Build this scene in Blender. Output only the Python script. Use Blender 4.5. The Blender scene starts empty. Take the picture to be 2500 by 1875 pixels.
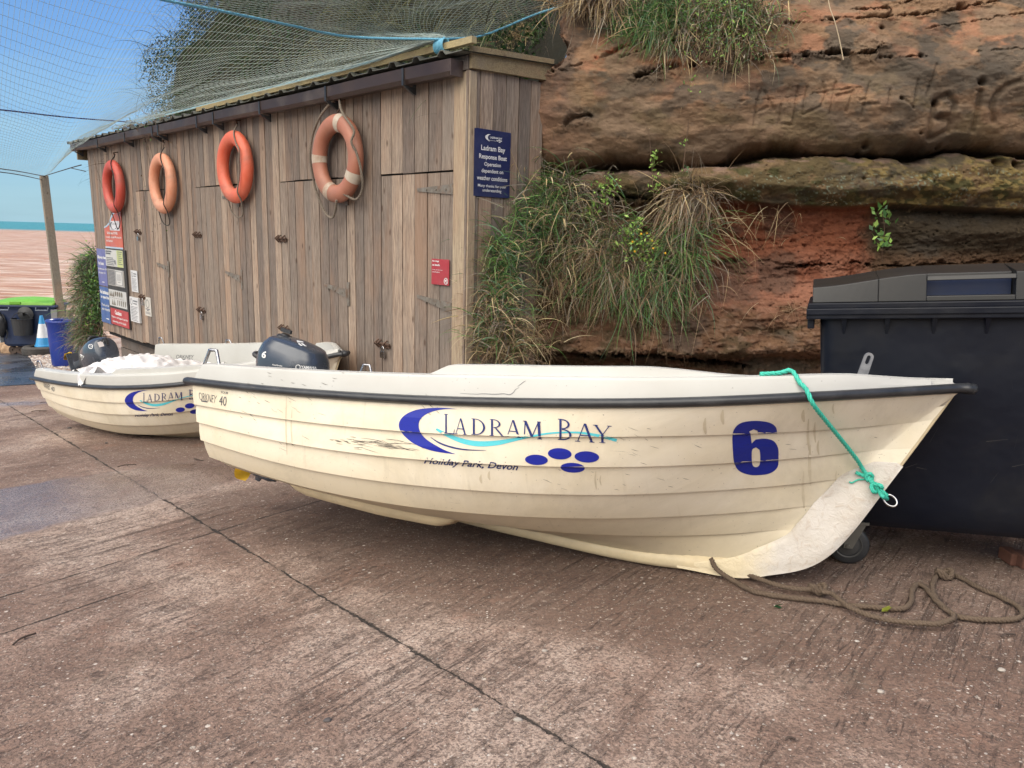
import bpy, bmesh, math, random
import numpy as np
from mathutils import Vector, Matrix
from mathutils.bvhtree import BVHTree

random.seed(7)
rng = np.random.default_rng(11)
S = bpy.context.scene
COL = S.collection

# ------------------------------------------------------------------ camera
F = 1850.0            # focal length in photo pixels (photo 2500 x 1875)
H = 1.52              # eye height
SL = 0.027
ROLL = math.atan(SL)
YC = 538.6 + SL * 1250
PITCH = math.atan((937.5 - YC) * math.cos(ROLL) / F)
fwd = np.array([0, math.cos(PITCH), -math.sin(PITCH)])
r0 = np.array([1.0, 0, 0]); u0 = np.array([0, math.sin(PITCH), math.cos(PITCH)])
c_, s_ = math.cos(ROLL), math.sin(ROLL)
cam_r = c_ * r0 + s_ * u0
cam_u = -s_ * r0 + c_ * u0
CP = np.array([0, 0, H])
cam = bpy.data.cameras.new("camera")
camo = bpy.data.objects.new("camera", cam); COL.objects.link(camo)
cam.sensor_width = 36.0; cam.lens = 36.0 * F / 2500.0
cam.clip_start = 0.05; cam.clip_end = 9000
M = Matrix.Identity(4)
for i in range(3):
    M[i][0] = cam_r[i]; M[i][1] = cam_u[i]; M[i][2] = -fwd[i]; M[i][3] = CP[i]
camo.matrix_world = M
S.camera = camo

# ------------------------------------------------------------------ light
SUN_AZ = math.radians(38)      # to the right of +Y, behind the cliff
SUN_EL = math.radians(40)
S.view_settings.view_transform = 'Standard'
S.view_settings.look = 'None'
S.view_settings.gamma = 1.0
S.view_settings.exposure = 0.52
world = bpy.data.worlds.new("World"); S.world = world
world.use_nodes = True
SKY_STRENGTH = 0.10
def build_world():
    nt = world.node_tree; nt.nodes.clear()
    N = nt.nodes.new; L = nt.links.new
    out = N('ShaderNodeOutputWorld'); bg = N('ShaderNodeBackground'); bg.inputs[1].default_value = SKY_STRENGTH
    sky = N('ShaderNodeTexSky'); sky.sky_type = 'NISHITA'; sky.sun_disc = False
    sky.sun_elevation = SUN_EL; sky.sun_rotation = SUN_AZ
    sky.air_density = 1.0; sky.dust_density = 0.6; sky.ozone_density = 1.6
    tc = N('ShaderNodeTexCoord')
    sep = N('ShaderNodeSeparateXYZ'); L(tc.outputs['Generated'], sep.inputs[0])
    # thin low clouds just over the horizon
    mp = N('ShaderNodeMapping'); mp.inputs['Scale'].default_value = (3.0, 3.0, 26.0); L(tc.outputs['Generated'], mp.inputs[0])
    no = N('ShaderNodeTexNoise'); no.inputs['Scale'].default_value = 1.3; no.inputs['Detail'].default_value = 7; L(mp.outputs[0], no.inputs[0])
    rz = N('ShaderNodeMapRange'); rz.inputs[1].default_value = 0.0; rz.inputs[2].default_value = 0.30; rz.inputs[3].default_value = 0.95; rz.inputs[4].default_value = 0.0
    rz.interpolation_type = 'SMOOTHSTEP'
    L(sep.outputs[2], rz.inputs[0])
    rn = N('ShaderNodeMapRange'); rn.inputs[1].default_value = 0.35; rn.inputs[2].default_value = 0.7; rn.inputs[3].default_value = 0.55; rn.inputs[4].default_value = 1.0
    L(no.outputs[0], rn.inputs[0])
    mu = N('ShaderNodeMath'); mu.operation = 'MULTIPLY'; L(rz.outputs[0], mu.inputs[0]); L(rn.outputs[0], mu.inputs[1])
    mx = N('ShaderNodeMix'); mx.data_type = 'RGBA'; L(mu.outputs[0], mx.inputs['Factor'])
    tint = N('ShaderNodeMix'); tint.data_type = 'RGBA'; tint.blend_type = 'MULTIPLY'; tint.inputs['Factor'].default_value = 1.0
    L(sky.outputs[0], tint.inputs['A']); tint.inputs['B'].default_value = (.42, .67, 1.02, 1)
    L(tint.outputs['Result'], mx.inputs['A']); mx.inputs['B'].default_value = (3.1, 4.8, 5.6, 1)
    # added cloud glow, out of view behind the camera, as fill for the slip
    n2 = N('ShaderNodeTexNoise'); n2.inputs['Scale'].default_value = 1.6; n2.inputs['Detail'].default_value = 5; L(tc.outputs['Generated'], n2.inputs[0])
    dot = N('ShaderNodeVectorMath'); dot.operation = 'DOT_PRODUCT'; L(tc.outputs['Generated'], dot.inputs[0]); dot.inputs[1].default_value = (-0.42, -0.52, 0.745)
    ad = N('ShaderNodeMath'); ad.operation = 'MULTIPLY_ADD'; L(n2.outputs[0], ad.inputs[0]); ad.inputs[1].default_value = 0.9; L(dot.outputs['Value'], ad.inputs[2])
    r2 = N('ShaderNodeMapRange'); r2.interpolation_type = 'SMOOTHSTEP'; r2.inputs[1].default_value = 0.98; r2.inputs[2].default_value = 1.36
    L(ad.outputs[0], r2.inputs[0])
    m2 = N('ShaderNodeMix'); m2.data_type = 'RGBA'; L(r2.outputs[0], m2.inputs['Factor'])
    L(mx.outputs['Result'], m2.inputs['A']); m2.inputs['B'].default_value = (36.5, 34, 30.5, 1)
    L(m2.outputs['Result'], bg.inputs[0]); L(bg.outputs[0], out.inputs[0])
build_world()
sun = bpy.data.lights.new("sun", 'SUN'); sun.energy = 2.4; sun.angle = math.radians(0.5); sun.color = (1.0, 0.94, 0.85)
suno = bpy.data.objects.new("sun", sun); COL.objects.link(suno)
sd = Vector((math.sin(SUN_AZ) * math.cos(SUN_EL), math.cos(SUN_AZ) * math.cos(SUN_EL), math.sin(SUN_EL)))
suno.rotation_euler = sd.to_track_quat('Z', 'Y').to_euler()
suno.location = (8, 10, 18)
S.cycles.max_bounces = 8; S.cycles.diffuse_bounces = 4; S.cycles.transparent_max_bounces = 8
S.cycles.use_denoising = True

# ------------------------------------------------------------------ geometry helpers
def ray(px, py):
    d = (px - 1250) * cam_r - (py - 937.5) * cam_u + F * fwd
    return d / F
def on_plane(px, py, n, q):
    d = ray(px, py); n = np.asarray(n, float); q = np.asarray(q, float)
    t = ((q - CP) @ n) / (d @ n)
    return CP + t * d
def at_depth(px, py, dep): return CP + ray(px, py) * dep
GN = np.array([-.08 / math.sqrt(2), .08 / math.sqrt(2), 1.0]); GQ = np.array([0, 0, .096])
def gz(x, y): return -0.08 * ((-x + y) / math.sqrt(2) - 1.2)
def on_ground(px, py, up=0.0):
    P = on_plane(px, py, GN, GQ + np.array([0, 0, up])); return P
TH = math.radians(134.02)
WU = np.array([math.cos(TH), math.sin(TH), 0]); WN = np.array([-WU[1], WU[0], 0])   # along the shed front, out of it
WQ = -3.72; A0 = 4.355766
CORNER = np.array([-0.352, 5.717, 0.0])
def wall(a, z, out=0.0):
    return WU * (a + A0) + WN * (WQ + out) + np.array([0, 0, z])
def side(d, z, out=0.0):           # side wall of the shed, d metres back from the corner
    return CORNER - WN * d - WU * out + np.array([0, 0, z])

def wmat(o):
    return (wmat(o.parent) @ o.matrix_parent_inverse @ o.matrix_basis) if o.parent else o.matrix_basis.copy()
def link(o): COL.objects.link(o); return o
def setp(o, label=None, cat=None, group=None, kind=None):
    if label: o['label'] = label
    if cat: o['category'] = cat
    if group: o['group'] = group
    if kind: o['kind'] = kind
    return o
def empty(name, loc=(0, 0, 0), mat=None, **k):
    o = link(bpy.data.objects.new(name, None)); o.empty_display_size = 0.1
    if mat is not None: o.matrix_world = mat
    else: o.location = loc
    setp(o, **k); bpy.context.view_layer.update(); return o
def mesh_obj(name, verts, faces, mats, parent=None, world=False, smooth=False, attr=None, mi=None, **k):
    me = bpy.data.meshes.new(name)
    verts = np.asarray(verts, float)
    if parent is not None and world:
        inv = np.array(wmat(parent).inverted())
        verts = verts @ inv[:3, :3].T + inv[:3, 3]
    if isinstance(faces, np.ndarray):
        nv, nf, kf = len(verts), len(faces), faces.shape[1]
        me.vertices.add(nv); me.vertices.foreach_set('co', verts.ravel())
        me.loops.add(nf * kf); me.loops.foreach_set('vertex_index', faces.ravel().astype(np.int32))
        me.polygons.add(nf); me.polygons.foreach_set('loop_start', np.arange(0, nf * kf, kf, dtype=np.int32))
        me.update(calc_edges=True)
    else:
        me.from_pydata([tuple(v) for v in verts], [], faces); me.update()
    if not isinstance(mats, (list, tuple)): mats = [mats]
    for m in mats: me.materials.append(m)
    if mi is not None: me.polygons.foreach_set('material_index', np.asarray(mi, np.int32))
    if smooth: me.polygons.foreach_set('use_smooth', np.ones(len(me.polygons), bool))
    if attr is not None:
        for an, av in attr.items():
            av = np.asarray(av, float)
            if av.ndim == 1: av = np.stack([av] * 3, 1)
            if av.shape[1] == 3: av = np.concatenate([av, np.ones((len(av), 1))], 1)
            ca = me.color_attributes.new(an, 'FLOAT_COLOR', 'POINT'); ca.data.foreach_set('color', av.ravel())
    o = link(bpy.data.objects.new(name, me))
    if parent is not None: o.parent = parent
    setp(o, **k); return o

class MB:
    """collects boxes, tubes, lofts into one mesh"""
    def __init__(s): s.v = []; s.f = []; s.t = []; s.m = []
    def add(s, v, f, tint=0.5, mi=0):
        b = len(s.v); s.v += [tuple(p) for p in v]; s.f += [tuple(b + i for i in q) for q in f]
        s.t += [tint] * len(v); s.m += [mi] * len(f)
    def hexa(s, p, tint=0.5, mi=0):    # 8 points: bottom 4 then top 4
        s.add(p, [(0, 3, 2, 1), (4, 5, 6, 7), (0, 1, 5, 4), (1, 2, 6, 5), (2, 3, 7, 6), (3, 0, 4, 7)], tint, mi)
    def box(s, c, sx, sy, sz, ax=None, tint=0.5, mi=0):
        c = np.asarray(c, float)
        if ax is None: ax = np.eye(3)
        X, Y, Z = [np.asarray(a, float) for a in ax]
        p = [c + X * sx * i + Y * sy * j + Z * sz * k for k in (-.5, .5) for i, j in ((-.5, -.5), (.5, -.5), (.5, .5), (-.5, .5))]
        s.hexa(p, tint, mi)
    def wbox(s, a0, a1, z0, z1, o0, o1, tint=0.5, mi=0, fn=wall):    # box on a wall
        p = [fn(a, z, o) for z in (z0, z1) for a, o in ((a0, o0), (a1, o0), (a1, o1), (a0, o1))]
        s.hexa(p, tint, mi)
    def tube(s, pts, r, n=8, tint=0.5, mi=0, cap=True, closed=False):
        pts = [np.asarray(p, float) for p in pts]
        rs = r if hasattr(r, '__len__') else [r] * len(pts)
        m = len(pts); prev = None; rings = []
        for i, p in enumerate(pts):
            if closed: t = pts[(i + 1) % m] - pts[i - 1]
            else: t = pts[min(i + 1, m - 1)] - pts[max(i - 1, 0)]
            t = t / (np.linalg.norm(t) + 1e-12)
            if prev is None:
                a = np.array([0, 0, 1.0]) if abs(t[2]) < .9 else np.array([1.0, 0, 0])
            else: a = prev
            x = a - t * (a @ t); x /= (np.linalg.norm(x) + 1e-12); y = np.cross(t, x); prev = x
            rings.append([p + rs[i] * (math.cos(2 * math.pi * k / n) * x + math.sin(2 * math.pi * k / n) * y) for k in range(n)])
        v = [q for R in rings for q in R]; f = []
        for i in range(m if closed else m - 1):
            j = (i + 1) % m
            for k in range(n): f.append((i * n + k, i * n + (k + 1) % n, j * n + (k + 1) % n, j * n + k))
        if cap and not closed: f.append(tuple(range(n))[::-1]); f.append(tuple((m - 1) * n + k for k in range(n)))
        s.add(v, f, tint, mi)
    def lathe(s, prof, n=32, c=(0, 0, 0), ax=None, tint=0.5, mi=0):   # prof list of (r, h)
        if ax is None: ax = np.eye(3)
        X, Y, Z = [np.asarray(a, float) for a in ax]; c = np.asarray(c, float)
        v = []; f = []
        for r, h in prof:
            for k in range(n):
                an = 2 * math.pi * k / n; v.append(c + X * r * math.cos(an) + Y * r * math.sin(an) + Z * h)
        for i in range(len(prof) - 1):
            for k in range(n): f.append((i * n + k, i * n + (k + 1) % n, (i + 1) * n + (k + 1) % n, (i + 1) * n + k))
        s.add(v, f, tint, mi)
    def loft(s, rings, tint=0.5, mi=0, cap=True):
        n = len(rings[0]); v = [p for R in rings for p in R]; f = []
        for i in range(len(rings) - 1):
            for k in range(n): f.append((i * n + k, i * n + (k + 1) % n, (i + 1) * n + (k + 1) % n, (i + 1) * n + k))
        if cap: f.append(tuple(range(n))[::-1]); f.append(tuple((len(rings) - 1) * n + k for k in range(n)))
        s.add(v, f, tint, mi)
    def build(s, name, mats, parent=None, world=False, smooth=False, bevel=0, **k):
        o = mesh_obj(name, s.v, s.f, mats, parent, world, smooth, attr={'tint': s.t}, mi=s.m, **k)
        if bevel:
            b = o.modifiers.new('bevel', 'BEVEL'); b.width = bevel; b.segments = 2; b.limit_method = 'ANGLE'; b.angle_limit = math.radians(40)
        return o
def smooth_path(P, n=8, closed=False):
    P = [np.asarray(p, float) for p in P]; out = []; m = len(P)
    rngi = range(m) if closed else range(m - 1)
    for i in rngi:
        if closed: a, b, c, d = P[i - 1], P[i], P[(i + 1) % m], P[(i + 2) % m]
        else: a, b, c, d = P[max(i - 1, 0)], P[i], P[i + 1], P[min(i + 2, m - 1)]
        for k in range(n):
            t = k / n
            out.append(.5 * ((2 * b) + (-a + c) * t + (2 * a - 5 * b + 4 * c - d) * t * t + (-a + 3 * b - 3 * c + d) * t ** 3))
    if not closed: out.append(P[-1])
    return out
def rope_mb(mb, pts, r, lay=None, tint=.5, n=6):
    """three-strand laid rope along a path"""
    pts = [np.asarray(p, float) for p in pts]
    seg = np.linalg.norm(np.diff(np.array(pts), axis=0), axis=1); L = seg.sum()
    step = r * 1.1; m = max(8, int(L / step)); cum = np.concatenate([[0], np.cumsum(seg)])
    q = np.linspace(0, L, m); A = np.array(pts); C = np.stack([np.interp(q, cum, A[:, i]) for i in range(3)], 1)
    T = np.gradient(C, axis=0); T /= (np.linalg.norm(T, axis=1)[:, None] + 1e-12)
    X = np.cross(T, [0.13, 0.2, 0.97]); X /= (np.linalg.norm(X, axis=1)[:, None] + 1e-12); Y = np.cross(T, X)
    lay = lay or r * 7
    for s in range(3):
        ph = 2 * math.pi * (q / lay + s / 3)
        P = C + (X * np.cos(ph)[:, None] + Y * np.sin(ph)[:, None]) * r * .52
        mb.tube(P, r * .56, n=n, tint=tint)
def crv(xs, ys, t):
    xs = np.asarray(xs, float); ys = np.asarray(ys, float); t = np.asarray(t, float)
    d = np.diff(ys) / np.diff(xs); h = np.diff(xs); m = np.empty_like(ys)
    m[1:-1] = (d[:-1] * h[1:] + d[1:] * h[:-1]) / (xs[2:] - xs[:-2]); m[0] = 1.5 * d[0] - .5 * m[1]; m[-1] = 1.5 * d[-1] - .5 * m[-2]
    i = np.clip(np.searchsorted(xs, t) - 1, 0, len(xs) - 2); hh = xs[i + 1] - xs[i]; u = (t - xs[i]) / hh
    return (2*u**3-3*u**2+1)*ys[i]+(u**3-2*u**2+u)*hh*m[i]+(-2*u**3+3*u**2)*ys[i+1]+(u**3-u**2)*hh*m[i+1]
# value noise in numpy
def _hash(ix, iy, iz, seed):
    h = (ix.astype(np.int64) * 374761393 + iy.astype(np.int64) * 668265263 + iz.astype(np.int64) * 2147483647 + seed * 1274126177) & 0x7fffffff
    h = ((h ^ (h >> 13)) * 1274126177) & 0x7fffffff
    return ((h ^ (h >> 16)) & 0xffff) / 65535.0
def vnoise(x, y, seed=0):
    x = np.asarray(x, float); y = np.asarray(y, float)
    ix = np.floor(x); iy = np.floor(y); fx = x - ix; fy = y - iy; fx = fx*fx*(3-2*fx); fy = fy*fy*(3-2*fy); z = ix * 0
    a = _hash(ix, iy, z, seed); b = _hash(ix+1, iy, z, seed); c = _hash(ix, iy+1, z, seed); d = _hash(ix+1, iy+1, z, seed)
    return (a*(1-fx)+b*fx)*(1-fy)+(c*(1-fx)+d*fx)*fy
def fbm(x, y, o=5, seed=0, g=.5):
    s = 0; a = 1; t = 0
    for i in range(o): s = s + a * vnoise(x * 2**i + i*17.3, y * 2**i - i*9.1, seed + i); t += a; a *= g
    return s / t
def sstep(a, b, x):
    t = np.clip((x - a) / (b - a), 0, 1); return t*t*(3-2*t)

# 2-D shapes and text -> flat mesh (verts Nx2, faces)
def curve_mesh(curve):
    o = bpy.data.objects.new('tmp', curve); COL.objects.link(o)
    bpy.context.view_layer.update()
    dg = bpy.context.evaluated_depsgraph_get(); me = bpy.data.meshes.new_from_object(o.evaluated_get(dg))
    v = np.array([tuple(x.co) for x in me.vertices]).reshape(-1, 3)[:, :2] if len(me.vertices) else np.zeros((0, 2))
    f = [tuple(p.vertices) for p in me.polygons]
    COL.objects.unlink(o); bpy.data.objects.remove(o); bpy.data.curves.remove(curve); bpy.data.meshes.remove(me)
    return v, f
def text2d(body, bold=0.0, shear=0.0, align='LEFT', spacing=1.0, lead=1.0, res=3):
    c = bpy.data.curves.new('txt', 'FONT'); c.body = body; c.size = 1; c.offset = bold; c.shear = shear
    c.align_x = align; c.space_character = spacing; c.space_line = lead; c.resolution_u = res; c.fill_mode = 'FRONT'
    return curve_mesh(c)
def fill2d(loops):
    c = bpy.data.curves.new('shape', 'CURVE'); c.dimensions = '2D'; c.fill_mode = 'FRONT'
    for L in loops:
        sp = c.splines.new('POLY'); sp.points.add(len(L) - 1)
        for i, p in enumerate(L): sp.points[i].co = (p[0], p[1], 0, 1)
        sp.use_cyclic_u = True
    return curve_mesh(c)
def fit_box(vf, x0, y0, x1, y1):     # scale 2-D mesh into a box (y grows the way the box does)
    v, f = vf
    mn = v.min(0); mx = v.max(0); w = np.maximum(mx - mn, 1e-6)
    u = (v - mn) / w
    return np.stack([x0 + u[:, 0] * (x1 - x0), y0 + u[:, 1] * (y1 - y0)], 1), f
def quad_map(vf, BL, BR, TL, TR):
    v, f = vf; mn = v.min(0); w = np.maximum(v.max(0) - mn, 1e-6); u = (v - mn) / w
    BL, BR, TL, TR = [np.asarray(p, float) for p in (BL, BR, TL, TR)]
    a = u[:, :1]; b = u[:, 1:]
    return (BL * (1 - a) + BR * a) * (1 - b) + (TL * (1 - a) + TR * a) * b, f
def grid_cut(vf, step):
    v, f = vf; bm = bmesh.new()
    for p in v: bm.verts.new((p[0], p[1], 0))
    bm.verts.ensure_lookup_table()
    for q in f:
        try: bm.faces.new([bm.verts[i] for i in q])
        except Exception: pass
    mn = v.min(0); mx = v.max(0)
    for ax in (0, 1):
        k = mn[ax] + step
        while k < mx[ax]:
            co = [0, 0, 0]; no = [0, 0, 0]; co[ax] = k; no[ax] = 1
            bmesh.ops.bisect_plane(bm, geom=bm.verts[:] + bm.edges[:] + bm.faces[:], plane_co=co, plane_no=no)
            k += step
    bm.verts.index_update()
    V = np.array([tuple(x.co) for x in bm.verts])[:, :2]; Fc = [tuple(x.index for x in fc.verts) for fc in bm.faces]
    bm.free(); return V, Fc
def merge2d(lst):
    V = []; Fc = []; b = 0
    for v, f in lst:
        V.append(v); Fc += [tuple(b + i for i in q) for q in f]; b += len(v)
    return np.concatenate(V), Fc

# ------------------------------------------------------------------ materials
def rgb(r, g, b):
    f = lambda c: ((c / 255 + .055) / 1.055) ** 2.4 if c > 10 else c / 255 / 12.92
    return (f(r), f(g), f(b), 1)
class NT:
    def __init__(s, name):
        s.m = bpy.data.materials.new(name); s.m.use_nodes = True; s.nt = s.m.node_tree
        s.b = s.nt.nodes['Principled BSDF']; s.out = s.nt.nodes['Material Output']
        s.tc = s.N('ShaderNodeTexCoord')
    def N(s, t, **k):
        n = s.nt.nodes.new(t)
        for a, b in k.items(): setattr(n, a, b)
        return n
    def L(s, a, b): s.nt.links.new(a, b)
    def co(s, scale=(1, 1, 1), kind='Object', rot=(0, 0, 0)):
        m = s.N('ShaderNodeMapping'); m.inputs['Scale'].default_value = scale; m.inputs['Rotation'].default_value = rot
        s.L(s.tc.outputs[kind], m.inputs[0]); return m.outputs[0]
    def noise(s, co, scale, detail=4, rough=.5, dist=0):
        n = s.N('ShaderNodeTexNoise'); n.inputs['Scale'].default_value = scale; n.inputs['Detail'].default_value = detail
        n.inputs['Roughness'].default_value = rough; n.inputs['Distortion'].default_value = dist
        s.L(co, n.inputs['Vector']); return n.outputs['Fac']
    def voro(s, co, scale, feature='F1', out='Distance', rand=1.0):
        n = s.N('ShaderNodeTexVoronoi', feature=feature); n.inputs['Scale'].default_value = scale; n.inputs['Randomness'].default_value = rand
        s.L(co, n.inputs['Vector']); return n.outputs[out]
    def ramp(s, fac, stops, interp='LINEAR'):
        r = s.N('ShaderNodeValToRGB'); r.color_ramp.interpolation = interp; e = r.color_ramp.elements
        while len(e) > 1: e.remove(e[-1])
        e[0].position = stops[0][0]; e[0].color = stops[0][1]
        for p, c in stops[1:]: x = e.new(p); x.color = c
        s.L(fac, r.inputs[0]); return r.outputs[0]
    def rng(s, v, a, b, c=0.0, d=1.0, smooth=False):
        r = s.N('ShaderNodeMapRange'); r.inputs[1].default_value = a; r.inputs[2].default_value = b; r.inputs[3].default_value = c; r.inputs[4].default_value = d
        if smooth: r.interpolation_type = 'SMOOTHSTEP'
        s.L(v, r.inputs[0]); return r.outputs[0]
    def math(s, op, a, b=None, c=None):
        n = s.N('ShaderNodeMath', operation=op)
        for i, x in enumerate((a, b, c)):
            if x is None: continue
            if isinstance(x, (int, float)): n.inputs[i].default_value = x
            else: s.L(x, n.inputs[i])
        return n.outputs[0]
    def mix(s, fac, a, b, mode='MIX'):
        n = s.N('ShaderNodeMix', data_type='RGBA', blend_type=mode)
        for k, x in (('Factor', fac), ('A', a), ('B', b)):
            if isinstance(x, (int, float)): n.inputs[k].default_value = x if k == 'Factor' else (x, x, x, 1)
            elif isinstance(x, tuple): n.inputs[k].default_value = x
            else: s.L(x, n.inputs[k])
        return n.outputs['Result']
    def attr(s, name, out='Color'):
        n = s.N('ShaderNodeAttribute'); n.attribute_name = name; return n.outputs[out]
    def bump(s, h, strength=.3, dist=.01, prev=None):
        n = s.N('ShaderNodeBump'); n.inputs['Strength'].default_value = strength; n.inputs['Distance'].default_value = dist
        s.L(h, n.inputs['Height'])
        if prev is not None: s.L(prev, n.inputs['Normal'])
        return n.outputs[0]
    def fin(s, col=None, rough=.5, metal=0, spec=.5, normal=None, coat=0, alpha=None):
        b = s.b
        for k, x in (('Base Color', col), ('Roughness', rough), ('Metallic', metal), ('Specular IOR Level', spec), ('Normal', normal), ('Coat Weight', coat)):
            if x is None: continue
            if isinstance(x, (int, float, tuple)): b.inputs[k].default_value = x
            else: s.L(x, b.inputs[k])
        return s.m
def simple(name, c1, c2=None, rough=.5, metal=0, spec=.5, scale=8, bump=.15, bscale=60, dirt=None, dirt_amt=.5, stretch=(1, 1, 1), bdist=.003, coat=0):
    t = NT(name); c2 = c2 or tuple(min(1, x * .78) for x in c1[:3]) + (1,)
    co = t.co(stretch); n1 = t.noise(co, scale, 5, .6)
    col = t.mix(t.rng(n1, .3, .7), c1, c2)
    if dirt is not None:
        n2 = t.noise(co, scale * .45, 8, .7, .4); col = t.mix(t.rng(n2, .5, .72, 0, dirt_amt), col, dirt)
    r = t.rng(n1, .3, .7, max(0, rough - .08), min(1, rough + .1))
    nb = t.bump(t.noise(co, bscale, 3, .6), bump, bdist)
    return t.fin(col, r, metal, spec, nb, coat)

# ------------------------------------------------------------------ ground: concrete slip
J1N = (.743, .669, 0); J1C = 1.532           # long joint (runs down the slip)
J2N = (.794, -.608, 0); J2C = -3.904         # cross joint
def ground_mat():
    t = NT('slip_concrete'); P = t.co()
    # brushed grooves run along (.608,.794)
    th = math.atan2(.794, .608)
    Q = t.N('ShaderNodeMapping'); Q.vector_type = 'TEXTURE'; Q.inputs['Rotation'].default_value = (0, 0, th); t.L(t.tc.outputs['Object'], Q.inputs[0])
    q = Q.outputs[0]
    st = t.N('ShaderNodeMapping'); st.inputs['Scale'].default_value = (1.1, 19, 1); t.L(q, st.inputs[0])
    st2 = t.N('ShaderNodeMapping'); st2.inputs['Scale'].default_value = (5.0, 46, 1); t.L(q, st2.inputs[0])
    g1 = t.noise(st.outputs[0], 1.3, 6, .62, .7); g2 = t.noise(st2.outputs[0], 1.0, 5, .7, .8)
    gm = t.rng(t.noise(P, .8, 5, .65, .4), .44, .62)          # where the brushing is deep
    big = t.noise(P, .7, 7, .66, .4); mid = t.noise(P, 5, 6, .7, .5); fine = t.noise(P, 75, 4, .75); bl = t.noise(P, 19, 5, .75, .4)
    col = t.ramp(big, [(.36, (.19, .115, .085, 1)), (.45, (.29, .195, .15, 1)), (.50, (.38, .275, .22, 1)), (.55, (.47, .36, .295, 1)), (.66, (.54, .43, .36, 1))])
    mud_shade_fac = t.rng(t.math('MULTIPLY_ADD', t.noise(P, 2.2, 6, .7, .4), .8, t.attr('mud_shade')), .62, .95, 0, .74, True)
    col = t.mix(mud_shade_fac, col, (.105, .060, .042, 1))  # brown mud colour that also deepens the shade under boats and bin
    col = t.mix(t.rng(mid, .36, .66, 0, .5), col, (.20, .125, .095, 1))
    col = t.mix(t.rng(t.noise(P, 2.3, 5, .6, .8), .58, .72, 0, .45), col, (.27, .135, .09, 1))
    gr = t.math('MULTIPLY', t.rng(g1, .455, .395), gm); gr2 = t.math('MULTIPLY', t.rng(g2, .44, .37, 0, .7), t.rng(mid, .44, .62))
    groove = t.math('MULTIPLY', t.math('MAXIMUM', gr, gr2), t.rng(bl, .35, .55, .35, 1))
    col = t.mix(t.math('MULTIPLY', groove, .55), col, (.085, .055, .043, 1))
    col = t.mix(t.rng(bl, .54, .62, 0, .7), col, (.13, .088, .068, 1)); col = t.mix(t.rng(t.noise(P, 33, 6, .8, .6), .56, .64, 0, .55), col, (.60, .50, .42, 1))
    col = t.mix(t.rng(fine, .42, .54, .75, 0), col, (.10, .068, .054, 1))
    # exposed aggregate: flat pebbles of several colours and sizes
    for sc, lo, amt in ((28, .90, .7), (52, .70, .7), (95, .58, .6)):
        v = t.N('ShaderNodeTexVoronoi', feature='F1'); v.inputs['Scale'].default_value = sc; t.L(P, v.inputs['Vector'])
        sp = t.N('ShaderNodeSeparateColor'); t.L(v.outputs['Color'], sp.inputs[0])
        inside = t.rng(t.math('MULTIPLY_ADD', fine, .25, v.outputs['Distance']), .40, .30); pick = t.rng(sp.outputs[0], lo, lo + .02)
        k = t.math('MULTIPLY', t.math('MULTIPLY', inside, pick), amt)
        pc = t.ramp(sp.outputs[1], [(0, (.05, .045, .05, 1)), (.25, (.20, .11, .08, 1)), (.5, (.36, .28, .21, 1)), (.70, (.55, .48, .41, 1)), (1, (.80, .75, .68, 1))])
        col = t.mix(k, col, pc)
    # moss/soil tinge
    col = t.mix(t.rng(t.noise(P, 1.3, 6, .7), .60, .75, 0, .35), col, (.13, .125, .09, 1))
    # joints
    def joint(n, c, w, wob, lo=None, hi=None, dirn=None):
        d = t.N('ShaderNodeVectorMath', operation='DOT_PRODUCT'); t.L(P, d.inputs[0]); d.inputs[1].default_value = n
        wn = t.math('MULTIPLY_ADD', t.noise(P, 9, 7, .8, .6), wob, -wob * .5)
        a = t.math('ABSOLUTE', t.math('ADD', t.math('SUBTRACT', d.outputs['Value'], c), wn))
        ww = t.rng(t.noise(P, 7.1, 5, .7), .38, .62, w * .08, w * 1.3)
        k = t.math('SUBTRACT', 1, t.math('SMOOTH_MIN', t.math('DIVIDE', a, ww), 1, .3))
        k = t.rng(k, .0, .5)
        halo = t.rng(a, 0, w * 7, .5, 0)
        if dirn:
            e = t.N('ShaderNodeVectorMath', operation='DOT_PRODUCT'); t.L(P, e.inputs[0]); e.inputs[1].default_value = dirn
            m = t.math('MULTIPLY', t.rng(e.outputs['Value'], lo - .15, lo + .1), t.rng(e.outputs['Value'], hi - .1, hi + .15, 1, 0))
            k = t.math('MULTIPLY', k, m); halo = t.math('MULTIPLY', halo, m)
        return k, halo
    j1, h1 = joint(J1N, J1C, .0085, .06); j2, h2 = joint(J2N, J2C, .008, .03)
    j3, h3 = joint(J2N, -3.46, .007, .04, -3.5, 1.72, (.608, .794, 0))
    jt = t.math('MAXIMUM', t.math('MAXIMUM', j1, j2), j3); hl = t.math('MAXIMUM', h1, t.math('MULTIPLY', h2, .5))
    col = t.mix(t.math('MULTIPLY', hl, t.rng(mid, .4, .6)), col, (.15, .115, .09, 1))
    col = t.mix(t.math('MULTIPLY', jt, .9), col, (.022, .018, .014, 1))
    # wet film
    wet = t.attr('wet'); wn = t.noise(P, 3.0, 6, .65, .5)
    w = t.rng(t.math('MULTIPLY_ADD', wn, .5, wet), .62, .80, 0, 1, True)
    w = t.math('MULTIPLY', w, t.rng(groove, 0, 1, 1, .55))
    col = t.mix(t.math('MULTIPLY', w, .38), col, (.075, .055, .055, 1))
    rough = t.mix(w, t.rng(fine, .3, .7, .78, .95), t.rng(fine, .3, .7, .20, .34))
    h = t.math('SUBTRACT', t.math('ADD', t.math('MULTIPLY', fine, .45), t.math('MULTIPLY', bl, -.9)), t.math('MULTIPLY', groove, 1.0))
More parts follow.
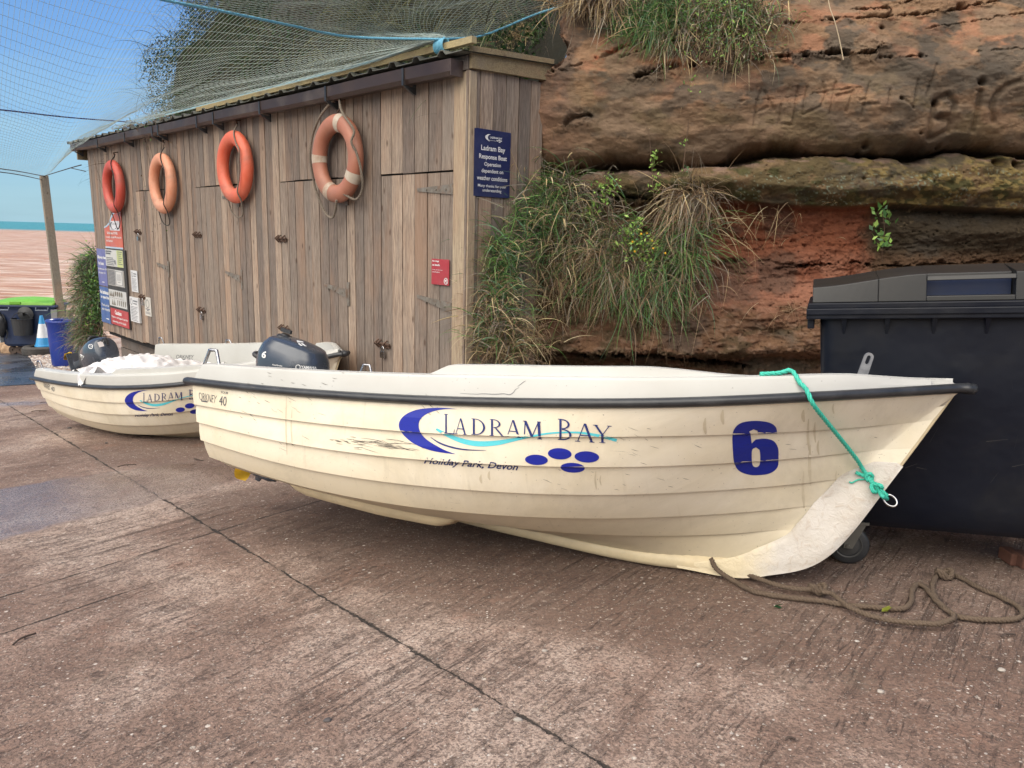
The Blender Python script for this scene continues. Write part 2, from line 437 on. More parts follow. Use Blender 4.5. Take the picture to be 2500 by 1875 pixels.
    vb = t.voro(P, 60); h = t.math('ADD', h, t.math('MULTIPLY', t.rng(vb, .35, .1), .25))
    h = t.math('SUBTRACT', h, t.math('MULTIPLY', jt, 3.0))
    nb = t.bump(h, 1.0, .014); nb.node.inputs['Strength'].default_value = 1; t.L(t.rng(w, 0, 1, 1, .22), nb.node.inputs['Strength'])
    return t.fin(col, rough, 0, .5, nb)
def build_ground():
    xs = np.concatenate([np.linspace(-24, -7, 60)[:-1], np.linspace(-7, 4, 150)[:-1], np.linspace(4, 16, 30)])
    ys = np.concatenate([np.linspace(-8, 0, 20)[:-1], np.linspace(0, 8, 120)[:-1], np.linspace(8, 27, 60)])
    X, Y = np.meshgrid(xs, ys); s = (-X + Y) / math.sqrt(2)
    Z = gz(X, Y) + (fbm(X * 1.3, Y * 1.3, 3, 5) - .5) * .012
    # wet film zones (real puddled water): ellipses in ground coordinates
    wet = np.zeros_like(X)
    def W(px, py, rx, ry, rot, amp):
        c = on_ground(px, py); d = np.stack([X - c[0], Y - c[1]], -1); cr, sr = math.cos(rot), math.sin(rot)
        a = d[..., 0] * cr + d[..., 1] * sr; b = -d[..., 0] * sr + d[..., 1] * cr
        nonlocal wet; wet = np.maximum(wet, amp * np.clip(1.35 - np.sqrt((a / rx)**2 + (b / ry)**2), 0, 1))
    g = math.atan2(.794, .608)
    W(120, 1225, 1.35, .62, g, 1.1); W(-60, 1260, 1.3, .75, g, 1.1); W(380, 1190, 1.0, .45, g, .9); W(60, 985, 1.2, .5, .2, .55); W(190, 950, .7, .4, 0, .55)
    wet_film = wet; wet = np.zeros_like(X)  # wet is reused next to collect the mud and painted shade
    W(1250, 1380, 1.8, .62, -.50, .95); W(1900, 1480, 1.4, .55, -.25, 1.0); W(2450, 1430, 1.1, .6, 0, 1.1); W(760, 1250, 1.1, .6, -.5, .8); W(480, 1110, 1.5, .6, -.4, .75); W(1000, 1480, .5, .25, .8, .5)  # muddy patches, plus shade painted below the boats and the big bin
    mud_shade = wet; wet = wet_film
    ny, nx = X.shape; idx = np.arange(nx * ny).reshape(ny, nx)
    f = np.stack([idx[:-1, :-1], idx[:-1, 1:], idx[1:, 1:], idx[1:, :-1]], -1).reshape(-1, 4)
    sc = ((-X + Y) / math.sqrt(2))[:-1, :-1].ravel()
    f = f[sc < 24.6]
    mesh_obj('ground', np.stack([X, Y, Z], -1).reshape(-1, 3), f, ground_mat(), smooth=True, attr={'wet': wet.ravel(), 'mud_shade': mud_shade.ravel()}, kind='structure')
build_ground()
def build_added_bank():
    # added bank out of view behind the camera, blocks low light and darkens reflections
    xs = np.linspace(-34, 44, 60); ys = np.linspace(-60, -6.5, 50); X, Y = np.meshgrid(xs, ys)
    k = sstep(-8, -24, Y); Z = gz(X, Y) * (1 - k) - .06 + k * (7.0 + 3.0 * (fbm(X * .12, Y * .12, 4, 701) - .3)) * sstep(-34, -14, X)
    ny, nx = X.shape; idx = np.arange(nx * ny).reshape(ny, nx)
    f = np.stack([idx[:-1, :-1], idx[:-1, 1:], idx[1:, 1:], idx[1:, :-1]], -1).reshape(-1, 4)
    mesh_obj('added_bank', np.stack([X, Y, Z], -1).reshape(-1, 3), f, simple('added_bank_grass', (.055, .065, .03, 1), (.09, .075, .045, 1), .95, bump=.5, bscale=4, bdist=.1), smooth=True, kind='structure')
build_added_bank()

# ------------------------------------------------------------------ sea
def build_sea():
    t = NT('muddy_sea'); P = t.co()
    sep = t.N('ShaderNodeSeparateXYZ'); t.L(P, sep.inputs[0])
    st = t.N('ShaderNodeMapping'); st.inputs['Scale'].default_value = (.22, .95, 1); st.inputs['Rotation'].default_value = (0, 0, .30); t.L(P, st.inputs[0])
    n1 = t.noise(st.outputs[0], 1.0, 5, .6, .6); n2 = t.noise(st.outputs[0], .22, 4, .6, .5); n3 = t.noise(st.outputs[0], 4.5, 3, .6)
    col = t.ramp(n1, [(.36, (.25, .11, .05, 1)), (.46, (.33, .195, .12, 1)), (.56, (.39, .27, .19, 1)), (.67, (.58, .47, .39, 1))])
    col = t.mix(t.rng(n2, .5, .7, 0, .5), col, (.36, .16, .075, 1))
    d = t.math('ADD', sep.outputs[1], t.math('MULTIPLY', n2, 60))
    far = t.rng(d, 330, 430, 0, 1, True)
    col = t.mix(far, col, t.mix(t.rng(n1, .45, .65), (.035, .16, .18, 1), (.07, .24, .25, 1)))
    foam = t.math('MULTIPLY', t.rng(t.noise(st.outputs[0], .9, 6, .75, 1.2), .67, .72), .8)
    col = t.mix(foam, col, (.8, .74, .7, 1))
    h = t.math('ADD', n1, t.math('MULTIPLY', n3, .25))
    nb = t.bump(h, .9, .45)
    m = t.fin(col, .45, 0, .22, nb)
    ys = np.concatenate([np.linspace(18, 60, 120)[:-1], np.geomspace(60, 5000, 60)])
    us = np.linspace(-1.25, .55, 110)
    U, Y = np.meshgrid(us, ys); X = U * (Y + 6)
    Z = -2.35 + .10 * (fbm(X * .35 + Y * .1, Y * .9, 3, 3) - .5) * np.clip(60 / Y, 0, 1)
    ny, nx = X.shape; idx = np.arange(nx * ny).reshape(ny, nx)
    f = np.stack([idx[:-1, :-1], idx[:-1, 1:], idx[1:, 1:], idx[1:, :-1]], -1).reshape(-1, 4)
    mesh_obj('sea', np.stack([X, Y, Z], -1).reshape(-1, 3), f, m, smooth=True, kind='structure')
build_sea()

# ------------------------------------------------------------------ cliff (red sandstone)
CLP = np.array([0.25, 6.5, 0]); CLN = np.array([.9, 3.75, 0]); CLN /= np.linalg.norm(CLN)
def cl_plane(px, py): return on_plane(px, py, CLN, CLP)
Zm = 2.765; Z3 = 3.16
def R3(*p): return [(1250 + x / Z3, y / Z3) for x, y in p]
def R4(*p): return [(1800 + x / Z3, y / Z3) for x, y in p]
C1 = [(1250, 440)] + R3((430, 1340), (560, 1320), (700, 1290), (950, 1290), (1330, 1300), (1600, 1280), (2000, 1190)) + R4((300, 1190), (700, 1205), (1300, 1215), (1500, 1200), (1600, 1165), (2000, 1185), (2212, 1215)) + [(2700, 400), (6500, 470)]
CRACKS = [  # polyline, half width px, depth m
 (R3((980, 640), (1080, 625), (1150, 600), (1240, 570), (1500, 540), (1700, 530), (1950, 500)) + R4((200, 500), (330, 490), (500, 480), (700, 465), (820, 478), (1000, 470), (1030, 430)), 3.6, .10),
 (R4((230, 262), (300, 245), (500, 215), (800, 190), (1200, 165), (1400, 150), (1700, 90), (1780, 68), (2000, 20)), 2.4, .05),
 (R4((850, 100), (1150, 90), (1250, 62), (1370, 5)), 2.6, .06), (R4((1150, 90), (1165, 120), (1130, 165)), 2.0, .05),
 (R3((690, 510), (850, 430), (1000, 400)), 3.5, .04), (R3((870, 505), (960, 470), (1080, 430)), 2, .03),
 (R3((620, 0), (400, 60), (372, 200), (420, 330), (465, 400), (420, 540), (370, 600), (330, 590)), 4, .06),
 (R3((400, 600), (470, 600), (500, 570), (700, 510)), 1.8, .03), (R3((450, 1000), (520, 950), (640, 925)), 3.5, .05),
 (R3((1010, 170), (1100, 90), (1210, 20)), 3, .05),
 (R4((1030, 500), (1380, 500)), 1.2, .03), (R4((1400, 270), (1700, 215), (2212, 120)), 1.2, .025), (R4((1750, 470), (2212, 430)), 1.3, .02),
 (R4((0, 830), (300, 800), (900, 730)), 1.5, .012),
 ([(1440, 478), (1480, 486), (1545, 482), (1600, 490), (1700, 480)], 4.5, .10),
 ([(1900, 655), (1990, 650), (2060, 640), (2200, 652), (2500, 640)], 4, .06), ([(1290, 868), (1400, 858), (1600, 860), (1700, 880), (1820, 900)], 7, .12),
 ([(1720, 640), (1850, 636), (2000, 655)], 2.5, .03), ([(1700, 560), (1800, 585), (1950, 590)], 2.5, .025),
]
CARVE = [R4((165, 740), (130, 860), (115, 1000)), R4((190, 750), (225, 820), (262, 885)), R4((130, 905), (215, 865)), R4((315, 850), (302, 985), (400, 992), (442, 720)),
 R4((505, 720), (470, 920)), R4((620, 690), (645, 780), (600, 870), (480, 922)), R4((715, 690), (690, 800), (668, 918)), R4((715, 790), (815, 772)),
 R4((835, 760), (790, 905)), R4((965, 690), (930, 800), (900, 940)), R4((885, 832), (915, 820)), R4((905, 862), (1015, 858)), R4((1110, 750), (1090, 862)), R4((1185, 810), (1275, 882)), R4((1275, 882), (1310, 680)), R4((1435, 575), (1370, 800))]
CARVEW = [R4((1435, 850), (1415, 960), (1412, 1090)), R4((1440, 830), (1530, 790), (1590, 850), (1570, 930), (1450, 955)), R4((1480, 950), (1570, 970), (1555, 1040), (1440, 1090)),
 R4((1772, 765), (1760, 900), (1745, 1030)), R4((2050, 690), (1950, 725), (1885, 790), (1860, 880), (1890, 965))]
HOLES = [(R4((1775, 697))[0], 9, .09), (R4((1440, 850))[0], 8, .08), (R4((1070, 265))[0], 5, .06), (R4((1695, 78))[0], 10, .10), (R4((960, 1140))[0], 9, .12), (R4((1520, 1148))[0], 7, .09),
 (R4((1352, 1060))[0], 4, .05), (R4((1120, 502))[0], 4, .06), (R4((1340, 498))[0], 6, .08), (R4((1187, 817))[0], 5, .05), (R4((275, 255))[0], 6, .08), (R4((1265, 500))[0], 2.2, .04), (R4((1362, 150))[0], 4, .04),
 (R3((680, 507))[0], 3, .04), (R3((475, 480))[0], 3, .03), (R4((170, 1625))[0], 5, .06), (R4((1045, 503))[0], 4, .05), (R4((1080, 500))[0], 3.5, .05), (R4((2130, 1275))[0], 13, .20), (R4((1990, 1260))[0], 15, .2), (R4((940, 1390))[0], 4, .04)]
def seg_dist(X, Y, pl, pad):
    """distance (px) to polyline, only computed near it"""
    D = np.full(X.shape, 1e3); A = np.array(pl)
    m = (X > A[:, 0].min() - pad) & (X < A[:, 0].max() + pad) & (Y > A[:, 1].min() - pad) & (Y < A[:, 1].max() + pad)
    x = X[m]; y = Y[m]; d = np.full(x.shape, 1e3)
    for (x0, y0), (x1, y1) in zip(A[:-1], A[1:]):
        t = np.clip(((x - x0) * (x1 - x0) + (y - y0) * (y1 - y0)) / ((x1 - x0)**2 + (y1 - y0)**2 + 1e-9), 0, 1)
        d = np.minimum(d, np.hypot(x0 + t * (x1 - x0) - x, y0 + t * (y1 - y0) - y))
    D[m] = d; return D
def rock_disp(X, Y):
    """outward displacement in metres at photo-plane position X,Y"""
    a = np.array(C1); yc = np.interp(X, a[:, 0], a[:, 1]); t = Y - yc
    out = np.zeros_like(X)
    up = t < 0
    # upper bed: a wide swelling face that rolls under at its foot
    roll = .17 * np.exp(np.minimum(t, 0) / 20.0) + .10 * np.exp(np.minimum(t, 0) / 90.0)
    bulge = .16 * np.exp(-((Y - 250) / 150.0)**2) - np.where(Y < 150, (150 - Y) * .0006, 0)
    out = np.where(up, .16 + bulge - roll, out)
    # crack deep inside
    # mossy bed below the crack
    low_edge = np.interp(X, [1200, 1400, 1700, 1745, 1900, 2050, 2110, 2140, 2500, 3000], [560, 500, 490, 485, 500, 505, 500, 495, 512, 530])
    tb = Y - low_edge
    bed = .20 + .05 * np.sin((X - 1500) / 170.) - .20 * np.exp(-np.maximum(t, 0) / 16.) - .15 * sstep(-45, 5, tb)
    out = np.where(~up & (tb < 5), bed, out)
    rec = np.interp(X, [1200, 1650, 1750, 2100, 2150, 2500, 3000], [.0, .0, -.06, -.08, -.20, -.22, -.2])
    low = rec + .22 * sstep(660, 780, Y) * sstep(2300, 2050, X) + .05 * sstep(800, 840, Y) - .26 * sstep(845, 890, Y)
    low = low + .12 * np.exp(-((Y - 560) / 40.)**2) * sstep(2140, 2180, X)
    k = sstep(-2, 14, tb); out = np.where(~up, out * (1 - k) + low * k, out)
    n1 = fbm(X / 190, Y / 95, 5, 21) - .5; n2 = fbm(X / 46, Y / 24, 5, 33) - .5; n3 = fbm(X / 9, Y / 6, 4, 44) - .5
    lam = fbm(X / 160 + 3, (Y + X * .10) / 7.0, 4, 51) - .5                    # bedding laminae
    rough = np.where(up, .45, 1.0) + .9 * sstep(-2, 14, tb)
    chunk = np.abs(fbm((X + 20 * n1) / 38, (Y) / 20, 4, 61) - .5)
    out = out + .20 * n1 + .042 * n2 * rough + .013 * n3 * rough + .013 * lam * rough - .06 * chunk * sstep(0, 14, tb) * sstep(1650, 1750, X + (Y - 500) * .3)
    wob = (fbm(X / 20, Y / 20, 5, 71, .65) - .5) * 15
    d = seg_dist(X, Y + wob * .6, C1, 60); wv = 2 + 16 * sstep(.3, .75, fbm(X / 60, Y * 0, 4, 75, .6))
    out = out - .26 * np.exp(-(d / wv)**2)
    for pl, w, dep in CRACKS:
        d = seg_dist(X, Y + wob, pl, 40); nn_ = fbm(X / 22, Y / 22, 5, 81, .65); ww = w * (.12 + 1.5 * sstep(.36, .68, nn_))
        out = out - dep * 1.3 * np.exp(-(d / (ww * .95))**1.3) * sstep(.30, .45, nn_) + dep * .25 * np.exp(-((d - ww * 2.5) / (ww * 2))**2) * (rough > 0)
    for pl in CARVE: out = out - .018 * np.exp(-(seg_dist(X, Y, pl, 20) / 3.2)**2)
    for pl in CARVEW: out = out - .040 * np.exp(-(seg_dist(X, Y, pl, 30) / 6.5)**2)
    for (hx, hy), r, dep in HOLES: out = out - dep * np.exp(-((X - hx)**2 + ((Y - hy) * 1.3)**2) / r**2)
    pits = vnoise(X / 5.5, Y / 5.0, 91); out = out - .012 * sstep(.80, .93, pits) * rough
    # left lobe of the upper bed leans away
    out = out - .25 * sstep(1400, 1330, X) * sstep(140, 60, Y)
    return out, t, tb
def lerp3(a, b, k): return a * (1 - k[..., None]) + np.array(b) * k[..., None]
def rock_col(X, Y, t, tb):
    up = t < 0
    n1 = fbm(X / 150, Y / 80, 5, 101); n2 = fbm(X / 55, Y / 30, 5, 111); n3 = fbm(X / 14, Y / 8, 5, 121); st = fbm(X / 260, Y / 9, 4, 131)
    c = np.zeros(X.shape + (3,)) + np.array([.275, .19, .125])
    c = lerp3(c, [.33, .225, .145], sstep(.45, .62, n1))
    c = lerp3(c, [.37, .19, .125], sstep(.47, .60, n2) * .6 * sstep(330, 200, Y))
    c = lerp3(c, [.24, .19, .14], sstep(.48, .60, fbm(X / 110 + 9, Y / 60, 5, 141)) * .8)
    c = lerp3(c, [.115, .105, .090], sstep(.555, .64, fbm(X / 70 + 5, Y / 42, 6, 151)) * .85)
    c = lerp3(c, [.19, .165, .075], sstep(.54, .66, fbm(X / 90 + 55, Y / 60, 5, 161)) * .6 * sstep(150, 330, Y))
    c = lerp3(c, [.20, .155, .115], sstep(180, 330, Y) * .55)
    c = lerp3(c, [.42, .24, .17], sstep(1480, 1300, X) * .5 * up)           # pink left lobe
    c = lerp3(c, [.40, .19, .10], np.exp(-((X - 1640) / 70)**2 - ((Y - 172) / 14)**2) * .8)
    c = lerp3(c, [.36, .14, .08], np.exp(-(seg_dist(X, Y, CRACKS[4][0], 60) / 11)**2) * sstep(.4, .6, n3))
    c = c * (0.84 + .32 * st[..., None])
    # mossy bed
    k = sstep(0, 10, t) * sstep(30, -5, tb)
    m = np.zeros_like(c) + np.array([.115, .095, .050])
    m = lerp3(m, [.20, .145, .085], sstep(.50, .62, n2) * .8); m = lerp3(m, [.07, .075, .03], sstep(.5, .62, fbm(X / 45 + 70, Y / 25, 5, 171)) * .9)
    m = lerp3(m, [.25, .205, .085], sstep(.5, .62, n3) * sstep(2020, 2150, X) * .8)
    m = lerp3(m, [.30, .22, .19], sstep(.5, .58, fbm(X / 40, Y / 14, 4, 181)) * sstep(40, 10, t) * .8)
    sp = vnoise(X / 4.2, Y / 3.8, 191); m = lerp3(m, [.27, .36, .30], sstep(.70, .84, sp) * sstep(.46, .60, fbm(X / 70, Y / 30, 3, 201)) * sstep(1640, 1780, X) * sstep(30, 60, t) * .75)
    c = c * (1 - k[..., None]) + m * k[..., None]
    # red mudstone recess
    k = sstep(-4, 10, tb) * sstep(2160, 2110, X + (n2 - .5) * 60) * sstep(1560, 1720, X)
    r = np.zeros_like(c) + np.array([.27, .105, .060]); r = lerp3(r, [.33, .165, .115], sstep(590, 680, Y + (n1 - .5) * 60)); r = lerp3(r, [.22, .085, .05], sstep(.5, .64, n2) * .8)
    c = c * (1 - k[..., None]) + r * k[..., None]
    # dark damp recess on the right
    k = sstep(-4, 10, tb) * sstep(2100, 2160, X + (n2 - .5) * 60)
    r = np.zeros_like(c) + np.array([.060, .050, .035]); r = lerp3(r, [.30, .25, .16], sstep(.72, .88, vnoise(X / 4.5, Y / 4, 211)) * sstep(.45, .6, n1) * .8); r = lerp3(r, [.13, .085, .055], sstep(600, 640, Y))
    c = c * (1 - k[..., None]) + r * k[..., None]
    # lower rock
    k = sstep(-4, 10, tb) * np.maximum(sstep(1720, 1560, X), sstep(700, 790, Y + (n2 - .5) * 90))
    r = np.zeros_like(c) + np.array([.15, .088, .056]); r = lerp3(r, [.20, .125, .078], sstep(.48, .62, n2) * .8); r = lerp3(r, [.10, .075, .045], sstep(.48, .6, fbm(X / 60 + 31, Y / 26, 5, 221)) * .9); r = lerp3(r, [.26, .19, .15], sstep(.56, .64, n3) * .4)
    c = c * (1 - k[..., None]) + r * k[..., None]
    c = c * (.78 + .44 * n3[..., None]) * np.array([.80, .72, .65])
    c = lerp3(c, [.06, .052, .042], sstep(.52, .66, fbm(X / 120 + 40, Y / 75, 6, 231, .6)) * .55)
    return np.clip(c, .01, .9)
def cliff_mat():
    t = NT('sandstone'); P = t.co((1, 1, 1.6)); c = t.attr('col')
    f = t.noise(P, 38, 6, .7); g = t.noise(P, 140, 3, .7)
    c = t.mix(t.rng(f, .35, .65, .5, 0), c, t.mix(1.0, c, (.55, .52, .50, 1), 'MULTIPLY'))
    c = t.mix(t.rng(g, .5, .7, 0, .35), c, t.mix(1.0, c, (1.5, 1.45, 1.4, 1), 'MULTIPLY'))
    nb = t.bump(t.math('ADD', f, t.math('MULTIPLY', g, .5)), .7, .015)
    return t.fin(c, .92, 0, .25, nb)
def build_cliff():
    xs = np.concatenate([np.arange(1060, 1290, 7.0), np.arange(1290, 2530, 2.0), 2530 + np.geomspace(3, 3200, 70)])
    ys = np.concatenate([-np.geomspace(5000, 20, 60), np.arange(-18, 905, 2.0), np.arange(906, 1260, 9.0)])
    X, Y = np.meshgrid(xs, ys)
    # plane position: azimuth from px (at the horizon row), height from py along that azimuth
    D = (X[..., None] - 1250) * cam_r - (Y[..., None] - 937.5) * cam_u + F * fwd
    T = ((CLP - CP) @ CLN) / (D @ CLN)
    P = CP + D * T[..., None]
    # rays above the frame grow steeply: clamp height by mapping rows beyond the frame linearly
    yi = np.searchsorted(ys, -18)
    base = P[yi]                          # row at the top of the dense part
    for r in range(yi):
        k = (yi - r) / yi
        P[r] = base + np.array([0, 0, 1.0]) * (10.5 * k) + CLN * (1.2 * k)
    Yn = Y.copy()
    for r in range(yi): Yn[r] = -18 - (yi - r) * 38
    d, t, tb = rock_disp(X, Yn)
    P = P - CLN * d[..., None]
    P[..., 2] = np.maximum(P[..., 2], -1.2)
    c = rock_col(X, Yn, t, tb)
    ny, nx = X.shape; idx = np.arange(nx * ny).reshape(ny, nx)
    f = np.stack([idx[:-1, :-1], idx[1:, :-1], idx[1:, 1:], idx[:-1, 1:]], -1).reshape(-1, 4)
    # drop what lies left of the lobe edge so the ivy slope shows through
    edge = np.interp(Yn[:-1, :-1], [-2000, 0, 25, 63, 100, 127, 150, 177, 200, 260, 330, 420, 900], [1560, 1378, 1374, 1369, 1378, 1394, 1392, 1372, 1340, 1310, 1300, 1290, 1150])
    Xe = X[:-1, :-1]; keep = (Xe >= edge - 1).ravel()
    o = mesh_obj('cliff', P.reshape(-1, 3), f[keep], cliff_mat(), smooth=True, attr={'col': c.reshape(-1, 3)}, kind='structure')
    return o
cliff = build_cliff()
def cliff_pt(px, py, out=0.0):
    """point on the rock face"""
    d, _, _ = rock_disp(np.array([float(px)]), np.array([float(py)]))
    return cl_plane(px, py) - CLN * (d[0] + out)
# block that closes the cliff behind the shed and carries on as the planted slope
HQ0 = -5.0; HLEAN = .42
HN = WN + np.array([0, 0, HLEAN])
HP = WN * HQ0 + np.array([0, 0, 2.6])
sil = [(515, -60), (508, 0), (500, 60), (470, 110), (440, 150), (425, 190), (405, 230), (393, 285)]
SE = []
for p_ in sil:
    q_ = on_plane(*p_, HN, HP); SE.append((q_[2], q_ @ WU - A0))
SE = sorted([(-1.0, SE[-1][1] + .9), (1.5, SE[-1][1] + .5)] + SE + [(SE[0][0] + 3.5, SE[0][1] - .3), (14.0, SE[0][1] - 1.2)])
def hill_pt(a, z, out=0.0):
    q = HQ0 - HLEAN * (z - 2.6) * np.where(z < 2.6, .2, 1)
    P = (np.asarray(a)[..., None] + A0) * WU + (np.asarray(q) + out)[..., None] * WN; P[..., 2] += z; return P
def build_hill():
    z = np.concatenate([np.linspace(-2, 7, 90)[:-1], np.linspace(7, 13.5, 20)]); s = np.linspace(0, 1, 160)
    Zg, Sg = np.meshgrid(z, s, indexing='ij')
    am = np.interp(Zg, [p[0] for p in SE], [p[1] for p in SE])
    lo = .25; A = lo + (am - lo) * Sg
    n = fbm(A * .9, Zg * .9, 5, 301) - .5
    edge = sstep(.93, 1.0, Sg)
    out = n * .9 - edge * 1.6
    P = hill_pt(A, Zg, out)
    P = np.concatenate([P, (P[:, -1:] - WN * 3.5)], 1)
    ny, nx = P.shape[:2]; idx = np.arange(nx * ny).reshape(ny, nx)
    f = np.stack([idx[:-1, :-1], idx[1:, :-1], idx[1:, 1:], idx[:-1, 1:]], -1).reshape(-1, 4)
    m = simple('slope_earth', (.014, .015, .009, 1), (.026, .022, .014, 1), .95, bump=.5, bscale=20, bdist=.03)
    mesh_obj('hill', P.reshape(-1, 3), f, m, smooth=True, kind='structure')
build_hill()

# ------------------------------------------------------------------ materials for objects
def wood_mat(name, c1=(.275, .218, .172, 1), c2=(.415, .342, .275, 1), c3=(.115, .085, .068, 1), axis=2, warm=(.30, .185, .12, 1), rough=.85):
    t = NT(name); tin = t.attr('tint')
    sc = [26, 26, 26]; sc[axis] = 1.3
    off = t.N('ShaderNodeVectorMath', operation='MULTIPLY_ADD'); t.L(tin, off.inputs[0]); off.inputs[1].default_value = (37, 19, 53); t.L(t.tc.outputs['Object'], off.inputs[2])
    mp = t.N('ShaderNodeMapping'); mp.inputs['Scale'].default_value = sc; t.L(off.outputs[0], mp.inputs[0]); P = mp.outputs[0]
    g = t.noise(P, 1.5, 5, .65, 1.6); gf = t.noise(P, 6, 3, .7, .3)
    m2 = t.N('ShaderNodeMapping'); s2 = [3, 3, 3]; s2[axis] = .9; m2.inputs['Scale'].default_value = s2; t.L(off.outputs[0], m2.inputs[0]); big = t.noise(m2.outputs[0], 1.0, 5, .6)
    col = t.mix(t.rng(g, .36, .62), c3, c1); col = t.mix(t.rng(gf, .38, .62), t.mix(.4, col, c3), t.mix(.45, col, c2))
    ts = t.N('ShaderNodeSeparateColor'); t.L(tin, ts.inputs[0])
    col = t.mix(t.rng(ts.outputs[0], 0, .8, .95, 0), col, t.mix(1.0, col, (.62, .62, .66, 1), 'MULTIPLY'))
    col = t.mix(t.rng(ts.outputs[0], .55, 1, 0, .7), col, t.mix(1.0, col, (1.5, 1.42, 1.34, 1), 'MULTIPLY'))
    col = t.mix(t.math('MULTIPLY', t.rng(big, .5, .72), .6), col, warm)
    col = t.mix(t.math('MULTIPLY', t.rng(big, .46, .30), .5), col, (.16, .145, .13, 1))
    kn = t.N('ShaderNodeMapping'); s3 = [7, 7, 7]; s3[axis] = 3.2; kn.inputs['Scale'].default_value = s3; t.L(off.outputs[0], kn.inputs[0])
    kv = t.voro(kn.outputs[0], 1.0); k = t.rng(kv, .12, .05); col = t.mix(t.math('MULTIPLY', k, .8), col, (.075, .045, .03, 1))
    nv = t.bump(t.math('ADD', g, t.math('MULTIPLY', gf, .5)), .5, .003)
    return t.fin(col, rough, 0, .3, nv)
M_board = wood_mat('weathered_boards'); M_post = wood_mat('weathered_post', (.30, .25, .185, 1), (.42, .36, .26, 1), (.17, .13, .095, 1))
M_fascia = wood_mat('fascia_timber', (.27, .215, .125, 1), (.36, .29, .17, 1), (.15, .11, .065, 1), axis=0)
M_batten = wood_mat('new_batten', (.33, .285, .155, 1), (.41, .36, .21, 1), (.22, .18, .10, 1), axis=0)
M_dark = simple('dark_void', (.012, .010, .009, 1), rough=.95, bump=0)
M_gutter = simple('brown_gutter', (.036, .021, .017, 1), (.055, .034, .028, 1), .42, dirt=(.20, .17, .14, 1), dirt_amt=.5, scale=3)
M_hinge = simple('galvanised_hinge', (.26, .235, .20, 1), (.15, .125, .10, 1), .6, .5, dirt=(.22, .10, .05, 1), dirt_amt=.7, scale=20)
M_rust = simple('rusty_iron', (.13, .075, .05, 1), (.07, .045, .035, 1), .8, .3, scale=60, bump=.5)
M_steel = simple('stainless', (.45, .45, .46, 1), (.34, .34, .36, 1), .24, 1.0, scale=30, bump=.05)
M_roof = simple('roof_sheet', (.15, .155, .14, 1), (.09, .095, .085, 1), .75, dirt=(.10, .115, .05, 1), dirt_amt=.8, scale=4)
M_white = simple('gelcoat_white', (.74, .745, .71, 1), (.68, .685, .65, 1), .34, dirt=(.42, .37, .29, 1), dirt_amt=.25, scale=3, bump=.04)
M_blackrub = simple('black_rubber', (.022, .024, .027, 1), (.035, .037, .041, 1), .36, dirt=(.12, .12, .12, 1), dirt_amt=.25, scale=12)
M_ringrope = simple('old_cord', (.22, .18, .14, 1), (.14, .115, .09, 1), .9, scale=80, bump=.6)
M_dcord = simple('dark_cord', (.05, .045, .04, 1), (.03, .027, .025, 1), .9, scale=80, bump=.6)
def hull_mat():
    t = NT('clinker_gelcoat'); P = t.co()
    n = t.noise(P, 2.2, 6, .65, .3); sep = t.N('ShaderNodeSeparateXYZ'); t.L(P, sep.inputs[0])
    col = t.mix(t.rng(n, .35, .7), (.78, .72, .595, 1), (.72, .64, .475, 1))
    # lower hull: yellowed gelcoat, with brown bounce off the ground painted in
    lo = t.rng(t.math('MULTIPLY_ADD', n, .12, sep.outputs[2]), .42, .20)
    col = t.mix(t.math('MULTIPLY', lo, .55), col, (.50, .41, .25, 1))
    # vertical run marks
    st = t.N('ShaderNodeMapping'); st.inputs['Scale'].default_value = (13, 1, 1.0); t.L(P, st.inputs[0])
    run = t.math('MULTIPLY', t.rng(t.noise(st.outputs[0], 1.6, 5, .7), .60, .72), t.rng(t.noise(P, 1.4, 3), .45, .62))
    col = t.mix(t.math('MULTIPLY', run, .35), col, (.42, .36, .25, 1))
    # scrapes running fore and aft
    s2 = t.N('ShaderNodeMapping'); s2.inputs['Scale'].default_value = (3.2, 1, 60); t.L(P, s2.inputs[0])
    sc = t.math('MULTIPLY', t.rng(t.noise(s2.outputs[0], 1.5, 6, .8, .6), .665, .69), t.rng(t.noise(P, 1.9, 3), .50, .60))
    col = t.mix(t.math('MULTIPLY', sc, .75), col, (.10, .09, .08, 1))
    bg_ = t.noise(P, 1.1, 7, .75, .8); col = t.mix(t.rng(bg_, .50, .68, 0, .30), col, (.36, .31, .22, 1))
    s3 = t.N('ShaderNodeMapping'); s3.inputs['Scale'].default_value = (1.5, 1, 12); s3.inputs['Rotation'].default_value = (0, .4, 0); t.L(P, s3.inputs[0])
    sc2 = t.math('MULTIPLY', t.rng(t.noise(s3.outputs[0], 6, 5, .85, 1.2), .70, .72), t.rng(t.noise(P, 2.6, 3), .48, .60)); col = t.mix(t.math('MULTIPLY', sc2, .7), col, (.16, .14, .12, 1))
    sp = t.rng(t.noise(P, 90, 2, .5), .72, .75); col = t.mix(t.math('MULTIPLY', sp, .6), col, (.16, .13, .10, 1))
    nb = t.bump(t.noise(P, 7, 3), .12, .004)
    return t.fin(col, t.rng(n, .3, .7, .30, .42), 0, .45, nb)
M_hull = hull_mat()
